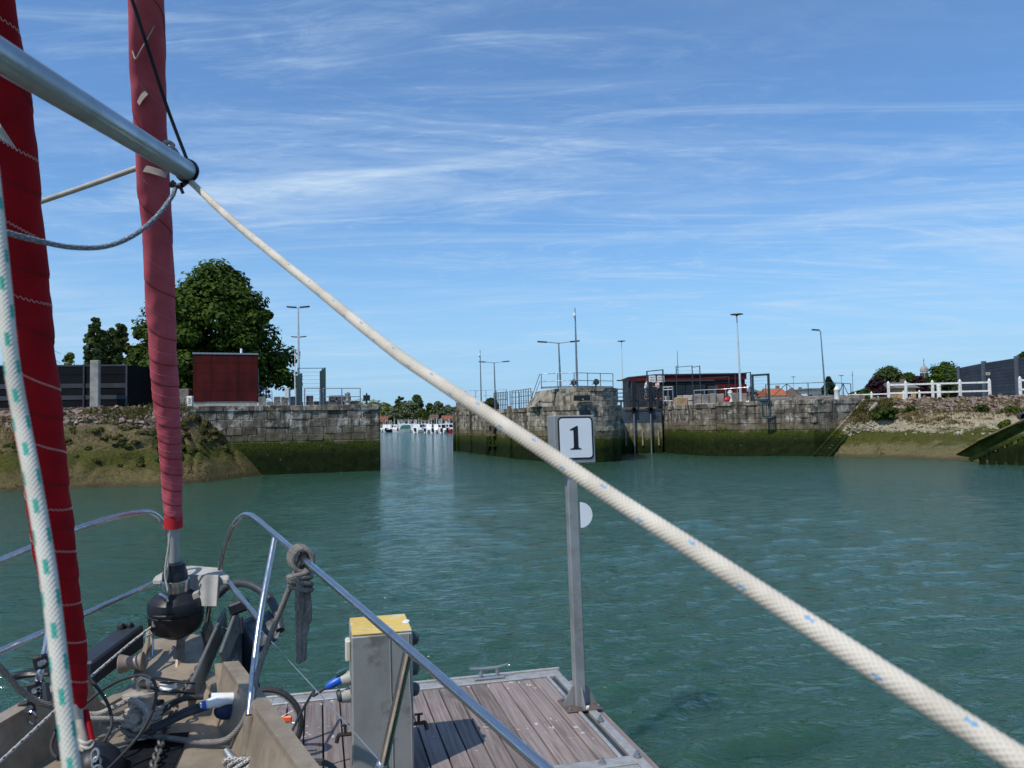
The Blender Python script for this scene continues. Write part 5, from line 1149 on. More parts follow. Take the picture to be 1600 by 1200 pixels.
b = MB(); b.cyl(pon(-6.2, 2.22, ZD - .01), pon(-.56, 2.22, ZD - .01), .035, n=10); b.build('pipe', galv, PT, True)
for aa, bb_ in ((-.33, 2.1), (-.04, 2.06), (-.04, .95), (-.06, 1.35)):
    b = MB(); p = pon(aa, bb_, ZD + .012); b.cyl(p, p + V((0, 0, .012)), .03, n=10); b.cyl(p + V((0, 0, .012)), p + V((0, 0, .03)), .018, n=6); b.cyl(p + V((0, 0, .03)), p + V((0, 0, .05)), .009, n=6); b.build('bolt', galv, PT)
cp = pon(-.72, .07, ZD + .012); t = thing('mooring_cleat', 'grey horn cleat on the far edge of the pontoon', 'cleat', cp)
b = MB(); b.obox(cp + V((0, 0, .012)), E1 * .15, E2 * .035, V((0, 0, .012))); b.build('base', galv, t, bevel=.008)
for s in (-1, 1): b = MB(); b.tube([cp + E1 * s * .085 + V((0, 0, .02)), cp + E1 * s * .075 + V((0, 0, .1))], [.02, .014], 8); b.build('stem', galv, t, True)
b = MB(); b.tube([cp + E1 * -.19 + V((0, 0, .112)), cp + E1 * -.08 + V((0, 0, .102)), cp + E1 * .08 + V((0, 0, .102)), cp + E1 * .19 + V((0, 0, .125))], [.008, .017, .017, .008], 8); b.build('horns', galv, t, True)
# number sign
signm = mat('sign_grey', (.32, .33, .33), (.24, .25, .25), .5, .3, 5, dirt=(.17, .16, .145), dscale=3.5)
sp_ = atz(906, 1103, ZD); SGN = thing('berth_sign', 'grey post with boxed white plate bearing a black figure one, on the pontoon corner', 'sign', sp_)
hs_ = zat(890, 649, (sp_ - CAM).dot(_f)) - ZD
lean = E1 * -.045      # the post leans a little
def sgp(a, bb, z): return sp_ + E1 * a - E2 * bb + V((0, 0, z)) + lean * (z / 2.4)
b = MB(); w = .047; b.add([sgp(i * w, j * w, z) for z in (.01, hs_ - .1) for j in (-1, 1) for i in (-1, 1)], [(0, 1, 3, 2), (4, 6, 7, 5), (0, 4, 5, 1), (2, 3, 7, 6), (0, 2, 6, 4), (1, 5, 7, 3)]); b.build('post', signm, SGN, bevel=.008)
bw, bh, bd = .185, .42, .105
b = MB(); zc_ = hs_ - bh / 2; b.obox(sgp(.015, .0, zc_), E1 * bw, E2 * bd, V((0, 0, bh / 2)) + lean * (bh / 4.8)); BX = b.build('sign_box', signm, SGN, bevel=.006)
def rrect(w, h, r, n=6):
    out = []
    for cx_, cy_, a0 in ((w - r, h - r, 0), (-w + r, h - r, 90), (-w + r, -h + r, 180), (w - r, -h + r, 270)):
        for k in range(n + 1): a = R(a0 + 90 * k / n); out.append((cx_ + r * math.cos(a), cy_ + r * math.sin(a)))
    return out
def on_sign(x, z, off): return sgp(.022 + x, bd + off, zc_ + .012 + z)
fr = -E2
b = MB(); b.plate([on_sign(x, z, .001) for x, z in rrect(.160, .185, .035)], fr * .004); b.build('black_border', black_p, SGN)
b = MB(); b.plate([on_sign(x, z, .0055) for x, z in rrect(.147, .172, .028)], fr * .003); b.build('white_plate', mat('sign_white', (.72, .75, .78), (.68, .71, .74), .35), SGN)
one = [(-.052, -.100), (.050, -.100), (.050, -.092), (.036, -.090), (.025, -.080), (.024, -.070), (.024, .105), (.014, .105), (-.050, .075), (-.048, .066), (-.030, .072), (-.020, .068), (-.018, .058), (-.018, -.070), (-.020, -.082), (-.032, -.090), (-.052, -.092)]
b = MB(); b.plate([on_sign(x - .004, z, .009) for x, z in one], fr * .002); b.build('figure_one', black_p, SGN)
b = MB(); b.plate([sgp(.056 + .112 * math.cos(R(q)), .048, hs_ * .655 + .112 * math.sin(R(q))) for q in range(-90, 91, 6)], fr * .006); b.build('reflector_disc', mat('disc_white', (.76, .78, .80), (.72, .74, .76), .4), SGN)
b = MB(); b.obox(sp_ + V((0, 0, .012)), E1 * .16, E2 * .15, V((0, 0, .006))); b.build('base_plate', mat('rusty_plate', (.16, .125, .10), (.10, .08, .065), .7, .4, 12), SGN, bevel=.003)
for dx, dy in ((1, 0), (-1, 0), (0, 1), (0, -1)):
    v_ = E1 * dx - E2 * dy; c = sp_ + v_ * .055 + V((0, 0, .018)); b = MB(); b.plate([c, c + v_ * .095, c + v_ * .085 + V((0, 0, .03)), c + v_ * .012 + V((0, 0, .16)), c + V((0, 0, .16))], v_.cross(V((0, 0, 1))) * .008); b.build('gusset', signm, SGN)
for dx, dy in ((.13, .12), (-.13, .12), (.13, -.12), (-.13, -.12)):
    p = sp_ + E1 * dx - E2 * dy + V((0, 0, .018)); b = MB(); b.cyl(p, p + V((0, 0, .02)), .014, n=6); b.build('bolt', galv, SGN)
b = MB(); p = sp_ - E2 * .11 + E1 * .02 + V((0, 0, .018)); b.cyl(p, p + V((0, 0, .015)), .028, n=14); b.build('white_cap', whitegel, SGN)
# service pedestal
FLp, FRp = atz(549, 995, 1.5), atz(645, 987, 1.5); pu = (FRp - FLp); pw = pu.length; pu.normalize(); pv = V((-pu.y, pu.x, 0)); pdp = .50
pedm = mat('brushed_pedestal', (.36, .36, .335), (.27, .27, .25), .5, .35, 6, stretch=(1, 1, .5), dirt=(.19, .185, .16), dscale=4.5, dlo=.52, dhi=.68)
PD = thing('service_pedestal', 'grey metal power and water pedestal with worn yellow top on the pontoon', 'pedestal', up((FLp + FRp) / 2, ZD))
def ped(a, bb, z): return FLp * 0 + V((FLp.x, FLp.y, 0)) + pu * a * pw + pv * bb + V((0, 0, z))
b = MB(); b.obox(ped(.5, pdp / 2, 1.0), pu * pw / 2, pv * pdp / 2, V((0, 0, .5))); b.build('cabinet', pedm, PD, bevel=.012)
m_, nt_, b_ = nodes('worn_yellow_top'); T_ = NT(nt_); p_ = T_.pos(); n_ = T_.noise(T_.mapv(p_, (6, 26, 6)), 1, 6, .7)
T_.l(T_.mix(T_.ramp(n_, .52, .62), T_.mix(T_.ramp(T_.noise(p_, 4, 3), .4, .7), (.62, .43, .085), (.50, .33, .06)), (.55, .52, .42)), b_.inputs['Base Color']); b_.inputs['Roughness'].default_value = .7; ytop = m_
b = MB(); b.obox(ped(.5, pdp / 2, 1.507), pu * (pw / 2 - .006), pv * (pdp / 2 - .006), V((0, 0, .005))); b.build('top_plate', ytop, PD, bevel=.002)
b = MB(); b.ball(ped(.95, pdp - .24, 1.512), .045, 10, (.6, 1.2, .08)); b.build('paint_splash', whitegel, PD)
for x in (.62, .93):
    b = MB(); b.tube([ped(x, -.004, 1.49), ped(x + .01, -.004, 1.1), ped(x + .03, -.004, .95), ped(x + .035, -.004, .55)], .004, 6); b.build('sealant_line', mat('sealant', (.3, .3, .28), (.25, .25, .23), .6), PD)
capm = mat('grey_socket', (.36, .36, .33), (.3, .3, .28), .6); capd = mat('dark_socket', (.05, .065, .065), (.035, .045, .045), .5)
for z, kind in ((1.38, 0), (1.18, 1), (1.06, 2)):
    p = ped(0, .12, z); ax = -pu
    b = MB()
    if kind == 0: b.obox(p + ax * .02, pu * .02, pv * .05, V((0, 0, .075))); b.build('switch_box', mat('ivory_switch', (.6, .58, .47), (.52, .5, .4), .5), PD, bevel=.01)
    else: b.lathe([(.05, 0), (.05, .03), (.042, .05), (.04, .07)], p, (ax + V((0, 0, -.2))), 14); b.build('socket', capm, PD, True)
    if kind == 2: b = MB(); b.lathe([(.046, 0), (.046, .02), (.03, .03)], p + ax * .07, (ax + V((0, 0, -.2))), 14); b.build('socket_cap', capd, PD, True)
for z in (1.42, 1.20, 1.05):
    p = ped(1, .14, z); b = MB(); b.lathe([(.05, 0), (.05, .025), (.04, .05), (.02, .06)], p, pu + V((0, 0, -.2)), 14); b.build('socket', capd, PD, True)
def tap(a, z, sgn, lab):
    p = ped(a, .08, z); ax = pu * sgn; t = thing('water_tap', lab, 'tap', p); bm_ = mat('bronze_tap', (.07, .055, .045), (.045, .035, .03), .5, .6)
    b = MB(); b.cyl(p, p + ax * .07, .014, n=8); b.tube(catmull([p + ax * .06, p + ax * .09 + V((0, 0, .0)), p + ax * .105 + V((0, 0, -.05))], 4), .015, 8); b.build('spout', bm_, t, True)
    b = MB(); b.cyl(p + ax * .045, p + ax * .045 + V((0, 0, .06)), .011, n=8); b.build('stem', bm_, t); b = MB(); b.beam(p + ax * .015 + V((0, 0, .065)), p + ax * .075 + V((0, 0, .065)), .02, .01); b.build('handle', bm_, t)
tap(0, .80, -1, 'bronze tap on the left side of the pedestal'); tap(1, .82, 1, 'bronze tap on the right side of the pedestal')
plug0 = ped(0, .12, 1.18) - pu * .06; t = thing('shore_power_cable', 'black shore power cable with bright blue plug in the pedestal', 'cable', plug0); bluep = mat('blue_plug', (.01, .10, .50), (.01, .08, .4), .4)
pdir = (-pu + V((0, -.05, -.45))).normalized(); b = MB(); b.lathe([(.028, 0), (.033, .02), (.031, .09), (.02, .12), (.012, .13)], plug0, pdir, 14); b.build('plug', bluep, t, True); b = MB(); b.obox(plug0 + V((0, 0, .05)) + pdir * .015, pdir * .035, pv * .02, V((0, 0, .01))); b.build('socket_lid', mat('green_lid', (.05, .12, .11), (.04, .1, .09), .4), t)
pe = plug0 + pdir * .12; b = MB(); b.tube(catmull([pe, pe + pdir * .1 + V((0, 0, -.01)), at(490, 1080, 5.5), at(462, 1130, 5.45), at(452, 1165, 5.3), at(475, 1190, 5.2), at(512, 1196, 5.1), at(520, 1215, 5.0)], 8), .010, 8); b.build('cord', rubber, t, True)
rope('mooring_line', [at(440, 1165, 5.2), at(470, 1188, 5.2), at(505, 1190, 5.15), at(525, 1205, 5.0), at(515, 1225, 4.9)], .016, rubber, None, 'dark rope lying on the planks at the foot of the pedestal', n=10)
# bicycles parked behind the bow
def bicycle(c, dr, rw, label, sad=None, lean=0.0, wheels=(0,)):
    """c: hub of the wheel that shows; dr: unit vector towards the rest of the cycle"""
    t = thing('bicycle', label, 'bicycle', up(c, ZD)); side = dr.cross(V((0, 0, 1))).normalized(); wb = 1.0
    hubs = [c, c + dr * wb]
    for h in hubs:
        b = MB(); ring = [h + dr * math.cos(a) * rw + V((0, 0, math.sin(a) * rw)) for a in [2 * math.pi * k / 40 for k in range(40)]]; b.tube(ring, .022, 8, closed=True); wh = b.build('tyre', rubber, t, True)
        b = MB(); b.tube([h + (q - h) * .90 for q in ring], .011, 6, closed=True); b.build('rim', stain, wh, True)
        b = MB(); b.cyl(h - side * .035, h + side * .035, .022, n=10); b.build('hub', stain, wh)
        for k in range(14): a = 2 * math.pi * k / 14; b = MB(); b.tube([h + side * .02 * (1 if k % 2 else -1), h + dr * math.cos(a) * rw * .9 + V((0, 0, math.sin(a) * rw * .9))], .0016, 4); b.build('spoke', stain, wh)
    q = c + (V((0, 0, math.sin(R(-8)))) - dr * math.cos(R(-8)) * -1) * 0 + V((0, 0, .03)) - dr * rw * .55
    b = MB(); b.obox(q, dr * .045, side * .008, V((0, 0, .022))); b.build('spoke_reflector', mat('orange_reflector', (.85, .12, .02), (.7, .08, .01), .3), t, bevel=.008)
    hd = c + dr * .12 + V((0, 0, .42)); bb0 = c + dr * .45 + V((0, 0, -.02)); st_0 = c + dr * .68 + V((0, 0, .2))
    b = MB(); b.tube([c + side * .05, hd + side * .02], .012, 6); b.tube([hd, hd + V((0, 0, .3))], .016, 8); b.tube([hd, bb0], .02, 8); b.tube([bb0, st_0], .018, 8); b.tube([hd + V((0, 0, -.02)), st_0], .016, 8); b.tube([bb0, c + dr * wb], .011, 6); b.tube([st_0, c + dr * wb], .010, 6); b.build('frame', darkst, t, True)
    b = MB(); b.tube([hd + V((0, 0, .3)) - side * .25, hd + V((0, 0, .3)) + side * .25], .012, 8); b.build('handlebar', darkst, t)
    sd_ = sad or (st_0 + V((0, 0, .28))); b = MB(); b.tube([st_0, sd_ + V((0, 0, -.05))], .014, 8); b.build('seat_post', stain, t)
    return t, sd_
def saddle(t, p, nose):
    sd2 = nose.cross(V((0, 0, 1))).normalized(); b = MB(); vs = []
    for s, w, h in ((-.14, .05, .015), (-.11, .075, .03), (-.03, .06, .03), (.06, .03, .022), (.13, .02, .014), (.15, .008, .0)):
        for k in range(8): a = 2 * math.pi * k / 8; vs.append(p + nose * s + sd2 * math.cos(a) * w + V((0, 0, math.sin(a) * .028 + h)))
    fs = [(i * 8 + j, i * 8 + (j + 1) % 8, i * 8 + 8 + (j + 1) % 8, i * 8 + 8 + j) for i in range(5) for j in range(8)] + [tuple(range(7, -1, -1)), tuple(range(40, 48))]
    b.add(vs, fs); b.build('saddle', black_p, t, True)
    b = MB(); b.tube([p + nose * -.08 + V((0, 0, -.02)), p + V((0, 0, -.045)), p + nose * .08 + V((0, 0, -.015))], .005, 6); b.build('saddle_rail', stain, t)
hubc = at(418, 1132, 5.75); hubc.z = ZD + .27
t1, sd1 = bicycle(hubc, (-E1 + E2 * .25).normalized(), .25, 'bicycle whose black tyre and orange reflector show beside the bow')
s_at = at(52, 1058, 5.35)
saddle(t1, sd1, E1)
t2 = thing('folded_bicycle', 'folded bicycle with black saddle showing left of the bow', 'bicycle', up(s_at + E1 * .35, ZD)); saddle(t2, s_at, -E1)
b = MB(); b.tube([s_at + V((0, 0, -.03)), s_at + E1 * .22 + V((0, 0, -.55))], .016, 8); b.build('seat_post', stain, t2)
for k in range(2):
    h = s_at + E1 * .45 + E2 * (.12 * k) + V((0, 0, -.48)); b = MB(); b.tube([h + E1 * math.cos(2 * math.pi * i / 30) * .22 + V((0, 0, math.sin(2 * math.pi * i / 30) * .22)) for i in range(30)], .02, 8, closed=True); b.build('tyre', rubber, t2, True)
b = MB(); b.tube([s_at + E1 * .22 + V((0, 0, -.52)), s_at + E1 * .7 + V((0, 0, -.45))], .022, 8); b.build('frame', darkst, t2)
# ------------------------------------------------------------------ sailing boat we stand on
TIP = V((-1.894, 4.46, 0)); BU = V((-.22, .975, 0)).normalized(); BS = V((BU.y, -BU.x, 0))
def bt(a, b_, z): return TIP - BU * a + BS * b_ + V((0, 0, z))
def hw(a): return .09 + .372 * a if a < 2.6 else min(1.55, 1.057 + (a - 2.6) * .22)
def zdeck(a): return 1.60 - .015 * a
def zcap(a):
    z = 1.90 - .075 * a if a < 2.2 else 1.735 - .01 * (a - 2.2)
    return 1.64 + (z - 1.64) * max(0, min(1, (a - .62) / .12))
m_, nt_, b_ = nodes('bare_aluminium_deck'); T_ = NT(nt_); p_ = T_.pos(); n1 = T_.noise(p_, 3.2, 7, .66); n2 = T_.noise(p_, 22, 4, .6)
c_ = T_.mix(T_.ramp(n1, .32, .70), (.36, .295, .215), (.205, .165, .12)); c_ = T_.mix(T_.m('MULTIPLY', T_.ramp(n2, .5, .7), .45), c_, (.17, .14, .105)); c_ = T_.mix(T_.m('MULTIPLY', T_.ramp(T_.noise(p_, 1.4, 6, .7), .56, .7), .6), c_, (.13, .105, .08))
T_.l(c_, b_.inputs['Base Color']); b_.inputs['Metallic'].default_value = .25; T_.l(T_.ramp(n1, .3, .7, .42, .62), b_.inputs['Roughness']); T_.bump(n2, .2, .006, b_); deckm = m_
greyal = mat('grey_aluminium_plate', (.20, .20, .19), (.13, .13, .125), .5, .45, 8, dirt=(.09, .085, .075), dscale=4)
BT = thing('sailing_boat', 'bare aluminium foredeck and bow of the sailing boat in the foreground', 'boat', bt(2.2, 0, 1.5))
A = [0, .15, .35, .6, .64, .74, .9, 1.3, 1.8, 2.4, 3.0, 4.0, 5.2, 6.5]
for s in (-1, 1):
    G = []
    for a in A:
        row = []
        for t_ in (1, .8, .6, .4, .2, 0, -.15):
            aa = a + .0; w = hw(max(0, aa - 1.25 * (1 - t_))) * (.82 + .18 * t_) if aa > 1.25 * (1 - t_) else max(0.0, .02)
            row.append(bt(max(a, 1.25 * (1 - t_) * .98), s * w, zcap(a) * t_))
        G.append([tuple(p) for p in row])
    link('hull_side', grid_mesh('hull_side', np.array(G), deckm), BT)
    G2 = []; G3 = []
    for a in A:
        c0 = bt(a, s * (hw(a) + .012), zcap(a) + .006); c1 = bt(a, s * max(.02, hw(a) - .06), zcap(a) + .006); c2 = bt(a, s * max(.02, hw(a) - .06), zcap(a) - .02); c3 = bt(a, s * max(.01, hw(a) - .115), zdeck(a))
        G2.append([tuple(c0 + V((0, 0, -.03))), tuple(c0), tuple(c1), tuple(c2)]); G3.append([tuple(c2), tuple(c3)])
    link('bulwark_cap', grid_mesh('bulwark_cap', np.array(G2), deckm, smooth=False), BT); link('bulwark_face', grid_mesh('bulwark_face', np.array(G3), deckm, smooth=False), BT)
G = np.array([[tuple(bt(a, (hw(a) - .10) * k, zdeck(a) + .015 * (1 - k * k))) for k in np.linspace(-1, 1, 9)] for a in A[1:]]); link('deck', grid_mesh('deck', G, deckm), BT)
# knees along the starboard bulwark
for a in ():
    for s in (-1, 1):
        b = MB(); b.plate([bt(a, s * (hw(a) - .09), zcap(a) - .01), bt(a, s * (hw(a) - .15), zdeck(a)), bt(a, s * (hw(a) - .30), zdeck(a)), bt(a, s * (hw(a) - .14), zcap(a) - .02)], BU * .012); b.build('knee', deckm, BT)
# pulpit
def tube_px(name, pts, r, m, parent, n=10, dense=8):
    b = MB(); b.tube(catmull([at(*p) for p in pts], dense) if len(pts) > 2 else [at(*p) for p in pts], r, n); return b.build(name, m, parent, True)
tr = .0145
tube_px('pulpit_rail', [(344, 890, 4.32), (349, 862, 4.30), (362, 826, 4.26), (376, 808, 4.2), (388, 804, 4.12), (402, 812, 4.02), (428, 834, 3.80), (468, 868, 3.42), (640, 1016, 2.40), (860, 1208, 1.74), (1000, 1330, 1.5)], tr, stain, BT)
tube_px('pulpit_rail', [(266, 900, 4.36), (265, 868, 4.36), (262, 838, 4.34), (253, 815, 4.30), (238, 802, 4.22), (218, 801, 4.12), (180, 808, 3.95), (110, 830, 3.65), (0, 876, 3.3), (-160, 940, 2.9)], tr, stain, BT)
tube_px('lower_rail', [(355, 908, 4.30), (404, 968, 3.86)], tr, stain, BT); tube_px('lower_rail', [(243, 910, 4.36), (120, 965, 3.75), (-40, 1035, 3.2)], tr * .95, stain, BT)
tube_px('stanchion', [(430, 838, 3.79), (405, 975, 3.58), (389, 1118, 3.27)], .0155, stain, BT, dense=4); tube_px('stanchion', [(638, 1018, 2.40), (598, 1200, 2.50), (580, 1290, 2.56)], .0155, stain, BT, dense=4)
tube_px('stanchion', [(98, 842, 3.62), (72, 1010, 3.42), (38, 1148, 3.24)], .0155, stain, BT, dense=4); tube_px('pulpit_leg', [(328, 940, 4.34), (320, 996, 4.36)], .014, stain, BT)
b = MB(); b.cyl(at(391, 1118, 3.27), at(387, 1178, 3.24), .026, .029, 14); b.build('stanchion_socket', deckm, BT, True); b = MB(); b.cyl(at(36, 1148, 3.24), at(20, 1215, 3.15), .026, .03, 14); b.build('stanchion_socket', deckm, BT, True)
b = MB(); b.plate([at(396, 1128, 3.27), at(410, 1132, 3.28), at(408, 1156, 3.27), at(394, 1158, 3.25)], V((0, .01, 0))); b.build('socket_gusset', deckm, BT)
b = MB(); p = at(597, 1196, 2.50); b.ball(p, .024, 8); b.build('rail_clamp', stain, BT, True)
# bow roller cheeks, trough and platform
def bplate(name, pts, th, m, bev=0.0):
    b = MB(); b.plate([at(*p) for p in pts], th); return b.build(name, m, BT, bevel=bev)
bplate('roller_cheek', [(205, 1062, 3.95), (214, 1040, 4.05), (227, 1010, 4.15), (228, 985, 4.22), (234, 984, 4.22), (236, 1010, 4.15), (226, 1042, 4.03), (213, 1066, 3.93)], V((.012, .003, 0)), deckm)
b = MB(); b.beam(at(352, 966, 4.40), at(296, 1094, 3.68), .018, .13); b.build('roller_cheek', greyal, BT, bevel=.004)
b = MB(); b.beam(at(330, 972, 4.42), at(318, 1000, 4.3), .016, .12); b.build('roller_cheek', greyal, BT, bevel=.004)
b = MB(); b.beam(at(372, 964, 4.25), at(347, 1034, 3.95), .016, .13); b.build('roller_cheek', greyal, BT, bevel=.004)
bplate('stem_plate', [(276, 996, 4.28), (286, 1000, 4.3), (284, 1062, 4.1), (273, 1060, 4.08)], V((.012, 0, 0)), deckm)
bplate('bow_platform', [(232, 1000, 4.40), (322, 988, 4.46), (338, 1000, 4.4), (305, 1075, 3.95), (212, 1064, 3.98)], V((0, 0, -.02)), deckm)
bplate('bow_face', [(340, 1036, 3.98), (356, 1036, 3.9), (372, 1072, 3.72), (362, 1100, 3.6), (346, 1090, 3.72)], V((-.012, -.012, 0)), deckm)
b = MB(); b.lathe([(.048, -.05), (.05, -.045), (.034, 0), (.034, .03), (.05, .06), (.048, .065)], at(203, 1036, 3.98), V((.9, .2, .05)), 16); b.build('roller', mat('worn_roller', (.30, .235, .19), (.22, .17, .14), .5, .2, 12), BT, True)
b = MB(); b.tube(catmull([at(225, 996, 4.1), at(236, 992, 4.1), at(239, 1000, 4.1), at(238, 1024, 4.08)], 6), .006, 8); b.build('locking_pin', stain, BT, True)
for px, py, d in ((233, 1030, 4.08), (271, 1012, 4.2), (245, 990, 4.2)):
    b = MB(); b.ball(at(px, py, d), .011, 8); b.build('bolt', stain, BT, True)
b = MB(); b.obox(at(168, 1024, 4.02), (at(208, 994, 4.2) - at(125, 1056, 3.8)) / 2, BS * .06, V((0, 0, .065))); b.build('port_rail_beam', mat('shaded_cap_beam', (.035, .043, .055), (.025, .03, .04), .5, .3, 5), BT, bevel=.01)  # dark tone paints in the shadowed side of the port bulwark cap
for px, py, d in ((190, 984, 4.18), (203, 983, 4.2)): b = MB(); b.lathe([(.022, 0), (.022, .02), (.012, .035)], at(px, py, d), V((0, 0, 1)), 10); b.build('beam_knob', black_p, BT, True)
b = MB(); b.obox(at(374, 948, 4.2), V((.045, .01, .015)), V((0, .03, 0)), V((-.01, 0, .03))); b.build('latch', black_p, BT, bevel=.01); b = MB(); b.tube([at(372, 950, 4.2), at(362, 968, 4.2)], [.018, .01], 8); b.build('latch_arm', black_p, BT, True); b = MB(); b.tube([at(377, 965, 4.18), at(378, 990, 4.15)], .01, 8); b.build('latch_pin', black_p, BT, True)
b = MB(); b.plate([bt(.95, -.03, zdeck(.95) + .02), bt(.95, .19, zdeck(.95) + .018), bt(3.2, .22, zdeck(3.2) + .02), bt(3.2, -.10, zdeck(3.2) + .02)], V((0, 0, .006)))
MT = mat('black_deck_mat', (.012, .013, .016), (.006, .007, .009), .85, 0, 30, bump=.6, bscale=160, bdist=.004, spec=.12); tag(b.build('deck_mat', MT), 'black rubber mat on the foredeck under the anchor chain', 'mat')
# seat on the pulpit with canvas flap
canv = mat('grey_canvas', (.40, .38, .34), (.31, .29, .26), .9, 0, 7, bump=.3, dirt=(.2, .19, .17), dscale=6)
SP = [at(238, 905, 4.28), at(243, 898, 4.33), at(264, 887, 4.46), at(300, 883, 4.5), at(345, 887, 4.46), at(358, 898, 4.3), at(357, 904, 4.26)]
t = thing('pulpit_seat', 'small grey plank seat with hanging canvas flap on the pulpit', 'seat', at(300, 900, 4.35)); b = MB(); b.plate(SP, V((0, 0, -.035))); b.build('plank', canv, t, bevel=.008)
fl = np.array([[tuple(at(x, y, 4.255 - .06 * v + .012 * math.sin(u * 9))) for u, x in zip(np.linspace(0, 1, 14), np.linspace(292, 341 - 2 * v, 14))] for v, y in zip(np.linspace(0, 1, 10), np.linspace(898, 947, 10))]); link('canvas_flap', grid_mesh('canvas_flap', fl, canv), t)
b = MB(); b.plate([at(341, 900, 4.25), at(343, 902, 4.4), at(340, 930, 4.4), at(338, 946, 4.2)], V((.008, 0, 0))); b.build('flap_side', darkst, t)
# anchor with roll bar
ANC = thing('anchor', 'dark galvanised anchor with hoop roll bar on the starboard bow roller', 'anchor', at(400, 990, 4.4)); ancm = mat('dark_anchor', (.075, .08, .085), (.04, .045, .05), .5, .5, 9)
b = MB(); b.tube(catmull([at(340, 930, 4.75), at(358, 915, 4.75), at(385, 912, 4.7), at(415, 928, 4.6), at(432, 955, 4.5), at(438, 985, 4.4)], 6), .025, 10); b.build('roll_bar', ancm, ANC, True)
fk = [at(378, 975, 4.6), at(418, 960, 4.5), at(438, 985, 4.4), at(434, 1000, 4.35), at(405, 1020, 4.3), at(384, 1062, 4.2), at(372, 1050, 4.3)]; b = MB(); b.plate(fk, V((.0, .03, .02))); b.build('fluke', ancm, ANC, bevel=.01)
fk = [at(378, 975, 4.6), at(372, 1050, 4.3), at(384, 1062, 4.2), at(378, 1050, 4.05), at(366, 1000, 4.3)]; b = MB(); b.plate(fk, V((-.02, .0, .01))); b.build('fluke', ancm, ANC)
b = MB(); b.beam(at(374, 985, 4.35), at(352, 1040, 4.0), .03, .07); b.build('shank', ancm, ANC, bevel=.008)
fy = mat('yellow_float', (.55, .72, .02), (.45, .6, .02), .5); p = at(386, 1060, 4.35); t = thing('trip_float', 'small bright yellow green float hanging by the anchor', 'float', p); b = MB(); b.lathe([(.01, -.07), (.028, -.05), (.034, 0), (.028, .05), (.01, .07)], p, V((.8, .1, .35)), 12); b.build('float_body', fy, t, True); b = MB(); b.tube([p, at(392, 1030, 4.3)], .004, 5); b.build('lanyard', rubber, t)
# samson post with cross pin and ring
PST = thing('mooring_post', 'round aluminium mooring post with cross pin on the foredeck', 'post', at(220, 1150, 3.42)); pb = at(221, 1152, 3.42); ptp = at(223, 1082, 3.46)
b = MB(); b.lathe([(.07, 0), (.07, .01), (.058, .015), (.058, (ptp - pb).length - .02), (.085, (ptp - pb).length - .015), (.085, (ptp - pb).length), (.05, (ptp - pb).length + .012)], pb, ptp - pb, 24); b.build('post', mat('worn_alloy', (.47, .42, .34), (.34, .30, .24), .5, .2, 14, dirt=(.24, .2, .15), dscale=9), PST, True)
pc_ = at(217, 1121, 3.36); ax = V((-.35, -.9, .12)).normalized(); b = MB(); b.lathe([(.023, -.16), (.025, -.155), (.025, .02), (.022, .028)], pc_, ax, 16); b.build('cross_pin', mat('worn_alloy', (.4, .4, .4)), PST, True)
b = MB(); b.tube(catmull([at(216, 1080, 3.42), at(214, 1066, 3.42), at(224, 1058, 3.42), at(233, 1066, 3.42), at(232, 1080, 3.42)], 6), .008, 8); b.build('ring', stain, PST, True)
# ------------------------------------------------------------------ ropes
def rope_mat(name, base, base2, fleck=None, period=.05, cnt=2, wu=.14, wv=.30, lobes=8, pitch=.016, bump=.6, rows=1):
    m, nt, b = nodes(name); T = NT(nt); tc = T.n('ShaderNodeTexCoord'); s = T.n('ShaderNodeSeparateXYZ'); T.l(tc.outputs['UV'], s.inputs[0]); u, v = s.outputs[0], s.outputs[1]
    br = T.m('MULTIPLY', T.m('SINE', T.m('MULTIPLY', u, lobes * 6.2832)), T.m('COSINE', T.m('MULTIPLY', v, 6.2832 / pitch)))
    p = T.pos(); col = T.mix(T.ramp(T.noise(p, 14, 5, .6), .35, .7), base, base2); col = T.mix(T.m('MULTIPLY', T.ramp(br, .0, -.9), .5), col, tuple(x * .45 for x in base2))
    if fleck:
        row = T.m('FLOOR', T.m('DIVIDE', v, period)); uu = T.m('FRACT', T.m('ADD', T.m('MULTIPLY', u, cnt), T.m('MULTIPLY', row, .5))); vv = T.m('FRACT', T.m('DIVIDE', v, period))
        fu = T.m('LESS_THAN', T.m('ABSOLUTE', T.m('SUBTRACT', uu, .5)), wu); fv = T.m('LESS_THAN', T.m('ABSOLUTE', T.m('SUBTRACT', vv, .5)), wv)
        f = T.m('MULTIPLY', T.m('MULTIPLY', fu, fv), T.ramp(br, -1.2, -.2)); col = T.mix(f, col, fleck)
    T.l(col, b.inputs['Base Color']); b.inputs['Roughness'].default_value = .9; b.inputs['Specular IOR Level'].default_value = .2
    T.bump(br, bump, .003, b); return m
r_white = rope_mat('white_rope_blue_fleck', (.62, .565, .475), (.48, .43, .355), (.10, .30, .50), .062, 3, .07, .07, 10, .0058, .2)
r_green = rope_mat('white_rope_green_fleck', (.70, .67, .58), (.56, .53, .45), (.02, .36, .27), .027, 3, .15, .24, 10, .0045, .2)
r_grey = rope_mat('grey_mooring_rope', (.27, .25, .225), (.18, .165, .15), (.30, .29, .27), .03, 4, .12, .2, 8, .018, .8)
r_lgrey = rope_mat('pale_grey_rope', (.47, .44, .39), (.34, .315, .28), (.5, .48, .45), .03, 4, .12, .2, 8, .018, .8)
r_blue = rope_mat('blue_grey_rope', (.22, .26, .30), (.15, .18, .21), (.42, .46, .5), .02, 4, .16, .3, 8, .016, .6)
r_cream = rope_mat('cream_line', (.58, .54, .46), (.46, .42, .36), None, bump=.6, pitch=.012)
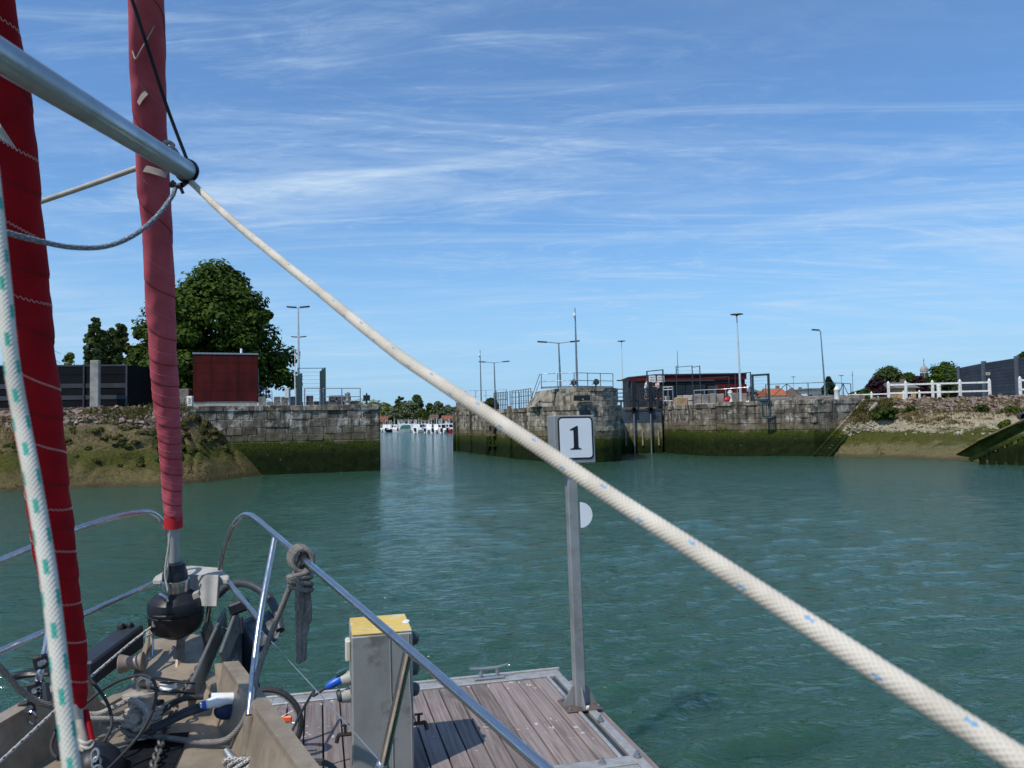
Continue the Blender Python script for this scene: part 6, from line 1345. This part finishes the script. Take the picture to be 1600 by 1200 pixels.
r_dot = rope_mat('white_line_black_fleck', (.56, .55, .50), (.44, .43, .39), (.02, .02, .025), .03, 2, .16, .22, 8, .008, .5)
r_dark = rope_mat('dark_line', (.03, .03, .033), (.02, .02, .022), None, bump=.5, pitch=.01)
r_bw = rope_mat('black_white_rope', (.6, .58, .54), (.5, .48, .45), (.015, .015, .015), .012, 6, .22, .32, 8, .012, .5)
r_dgrey = rope_mat('charcoal_rope', (.085, .085, .09), (.05, .05, .055), None, bump=.7)
def dz(x): return 1 / (.4545 + .00125 * (x - 300))
bx = [(297, 283), (322, 307), (351, 334), (381, 360), (451, 417), (495, 452), (610, 545), (690, 600), (775, 655), (860, 711), (950, 772), (1060, 843), (1200, 934), (1400, 1065), (1600, 1192), (1850, 1352)]
rope('pole_guy_rope', [at(x, y, dz(x)) for x, y in bx], .0086, r_white, None, 'thick white braided rope with blue flecks running from the pole end to the lower right', n=80, step=.00095, braid=.045, lobes=10, pitch=.0058)
rope('green_fleck_rope', [at(x, y, d) for x, y, d in ((-14, 260, .74), (-5, 345, .73), (5, 440, .72), (17, 560, .71), (34, 660, .70), (53, 760, .68), (76, 900, .66), (94, 1050, .64), (112, 1200, .62), (128, 1330, .6))], .0066, r_green, None, 'white braided rope with green flecks at the left edge', n=72, step=.0008, braid=.045, lobes=10, pitch=.0045)
rope('topping_lift', [at(297, 262, 2.2), at(262, 170, 2.15), at(228, 66, 2.05), at(200, -20, 2.0), at(170, -110, 1.95)], .0048, r_dark, None, 'thin black line rising from the pole end')
rope('foreguy_line', [at(52, 319, 3.6), at(140, 289, 3.55), at(230, 257, 3.5)], .012, r_cream, None, 'pale line stretched between the two furled sails')
rope('slack_grey_line', [at(-60, 352, 1.35), at(0, 361, 1.5), at(50, 374, 1.62), at(110, 386, 1.75), at(165, 385, 1.88), at(210, 367, 2.0), at(245, 338, 2.1), at(268, 308, 2.16), at(274, 294, 2.18)], .0062, r_blue, None, 'slack blue grey rope hanging below the pole', n=16, step=.005)
ml = [(160, 1128, 3.36), (185, 1133, 3.38), (205, 1148, 3.36), (240, 1150, 3.38), (275, 1155, 3.38), (310, 1159, 3.36), (345, 1158, 3.36), (366, 1146, 3.36), (386, 1118, 3.33), (396, 1080, 3.36), (406, 1040, 3.40), (424, 990, 3.42), (446, 935, 3.40), (464, 888, 3.38), (474, 862, 3.40)]
rope('mooring_rope', [at(*p) for p in ml], .0125, r_grey, None, 'long grey mooring rope from the post across the deck up to the pulpit rail', n=14, step=.006, braid=.04, pitch=.018)
# hank of rope on the pulpit rail
HK = thing('rope_hank', 'coiled grey rope hanging from the pulpit rail', 'rope', at(470, 870, 3.4)); rc = at(470, 868, 3.40); rdir = (at(640, 1016, 2.4) - at(428, 834, 3.8)).normalized(); sx_ = V((1, 0, 0)); 
for k in range(4):
    c = rc + rdir * (.02 * (k - 1.5)); P = []
    for i in range(17): a = 2 * math.pi * i / 16; P.append(c + V((0, 0, 1)) * (.05 * math.cos(a) - .015) + V((.85, .45, 0)) * .042 * math.sin(a) + rdir * .01 * math.sin(a))
    rope('wrap', P, .0115, r_grey, HK, n=10, step=.006)
for k in range(4):
    c = at(468 + k * .6, 897 + k * 7, 3.37); P = [c + V((.047 * math.cos(a), .034 * math.sin(a), .012 * math.cos(a + k))) for a in [2 * math.pi * i / 14 for i in range(15)]]; rope('wrap', P, .0115, r_grey, HK, n=10, step=.006)
for k, (x0, x1, yb) in enumerate(((464, 470, 1033), (468, 476, 1030), (472, 484, 975), (470, 480, 990), (466, 483, 962))):
    P = [at(x0, 900, 3.37 - .01 * k), at(x0 + 1, 950, 3.38 - .01 * k), at(x0 + 2, yb - 10, 3.37), at((x0 + x1) / 2 + 1, yb, 3.36), at(x1, yb - 12, 3.36), at(x1 - 1, 940, 3.37), at(x1 - 6, 895, 3.37)]
    rope('loop', P, .0105, r_grey, HK, n=10, step=.006)
# turns on the mooring post
TW = thing('rope_turns', 'pale grey rope wound round the mooring post', 'rope', pb)
axp = (ptp - pb).normalized(); xx_, yy_ = frame_of(axp)
P = []
for i in range(72):
    a = 2 * math.pi * i / 18; h = .06 + .075 * (i / 72); P.append(pb + axp * h + (xx_ * math.cos(a) + yy_ * math.sin(a)) * (.073 + .012 * math.sin(i * .37)))
rope('turn', P, .0115, r_lgrey, TW, n=10, step=.007)
P = [pc_ + ax * (-.02 + .004 * i / 4) + (V((.9, -.35, 0)) * math.cos(2 * math.pi * i / 16) + V((0, 0, 1)) * math.sin(2 * math.pi * i / 16)) * (.05 + .004 * math.sin(i)) for i in range(34)]
rope('turn', P, .0115, r_lgrey, TW, n=10, step=.007)
P = [at(196, 1092, 3.40), at(214, 1096, 3.34), at(230, 1112, 3.32), at(229, 1130, 3.33), at(212, 1140, 3.34)]; rope('turn', P, .0115, r_lgrey, TW, n=10, step=.007)
for i, P in enumerate(([(118, 1112, 3.3), (150, 1116, 3.34), (178, 1105, 3.38), (204, 1092, 3.42)], [(120, 1124, 3.28), (155, 1123, 3.33), (190, 1124, 3.38), (205, 1122, 3.4)])):
    rope('mooring_tail', [at(*p) for p in P], .0115, r_lgrey, None, ('upper pale rope leading left from the mooring post', 'lower pale rope leading left from the mooring post')[i], n=10, step=.007)
for i, P in enumerate(([(245, 1122, 3.42), (258, 1108, 3.46), (280, 1094, 3.5), (300, 1090, 3.52), (318, 1089, 3.54)], [(236, 1138, 3.36), (262, 1125, 3.4), (290, 1110, 3.45), (314, 1102, 3.48), (330, 1098, 3.5)], [(232, 1146, 3.36), (262, 1130, 3.38), (292, 1116, 3.43), (318, 1107, 3.47), (332, 1102, 3.5)])):
    rope('bow_line', [at(*p) for p in P], .0125, r_dgrey, None, ('top dark bow line entering the white chafe tube', 'middle dark bow line entering the white chafe tube', 'lowest dark bow line beside the white chafe tube')[i], n=10, step=.008)
CT = thing('chafe_tube', 'white chafe tube with blue band around the bow lines', 'chafe guard', at(345, 1098, 3.5)); b = MB(); b.tube(catmull([at(313, 1104, 3.47), at(340, 1096, 3.5), at(362, 1092, 3.53), at(382, 1090, 3.56)], 6), [.016 + .012 * min(1, i / 6) for i in range(19)], 14); b.build('tube', whitegel, CT, True)
b = MB(); b.tube([at(315, 1103.5, 3.467), at(321, 1101.8, 3.476)], [.0195, .0225], 14); b.build('blue_band', bluep, CT, True); b = MB(); b.tube([at(330, 1088, 3.52), at(378, 1087, 3.56)], .015, 10); b.build('rear_tube', whitegel, CT, True)
b = MB(); p = at(352, 1112, 3.5); b.ball(p, .045, 12, (1.2, .6, .8)); tag(b.build('blue_pouch', mat('navy_cloth', (.012, .03, .08), (.01, .02, .05), .85, 0, 20, bump=.4), None, True), 'dark blue cloth bundle under the white chafe tube', 'bundle')
# snatch block on the post
BK = thing('pulley_block', 'black pulley block lying on top of the mooring post', 'block', at(258, 1070, 3.44)); bp = at(258, 1070, 3.46); bx_ = V((.95, .1, -.12)).normalized(); 
for s in (-1, 1): b = MB(); b.obox(bp + V((0, 0, .022 * s)), bx_ * .062, V((-.1, .045, 0)), V((0, 0, .004))); b.build('cheek', black_p, BK, bevel=.012)
b = MB(); b.lathe([(.038, -.012), (.03, 0), (.038, .012)], bp + bx_ * .012, V((0, 0, 1)), 18); b.build('sheave', whitegel, BK, True); b = MB(); b.tube([bp - bx_ * .055, at(236, 1070, 3.43)], .008, 8); b.build('shackle', stain, BK, True)
# cables
rope('black_cable', [at(*p) for p in ((128, 1046, 3.3), (140, 1060, 3.3), (160, 1085, 3.28), (172, 1110, 3.26), (174, 1135, 3.22), (162, 1160, 3.18), (150, 1172, 3.14))], .0068, rubber, None, 'black cable loop right of the dark red sail', 'cable', n=10)
rope('black_cable', [at(*p) for p in ((135, 1098, 3.4), (160, 1078, 3.45), (190, 1062, 3.45), (222, 1055, 3.42), (240, 1064, 3.36), (244, 1085, 3.3), (238, 1112, 3.26), (220, 1145, 3.22), (195, 1175, 3.15), (165, 1205, 3.05))], .0068, rubber, None, 'black cable arching over the mooring post', 'cable', n=10)
rope('black_cable', [at(*p) for p in ((88, 1140, 3.2), (80, 1165, 3.15), (86, 1182, 3.1), (100, 1186, 3.08))], .008, rubber, None, 'short black cable loop by the port bulwark', 'cable', n=10)
rope('furling_line', [at(*p) for p in ((236, 980, 4.1), (200, 1008, 3.95), (130, 1068, 3.5), (84, 1112, 3.2), (0, 1190, 2.8), (-60, 1245, 2.6))], .0066, r_dot, None, 'thin pale furling line leading from the black drum back along the port side', n=10)
rope('port_dock_line', [at(*p) for p in ((-30, 1020, 3.0), (0, 1043, 3.1), (28, 1075, 3.15), (55, 1094, 3.2), (84, 1104, 3.25), (110, 1106, 3.3))], .0125, r_grey, None, 'dark grey rope hanging in a curve at the lower left', n=12)
b = MB(); b.tube([at(408, 985, 3.62), at(500, 1085, 3.0), at(598, 1194, 2.5)], .0022, 5); tag(b.build('lifeline_wire', galv), 'thin steel lifeline wire below the starboard pulpit rail', 'wire'); b = MB(); b.tube([at(-20, 1036, 3.1), at(62, 993, 3.42)], .0022, 5); tag(b.build('lifeline_wire', galv), 'thin steel wire reaching the port stanchion', 'wire')
b = MB(); b.tube(catmull([at(325, 985, 4.3), at(343, 980, 4.25), at(360, 984, 4.2), at(372, 988, 4.15)], 5), .003, 6); tag(b.build('lashing_wire', galv), 'thin lashing wire across the starboard bow roller', 'wire')
# blocks and shackles on the port stanchion
SB = thing('stanchion_blocks', 'black lead blocks with steel shackles on the port stanchion', 'block', at(60, 1060, 3.3))
for px, py, d in ((64, 1034, 3.38), (55, 1076, 3.33), (42, 1106, 3.28)):
    b = MB(); b.obox(at(px, py, d), V((.026, 0, .006)), V((0, .022, 0)), V((-.008, 0, .03))); b.build('block', black_p, SB, bevel=.008); b = MB(); b.lathe([(.012, 0), (.012, .03)], at(px + 5, py, d - .03), V((0, -1, 0)), 12); b.build('pin', stain, SB)
for px, py, d, s in ((63, 1058, 3.33, .022), (60, 1083, 3.3, .025), (50, 1122, 3.22, .03)):
    c = at(px, py, d); b = MB(); b.tube([c + V((math.cos(a) * s * .6, -.01 * math.sin(a), math.sin(a) * s)) for a in [2 * math.pi * i / 18 for i in range(18)]], .0055, 6, closed=True); b.build('shackle', stain, SB, True)
b = MB(); b.tube([at(70, 1068, 3.3), at(74, 1095, 3.28)], .016, 10); b.build('spring', darkst, SB)
# anchor chain
CH = thing('anchor_chain', 'rusty grey anchor chain lying along the black deck mat', 'chain', at(250, 1160, 3.4)); chm = mat('chain_steel', (.17, .16, .145), (.09, .085, .075), .6, .5, 25, dirt=(.14, .09, .05), dscale=12)
cpth = catmull([atz(228, 1235, 1.62), atz(240, 1196, 1.625), atz(252, 1160, 1.63), atz(262, 1130, 1.635), at(276, 1098, 3.62), at(300, 1062, 3.85), at(330, 1010, 4.15)], 12)
Sx = [0]; [Sx.append(Sx[-1] + (cpth[i + 1] - cpth[i]).length) for i in range(len(cpth) - 1)]
lk = 0; s = 0
while s < Sx[-1] - .05:
    i = max(j for j in range(len(Sx)) if Sx[j] <= s); i = min(i, len(cpth) - 2); c = cpth[i].lerp(cpth[i + 1], (s - Sx[i]) / max(1e-6, Sx[i + 1] - Sx[i])); d_ = (cpth[i + 1] - cpth[i]).normalized(); x_, y_ = frame_of(d_)
    w_ = (x_ * .8 + y_ * .6) if lk % 2 else (y_ * .8 - x_ * .6); b = MB(); b.tube([c + d_ * math.cos(a) * .025 + w_ * math.sin(a) * .0165 for a in [2 * math.pi * k / 12 for k in range(12)]], .0065, 6, closed=True); b.build('chain_link', chm, CH, True); s += .036; lk += 1
# deck cleat with chequered rope
DC = thing('deck_cleat', 'grey deck cleat with black and white rope at the bottom of the picture', 'cleat', at(372, 1195, 3.2)); b = MB(); b.tube([at(353, 1172, 3.24), at(366, 1190, 3.2), at(385, 1215, 3.14)], [.014, .02, .014], 10); b.build('horn', galv, DC, True); b = MB(); b.cyl(at(368, 1194, 3.2), at(368, 1215, 3.2), .02, n=10); b.build('stem', galv, DC)
for k in range(4):
    c = at(364 + 7 * k, 1192 + 4 * k, 3.17); rope('rope_turn', [c + V((.035 * math.cos(a), -.012 * math.sin(a), .022 * math.sin(a + .7 * k))) + V((0, 0, .008 * k)) for a in [2 * math.pi * i / 12 for i in range(13)]], .009, r_bw, DC, n=12, step=.004)
# ------------------------------------------------------------------ furled sails
def cloth(name, c1, c2, rough=.75):
    m, nt, b = nodes(name); T = NT(nt); p = T.pos(); n1 = T.noise(p, 5, 5, .6); n2 = T.noise(T.mapv(p, (9, 9, 3)), 1, 4); col = T.mix(T.ramp(n1, .35, .7), c1, c2); T.l(col, b.inputs['Base Color']); b.inputs['Roughness'].default_value = rough; b.inputs['Specular IOR Level'].default_value = .12
    try: b.inputs['Sheen Weight'].default_value = 0.0
    except Exception: pass
    T.bump(n2, .25, .02, b); return m
pinkc = cloth('faded_pink_canvas', (.50, .098, .122), (.38, .064, .084)); redc = cloth('deep_red_canvas', (.31, .006, .012), (.22, .004, .009)); stm = mat('stitch_thread', (.50, .25, .26), (.44, .2, .22), .8); stm2 = mat('pale_stitch', (.66, .55, .52), (.6, .48, .46), .8); seamd = mat('dark_seam', (.05, .012, .016), (.04, .01, .012), .9)
def furled(name, label, pts, half, pitch, mclo, mst, ph0=0., step_h=.05, sgn=-1, zig=.0022, lump=.05):
    W3 = [at(*p) for p in pts]; acc = [0]
    for i in range(len(W3) - 1): acc.append(acc[-1] + (W3[i + 1] - W3[i]).length)
    rad_ = [h / FPX * p[2] for h, p in zip(half, pts)]; S_ = np.linspace(0, acc[-1] * 1.02, 4000); ph = np.concatenate([[0], np.cumsum(np.diff(S_) / np.interp(S_[1:], acc, pitch))]) + ph0
    phi = lambda s: np.interp(s, S_, ph) + .10 * np.sin(s * 6.1 + 1) + .07 * np.sin(s * 14.3); rr = lambda s: np.interp(s, acc, rad_)
    def rf(u, s):
        f = (u * sgn + phi(s)) % 1.0; lip = np.clip(f / .06, 0, 1) * (1 - f) ** 1.0
        return rr(s) * (1 + step_h * (lip - .5) + lump * np.sin(2 * np.pi * u * 2 + s * 5) * np.sin(s * 7 + 1) + .014 * np.sin(2 * np.pi * u * 5 + s * 23) + .012 * np.sin(2 * np.pi * (u * 3 + phi(s)) + 4 * np.sin(s * 11)))
    t = thing(name, label, 'sail', W3[0]); me, (C, T_, X, Y, s) = sweep('rolled_cloth', W3, rf, mclo, n=96, step=.006); link('rolled_cloth', me, t)
    for off, nm, m, r_, z_ in ((.5, 'stitched_seam', mst, .00075, zig), (.012, 'leech_edge', seamd, .0016, 0)):
        ss = np.arange(.02, acc[-1] - .02, .0011 if z_ else .002); u = ((off - phi(ss)) * sgn) % 1.0; P = []
        dens = int(acc[-1] / .0006); ss = []; cur = .02
        while cur < acc[-1] - .02: ss.append(cur); cur += .0045 / (2 * math.pi * float(rr(cur)) / float(np.interp(cur, acc, pitch)) + 1)
        ss = np.array(ss); u = ((off - phi(ss)) * sgn); a = 2 * np.pi * u
        zz = z_ * ((np.arange(len(ss)) % 4 < 2) * 2 - 1) if z_ else 0 * ss
        sz_ = ss + zz; c3 = np.stack([np.interp(sz_, s, C[:, k]) for k in range(3)], -1); x3 = np.stack([np.interp(sz_, s, X[:, k]) for k in range(3)], -1); y3 = np.stack([np.interp(sz_, s, Y[:, k]) for k in range(3)], -1)
        r3 = rf(u % 1.0, sz_) + r_ * .4; P = c3 + (x3 * np.cos(a)[:, None] + y3 * np.sin(a)[:, None]) * r3[:, None]
        b = MB(); b.tube([V(p) for p in P], r_, 4); b.build(nm, m, t)
    return t, W3, (C, T_, X, Y, s), rr
GN, GW, GF, _ = furled('furled_genoa', 'faded pink red furled headsail rolled on the outer forestay', [(271, 812, 4.17), (269.5, 780, 4.15), (266, 700, 4.08), (258, 600, 3.97), (252, 500, 3.85), (248, 400, 3.72), (241, 300, 3.58), (235, 200, 3.44), (231, 100, 3.3), (228, 0, 3.15), (224, -160, 2.95)], [12.5, 14, 17, 20, 21.5, 22, 23, 24, 25, 26, 28], [.075, .08, .088, .12, .2, .3, .42, .5, .55, .6, .6], pinkc, stm, .3)
b = MB(); b.tube([at(271, 824, 4.175), at(271, 806, 4.17)], .0475, 20); b.build('tack_strap', mat('bright_red_strap', (.5, .008, .015), (.4, .006, .012), .7), GN, True); b = MB(); b.tube([at(272, 905, 4.21), at(271, 815, 4.175)], .030, 18); b.build('luff_foil', mat('luff_foil_grey', (.42, .42, .41), (.36, .36, .35), .4, .2), GN, True)
sw = at(275, 952, 4.20); axs = (GW[0] - sw).normalized()
FD = thing('furling_drum', 'black furling drum with steel collar at the foot of the pink sail', 'furler', sw)
b = MB(); b.lathe([(r_ * .92, h_) for r_, h_ in [(.02, -.165), (.06, -.15), (.132, -.11), (.150, -.075), (.156, -.03), (.156, -.012), (.151, -.008), (.156, -.002), (.156, .035), (.147, .058), (.118, .082), (.085, .100), (.07, .104)]], sw, axs, 40); b.build('drum_housing', black_p, FD, True, sharp=22)
b = MB(); b.lathe([(.072, .10), (.074, .105), (.074, .165), (.07, .168)], sw, axs, 30); b.build('steel_collar', stain, FD, True); b = MB(); b.lathe([(.066, .165), (.064, .205), (.060, .21), (.052, .255), (.04, .26)], sw, axs, 30); b.build('drum_cap', black_p, FD, True)
b = MB(); b.tube(catmull([sw + axs * .02 + V((x, -.157 * math.cos(x / .157), -.02)) for x in (-.05, -.02, .02, .05)], 4), .006, 6); b.build('housing_rib', black_p, FD, True)
b = MB(); b.obox(at(241, 975, 4.08), V((.012, 0, 0)), V((0, .006, 0)), V((0, 0, .018))); b.build('line_exit', mat('exit_eye', (.2, .17, .16)), FD, bevel=.004)
for px, py in ((243, 943), (307, 929)): b = MB(); b.obox(at(px, py, 4.12), V((.014, .004, .006)), V((0, .01, .006)), V((-.004, 0, .012))); b.build('badge', mat('badge_grey', (.34, .32, .28), (.28, .26, .22), .5), FD)
rope('tack_lashing', [at(266, 830, 4.12), at(263, 870, 4.13), at(260, 905, 4.1), at(254, 918, 4.08), at(262, 925, 4.08), at(258, 895, 4.1), at(264, 850, 4.11)], .0055, r_cream, None, 'pale lashing tied beside the luff foil above the black drum', n=8)
b = MB(); b.tube(catmull([at(250, 928, 4.08), at(258, 932, 4.06), at(262, 940, 4.06)], 4), .008, 8); tag(b.build('shackle', stain), 'small steel shackle at the collar of the furling drum', 'shackle')
# sail patches
def patch(px, py, d, w, h, rot, m, name):
    c = at(px, py, d); x = _r * math.cos(R(rot)) + _u * math.sin(R(rot)); y = -_r * math.sin(R(rot)) + _u * math.cos(R(rot)); G = []
    for j in range(5):
        v = (j / 4 - .5) * h; row = []
        for i in range(9): q = (i / 8 - .5) * w; pp = c + x * q + y * v; lat = (pp - c).dot(_r) + (px - _cx(py)) / FPX * d; row.append(tuple(pp + _f * (lat * lat / (2 * .07))))
        G.append(row)
    return link(name, grid_mesh(name, np.array(G), m), GN)
_cx = lambda y: np.interp(y, [0, 100, 200, 300], [228, 231, 235, 241])
greyp = mat('grey_patch', (.33, .28, .24), (.25, .21, .18), .85, 0, 12, bump=.3)
patch(217, 148, 3.29, .062, .05, 42, greyp, 'sail_patch'); patch(238, 266, 3.445, .118, .030, -16, greyp, 'tie_strap')
b = MB(); b.tube(catmull([at(207, 80, 3.2), at(212, 92, 3.19), at(220, 78, 3.17), at(232, 58, 3.165), at(243, 35, 3.17), at(250, 8, 3.19)], 6), .0035, 6); tag(b.build('sail_tie', r_cream if False else mat('faded_tie', (.42, .27, .25), (.35, .22, .2), .9)), 'thin faded cord tied across the upper pink sail', 'cord')
SS, SWp, SF, _ = furled('furled_staysail', 'deep red furled staysail rolled on the inner stay at the left edge', [(121, 1102, 3.22), (117, 1060, 3.2), (109, 1010, 3.16), (100, 950, 3.10), (90, 890, 3.04), (72, 750, 2.92), (48, 560, 2.76), (31, 400, 2.63), (12, 200, 2.46), (-12, 30, 2.33), (-40, -160, 2.2)], [14, 18, 23, 26, 28.5, 32, 35, 36, 36, 35, 35], [.14, .15, .17, .2, .22, .24, .27, .28, .3, .32, .32], redc, stm2, .1, .06, zig=.0042)
b = MB(); b.tube([at(118, 1098, 3.2), at(124, 1130, 3.2)], [.024, .018], 14); b.build('white_strop', canv, SS, True); b = MB(); b.tube([at(122, 1122, 3.2), at(132, 1170, 3.16)], [.018, .022], 12); b.build('tack_webbing', mat('tan_webbing', (.40, .33, .28), (.3, .24, .2), .9, 0, 40), SS, True)
b = MB(); b.tube([at(133, 1110, 3.24), at(144, 1162, 3.18)], .014, 8); b.build('red_tail', redc, SS, True)
rope('tack_lashing', [at(122, 1156, 3.12), at(134, 1162, 3.1), at(145, 1158, 3.14), at(140, 1170, 3.1), at(126, 1166, 3.1), at(134, 1176, 3.1), at(150, 1180, 3.1)], .008, r_cream, None, 'pale lashing at the foot of the deep red sail', n=8)
sd_c = at(152, 1205, 3.12); t = thing('furling_drum', 'black dome drum at the foot of the deep red sail', 'furler', sd_c); b = MB(); b.lathe([(.10, -.1), (.11, -.05), (.105, .0), (.085, .06), (.055, .095), (.02, .105)], sd_c, V((-.1, 0, 1)), 30); b.build('drum_housing', black_p, t, True)
b = MB(); c = at(151, 1178, 3.06); 
for k in range(3): b.tube([c + V((math.cos(a) * .014 + .006 * k, -.012 + .006 * math.sin(a + k), math.sin(a) * .022 - .03 * k)) for a in [2 * math.pi * i / 14 for i in range(14)]], .0055, 6, closed=True)
b.build('shackle', galv, t, True)
b = MB(); b.plate([at(-5, 183, 2.33), at(2, 196, 2.33), at(28, 236, 2.36), at(24, 232, 2.36), at(-6, 212, 2.33)], V((0, -.004, 0))); b.build('white_tape', canv, SS)
# ------------------------------------------------------------------ spinnaker pole
poleal = mat('anodised_pole', (.42, .46, .49), (.33, .36, .39), .34, .75, 5, stretch=(.5, .5, .5), dirt=(.26, .28, .30), dscale=7)
SPO = thing('spinnaker_pole', 'grey aluminium pole slanting down from the upper left corner', 'pole', at(297, 272, 2.2)); p0, p1 = at(-430, -178, .80), at(292, 267, 2.2)
b = MB(); b.tube([p0, p0.lerp(p1, .3), p0.lerp(p1, .6), p0.lerp(p1, .9), p1], .0285, 36); b.build('tube', poleal, SPO, True)
dp_ = (p1 - p0).normalized(); b = MB(); b.lathe([(.0295, -.01), (.0295, .012), (.02, .022), (.012, .03)], p1, dp_, 24); b.build('end_fitting', black_p, SPO, True)
b = MB(); xx_, yy_ = frame_of(dp_); b.tube([p1 + dp_ * .0 + (xx_ * math.cos(a) + yy_ * math.sin(a)) * .031 for a in [2 * math.pi * i / 24 for i in range(24)]], .004, 6, closed=True); b.build('end_band', black_p, SPO, True)
b = MB(); b.ball(at(296, 258, 2.2), .016, 10, (.9, .9, 1.1)); b.ball(at(300, 268, 2.2), .012, 8); b.build('upper_knot', black_p, SPO, True)
b = MB(); b.tube([at(268, 287, 2.18), at(276, 291, 2.18), at(284, 290, 2.18)], [.012, .007, .01], 8); b.tube([at(281, 291, 2.18), at(286, 302, 2.18)], .005, 6); b.tube([at(284, 290, 2.18), at(292, 284, 2.2)], .007, 6); b.build('lower_clip', black_p, SPO, True)
KN = thing('rope_knot', 'grey rope knot behind the pole end on the pink sail', 'rope', at(265, 235, 3.5))
for px, py, r_ in ((263, 229, .02), (268, 238, .018), (272, 243, .016)):
    c = at(px, py, 3.44); rope('turn', [c + V((math.cos(a) * r_, .01 * math.sin(2 * a), math.sin(a) * r_)) for a in [2 * math.pi * i / 12 for i in range(13)]], .010, r_lgrey, KN, n=8, step=.006)
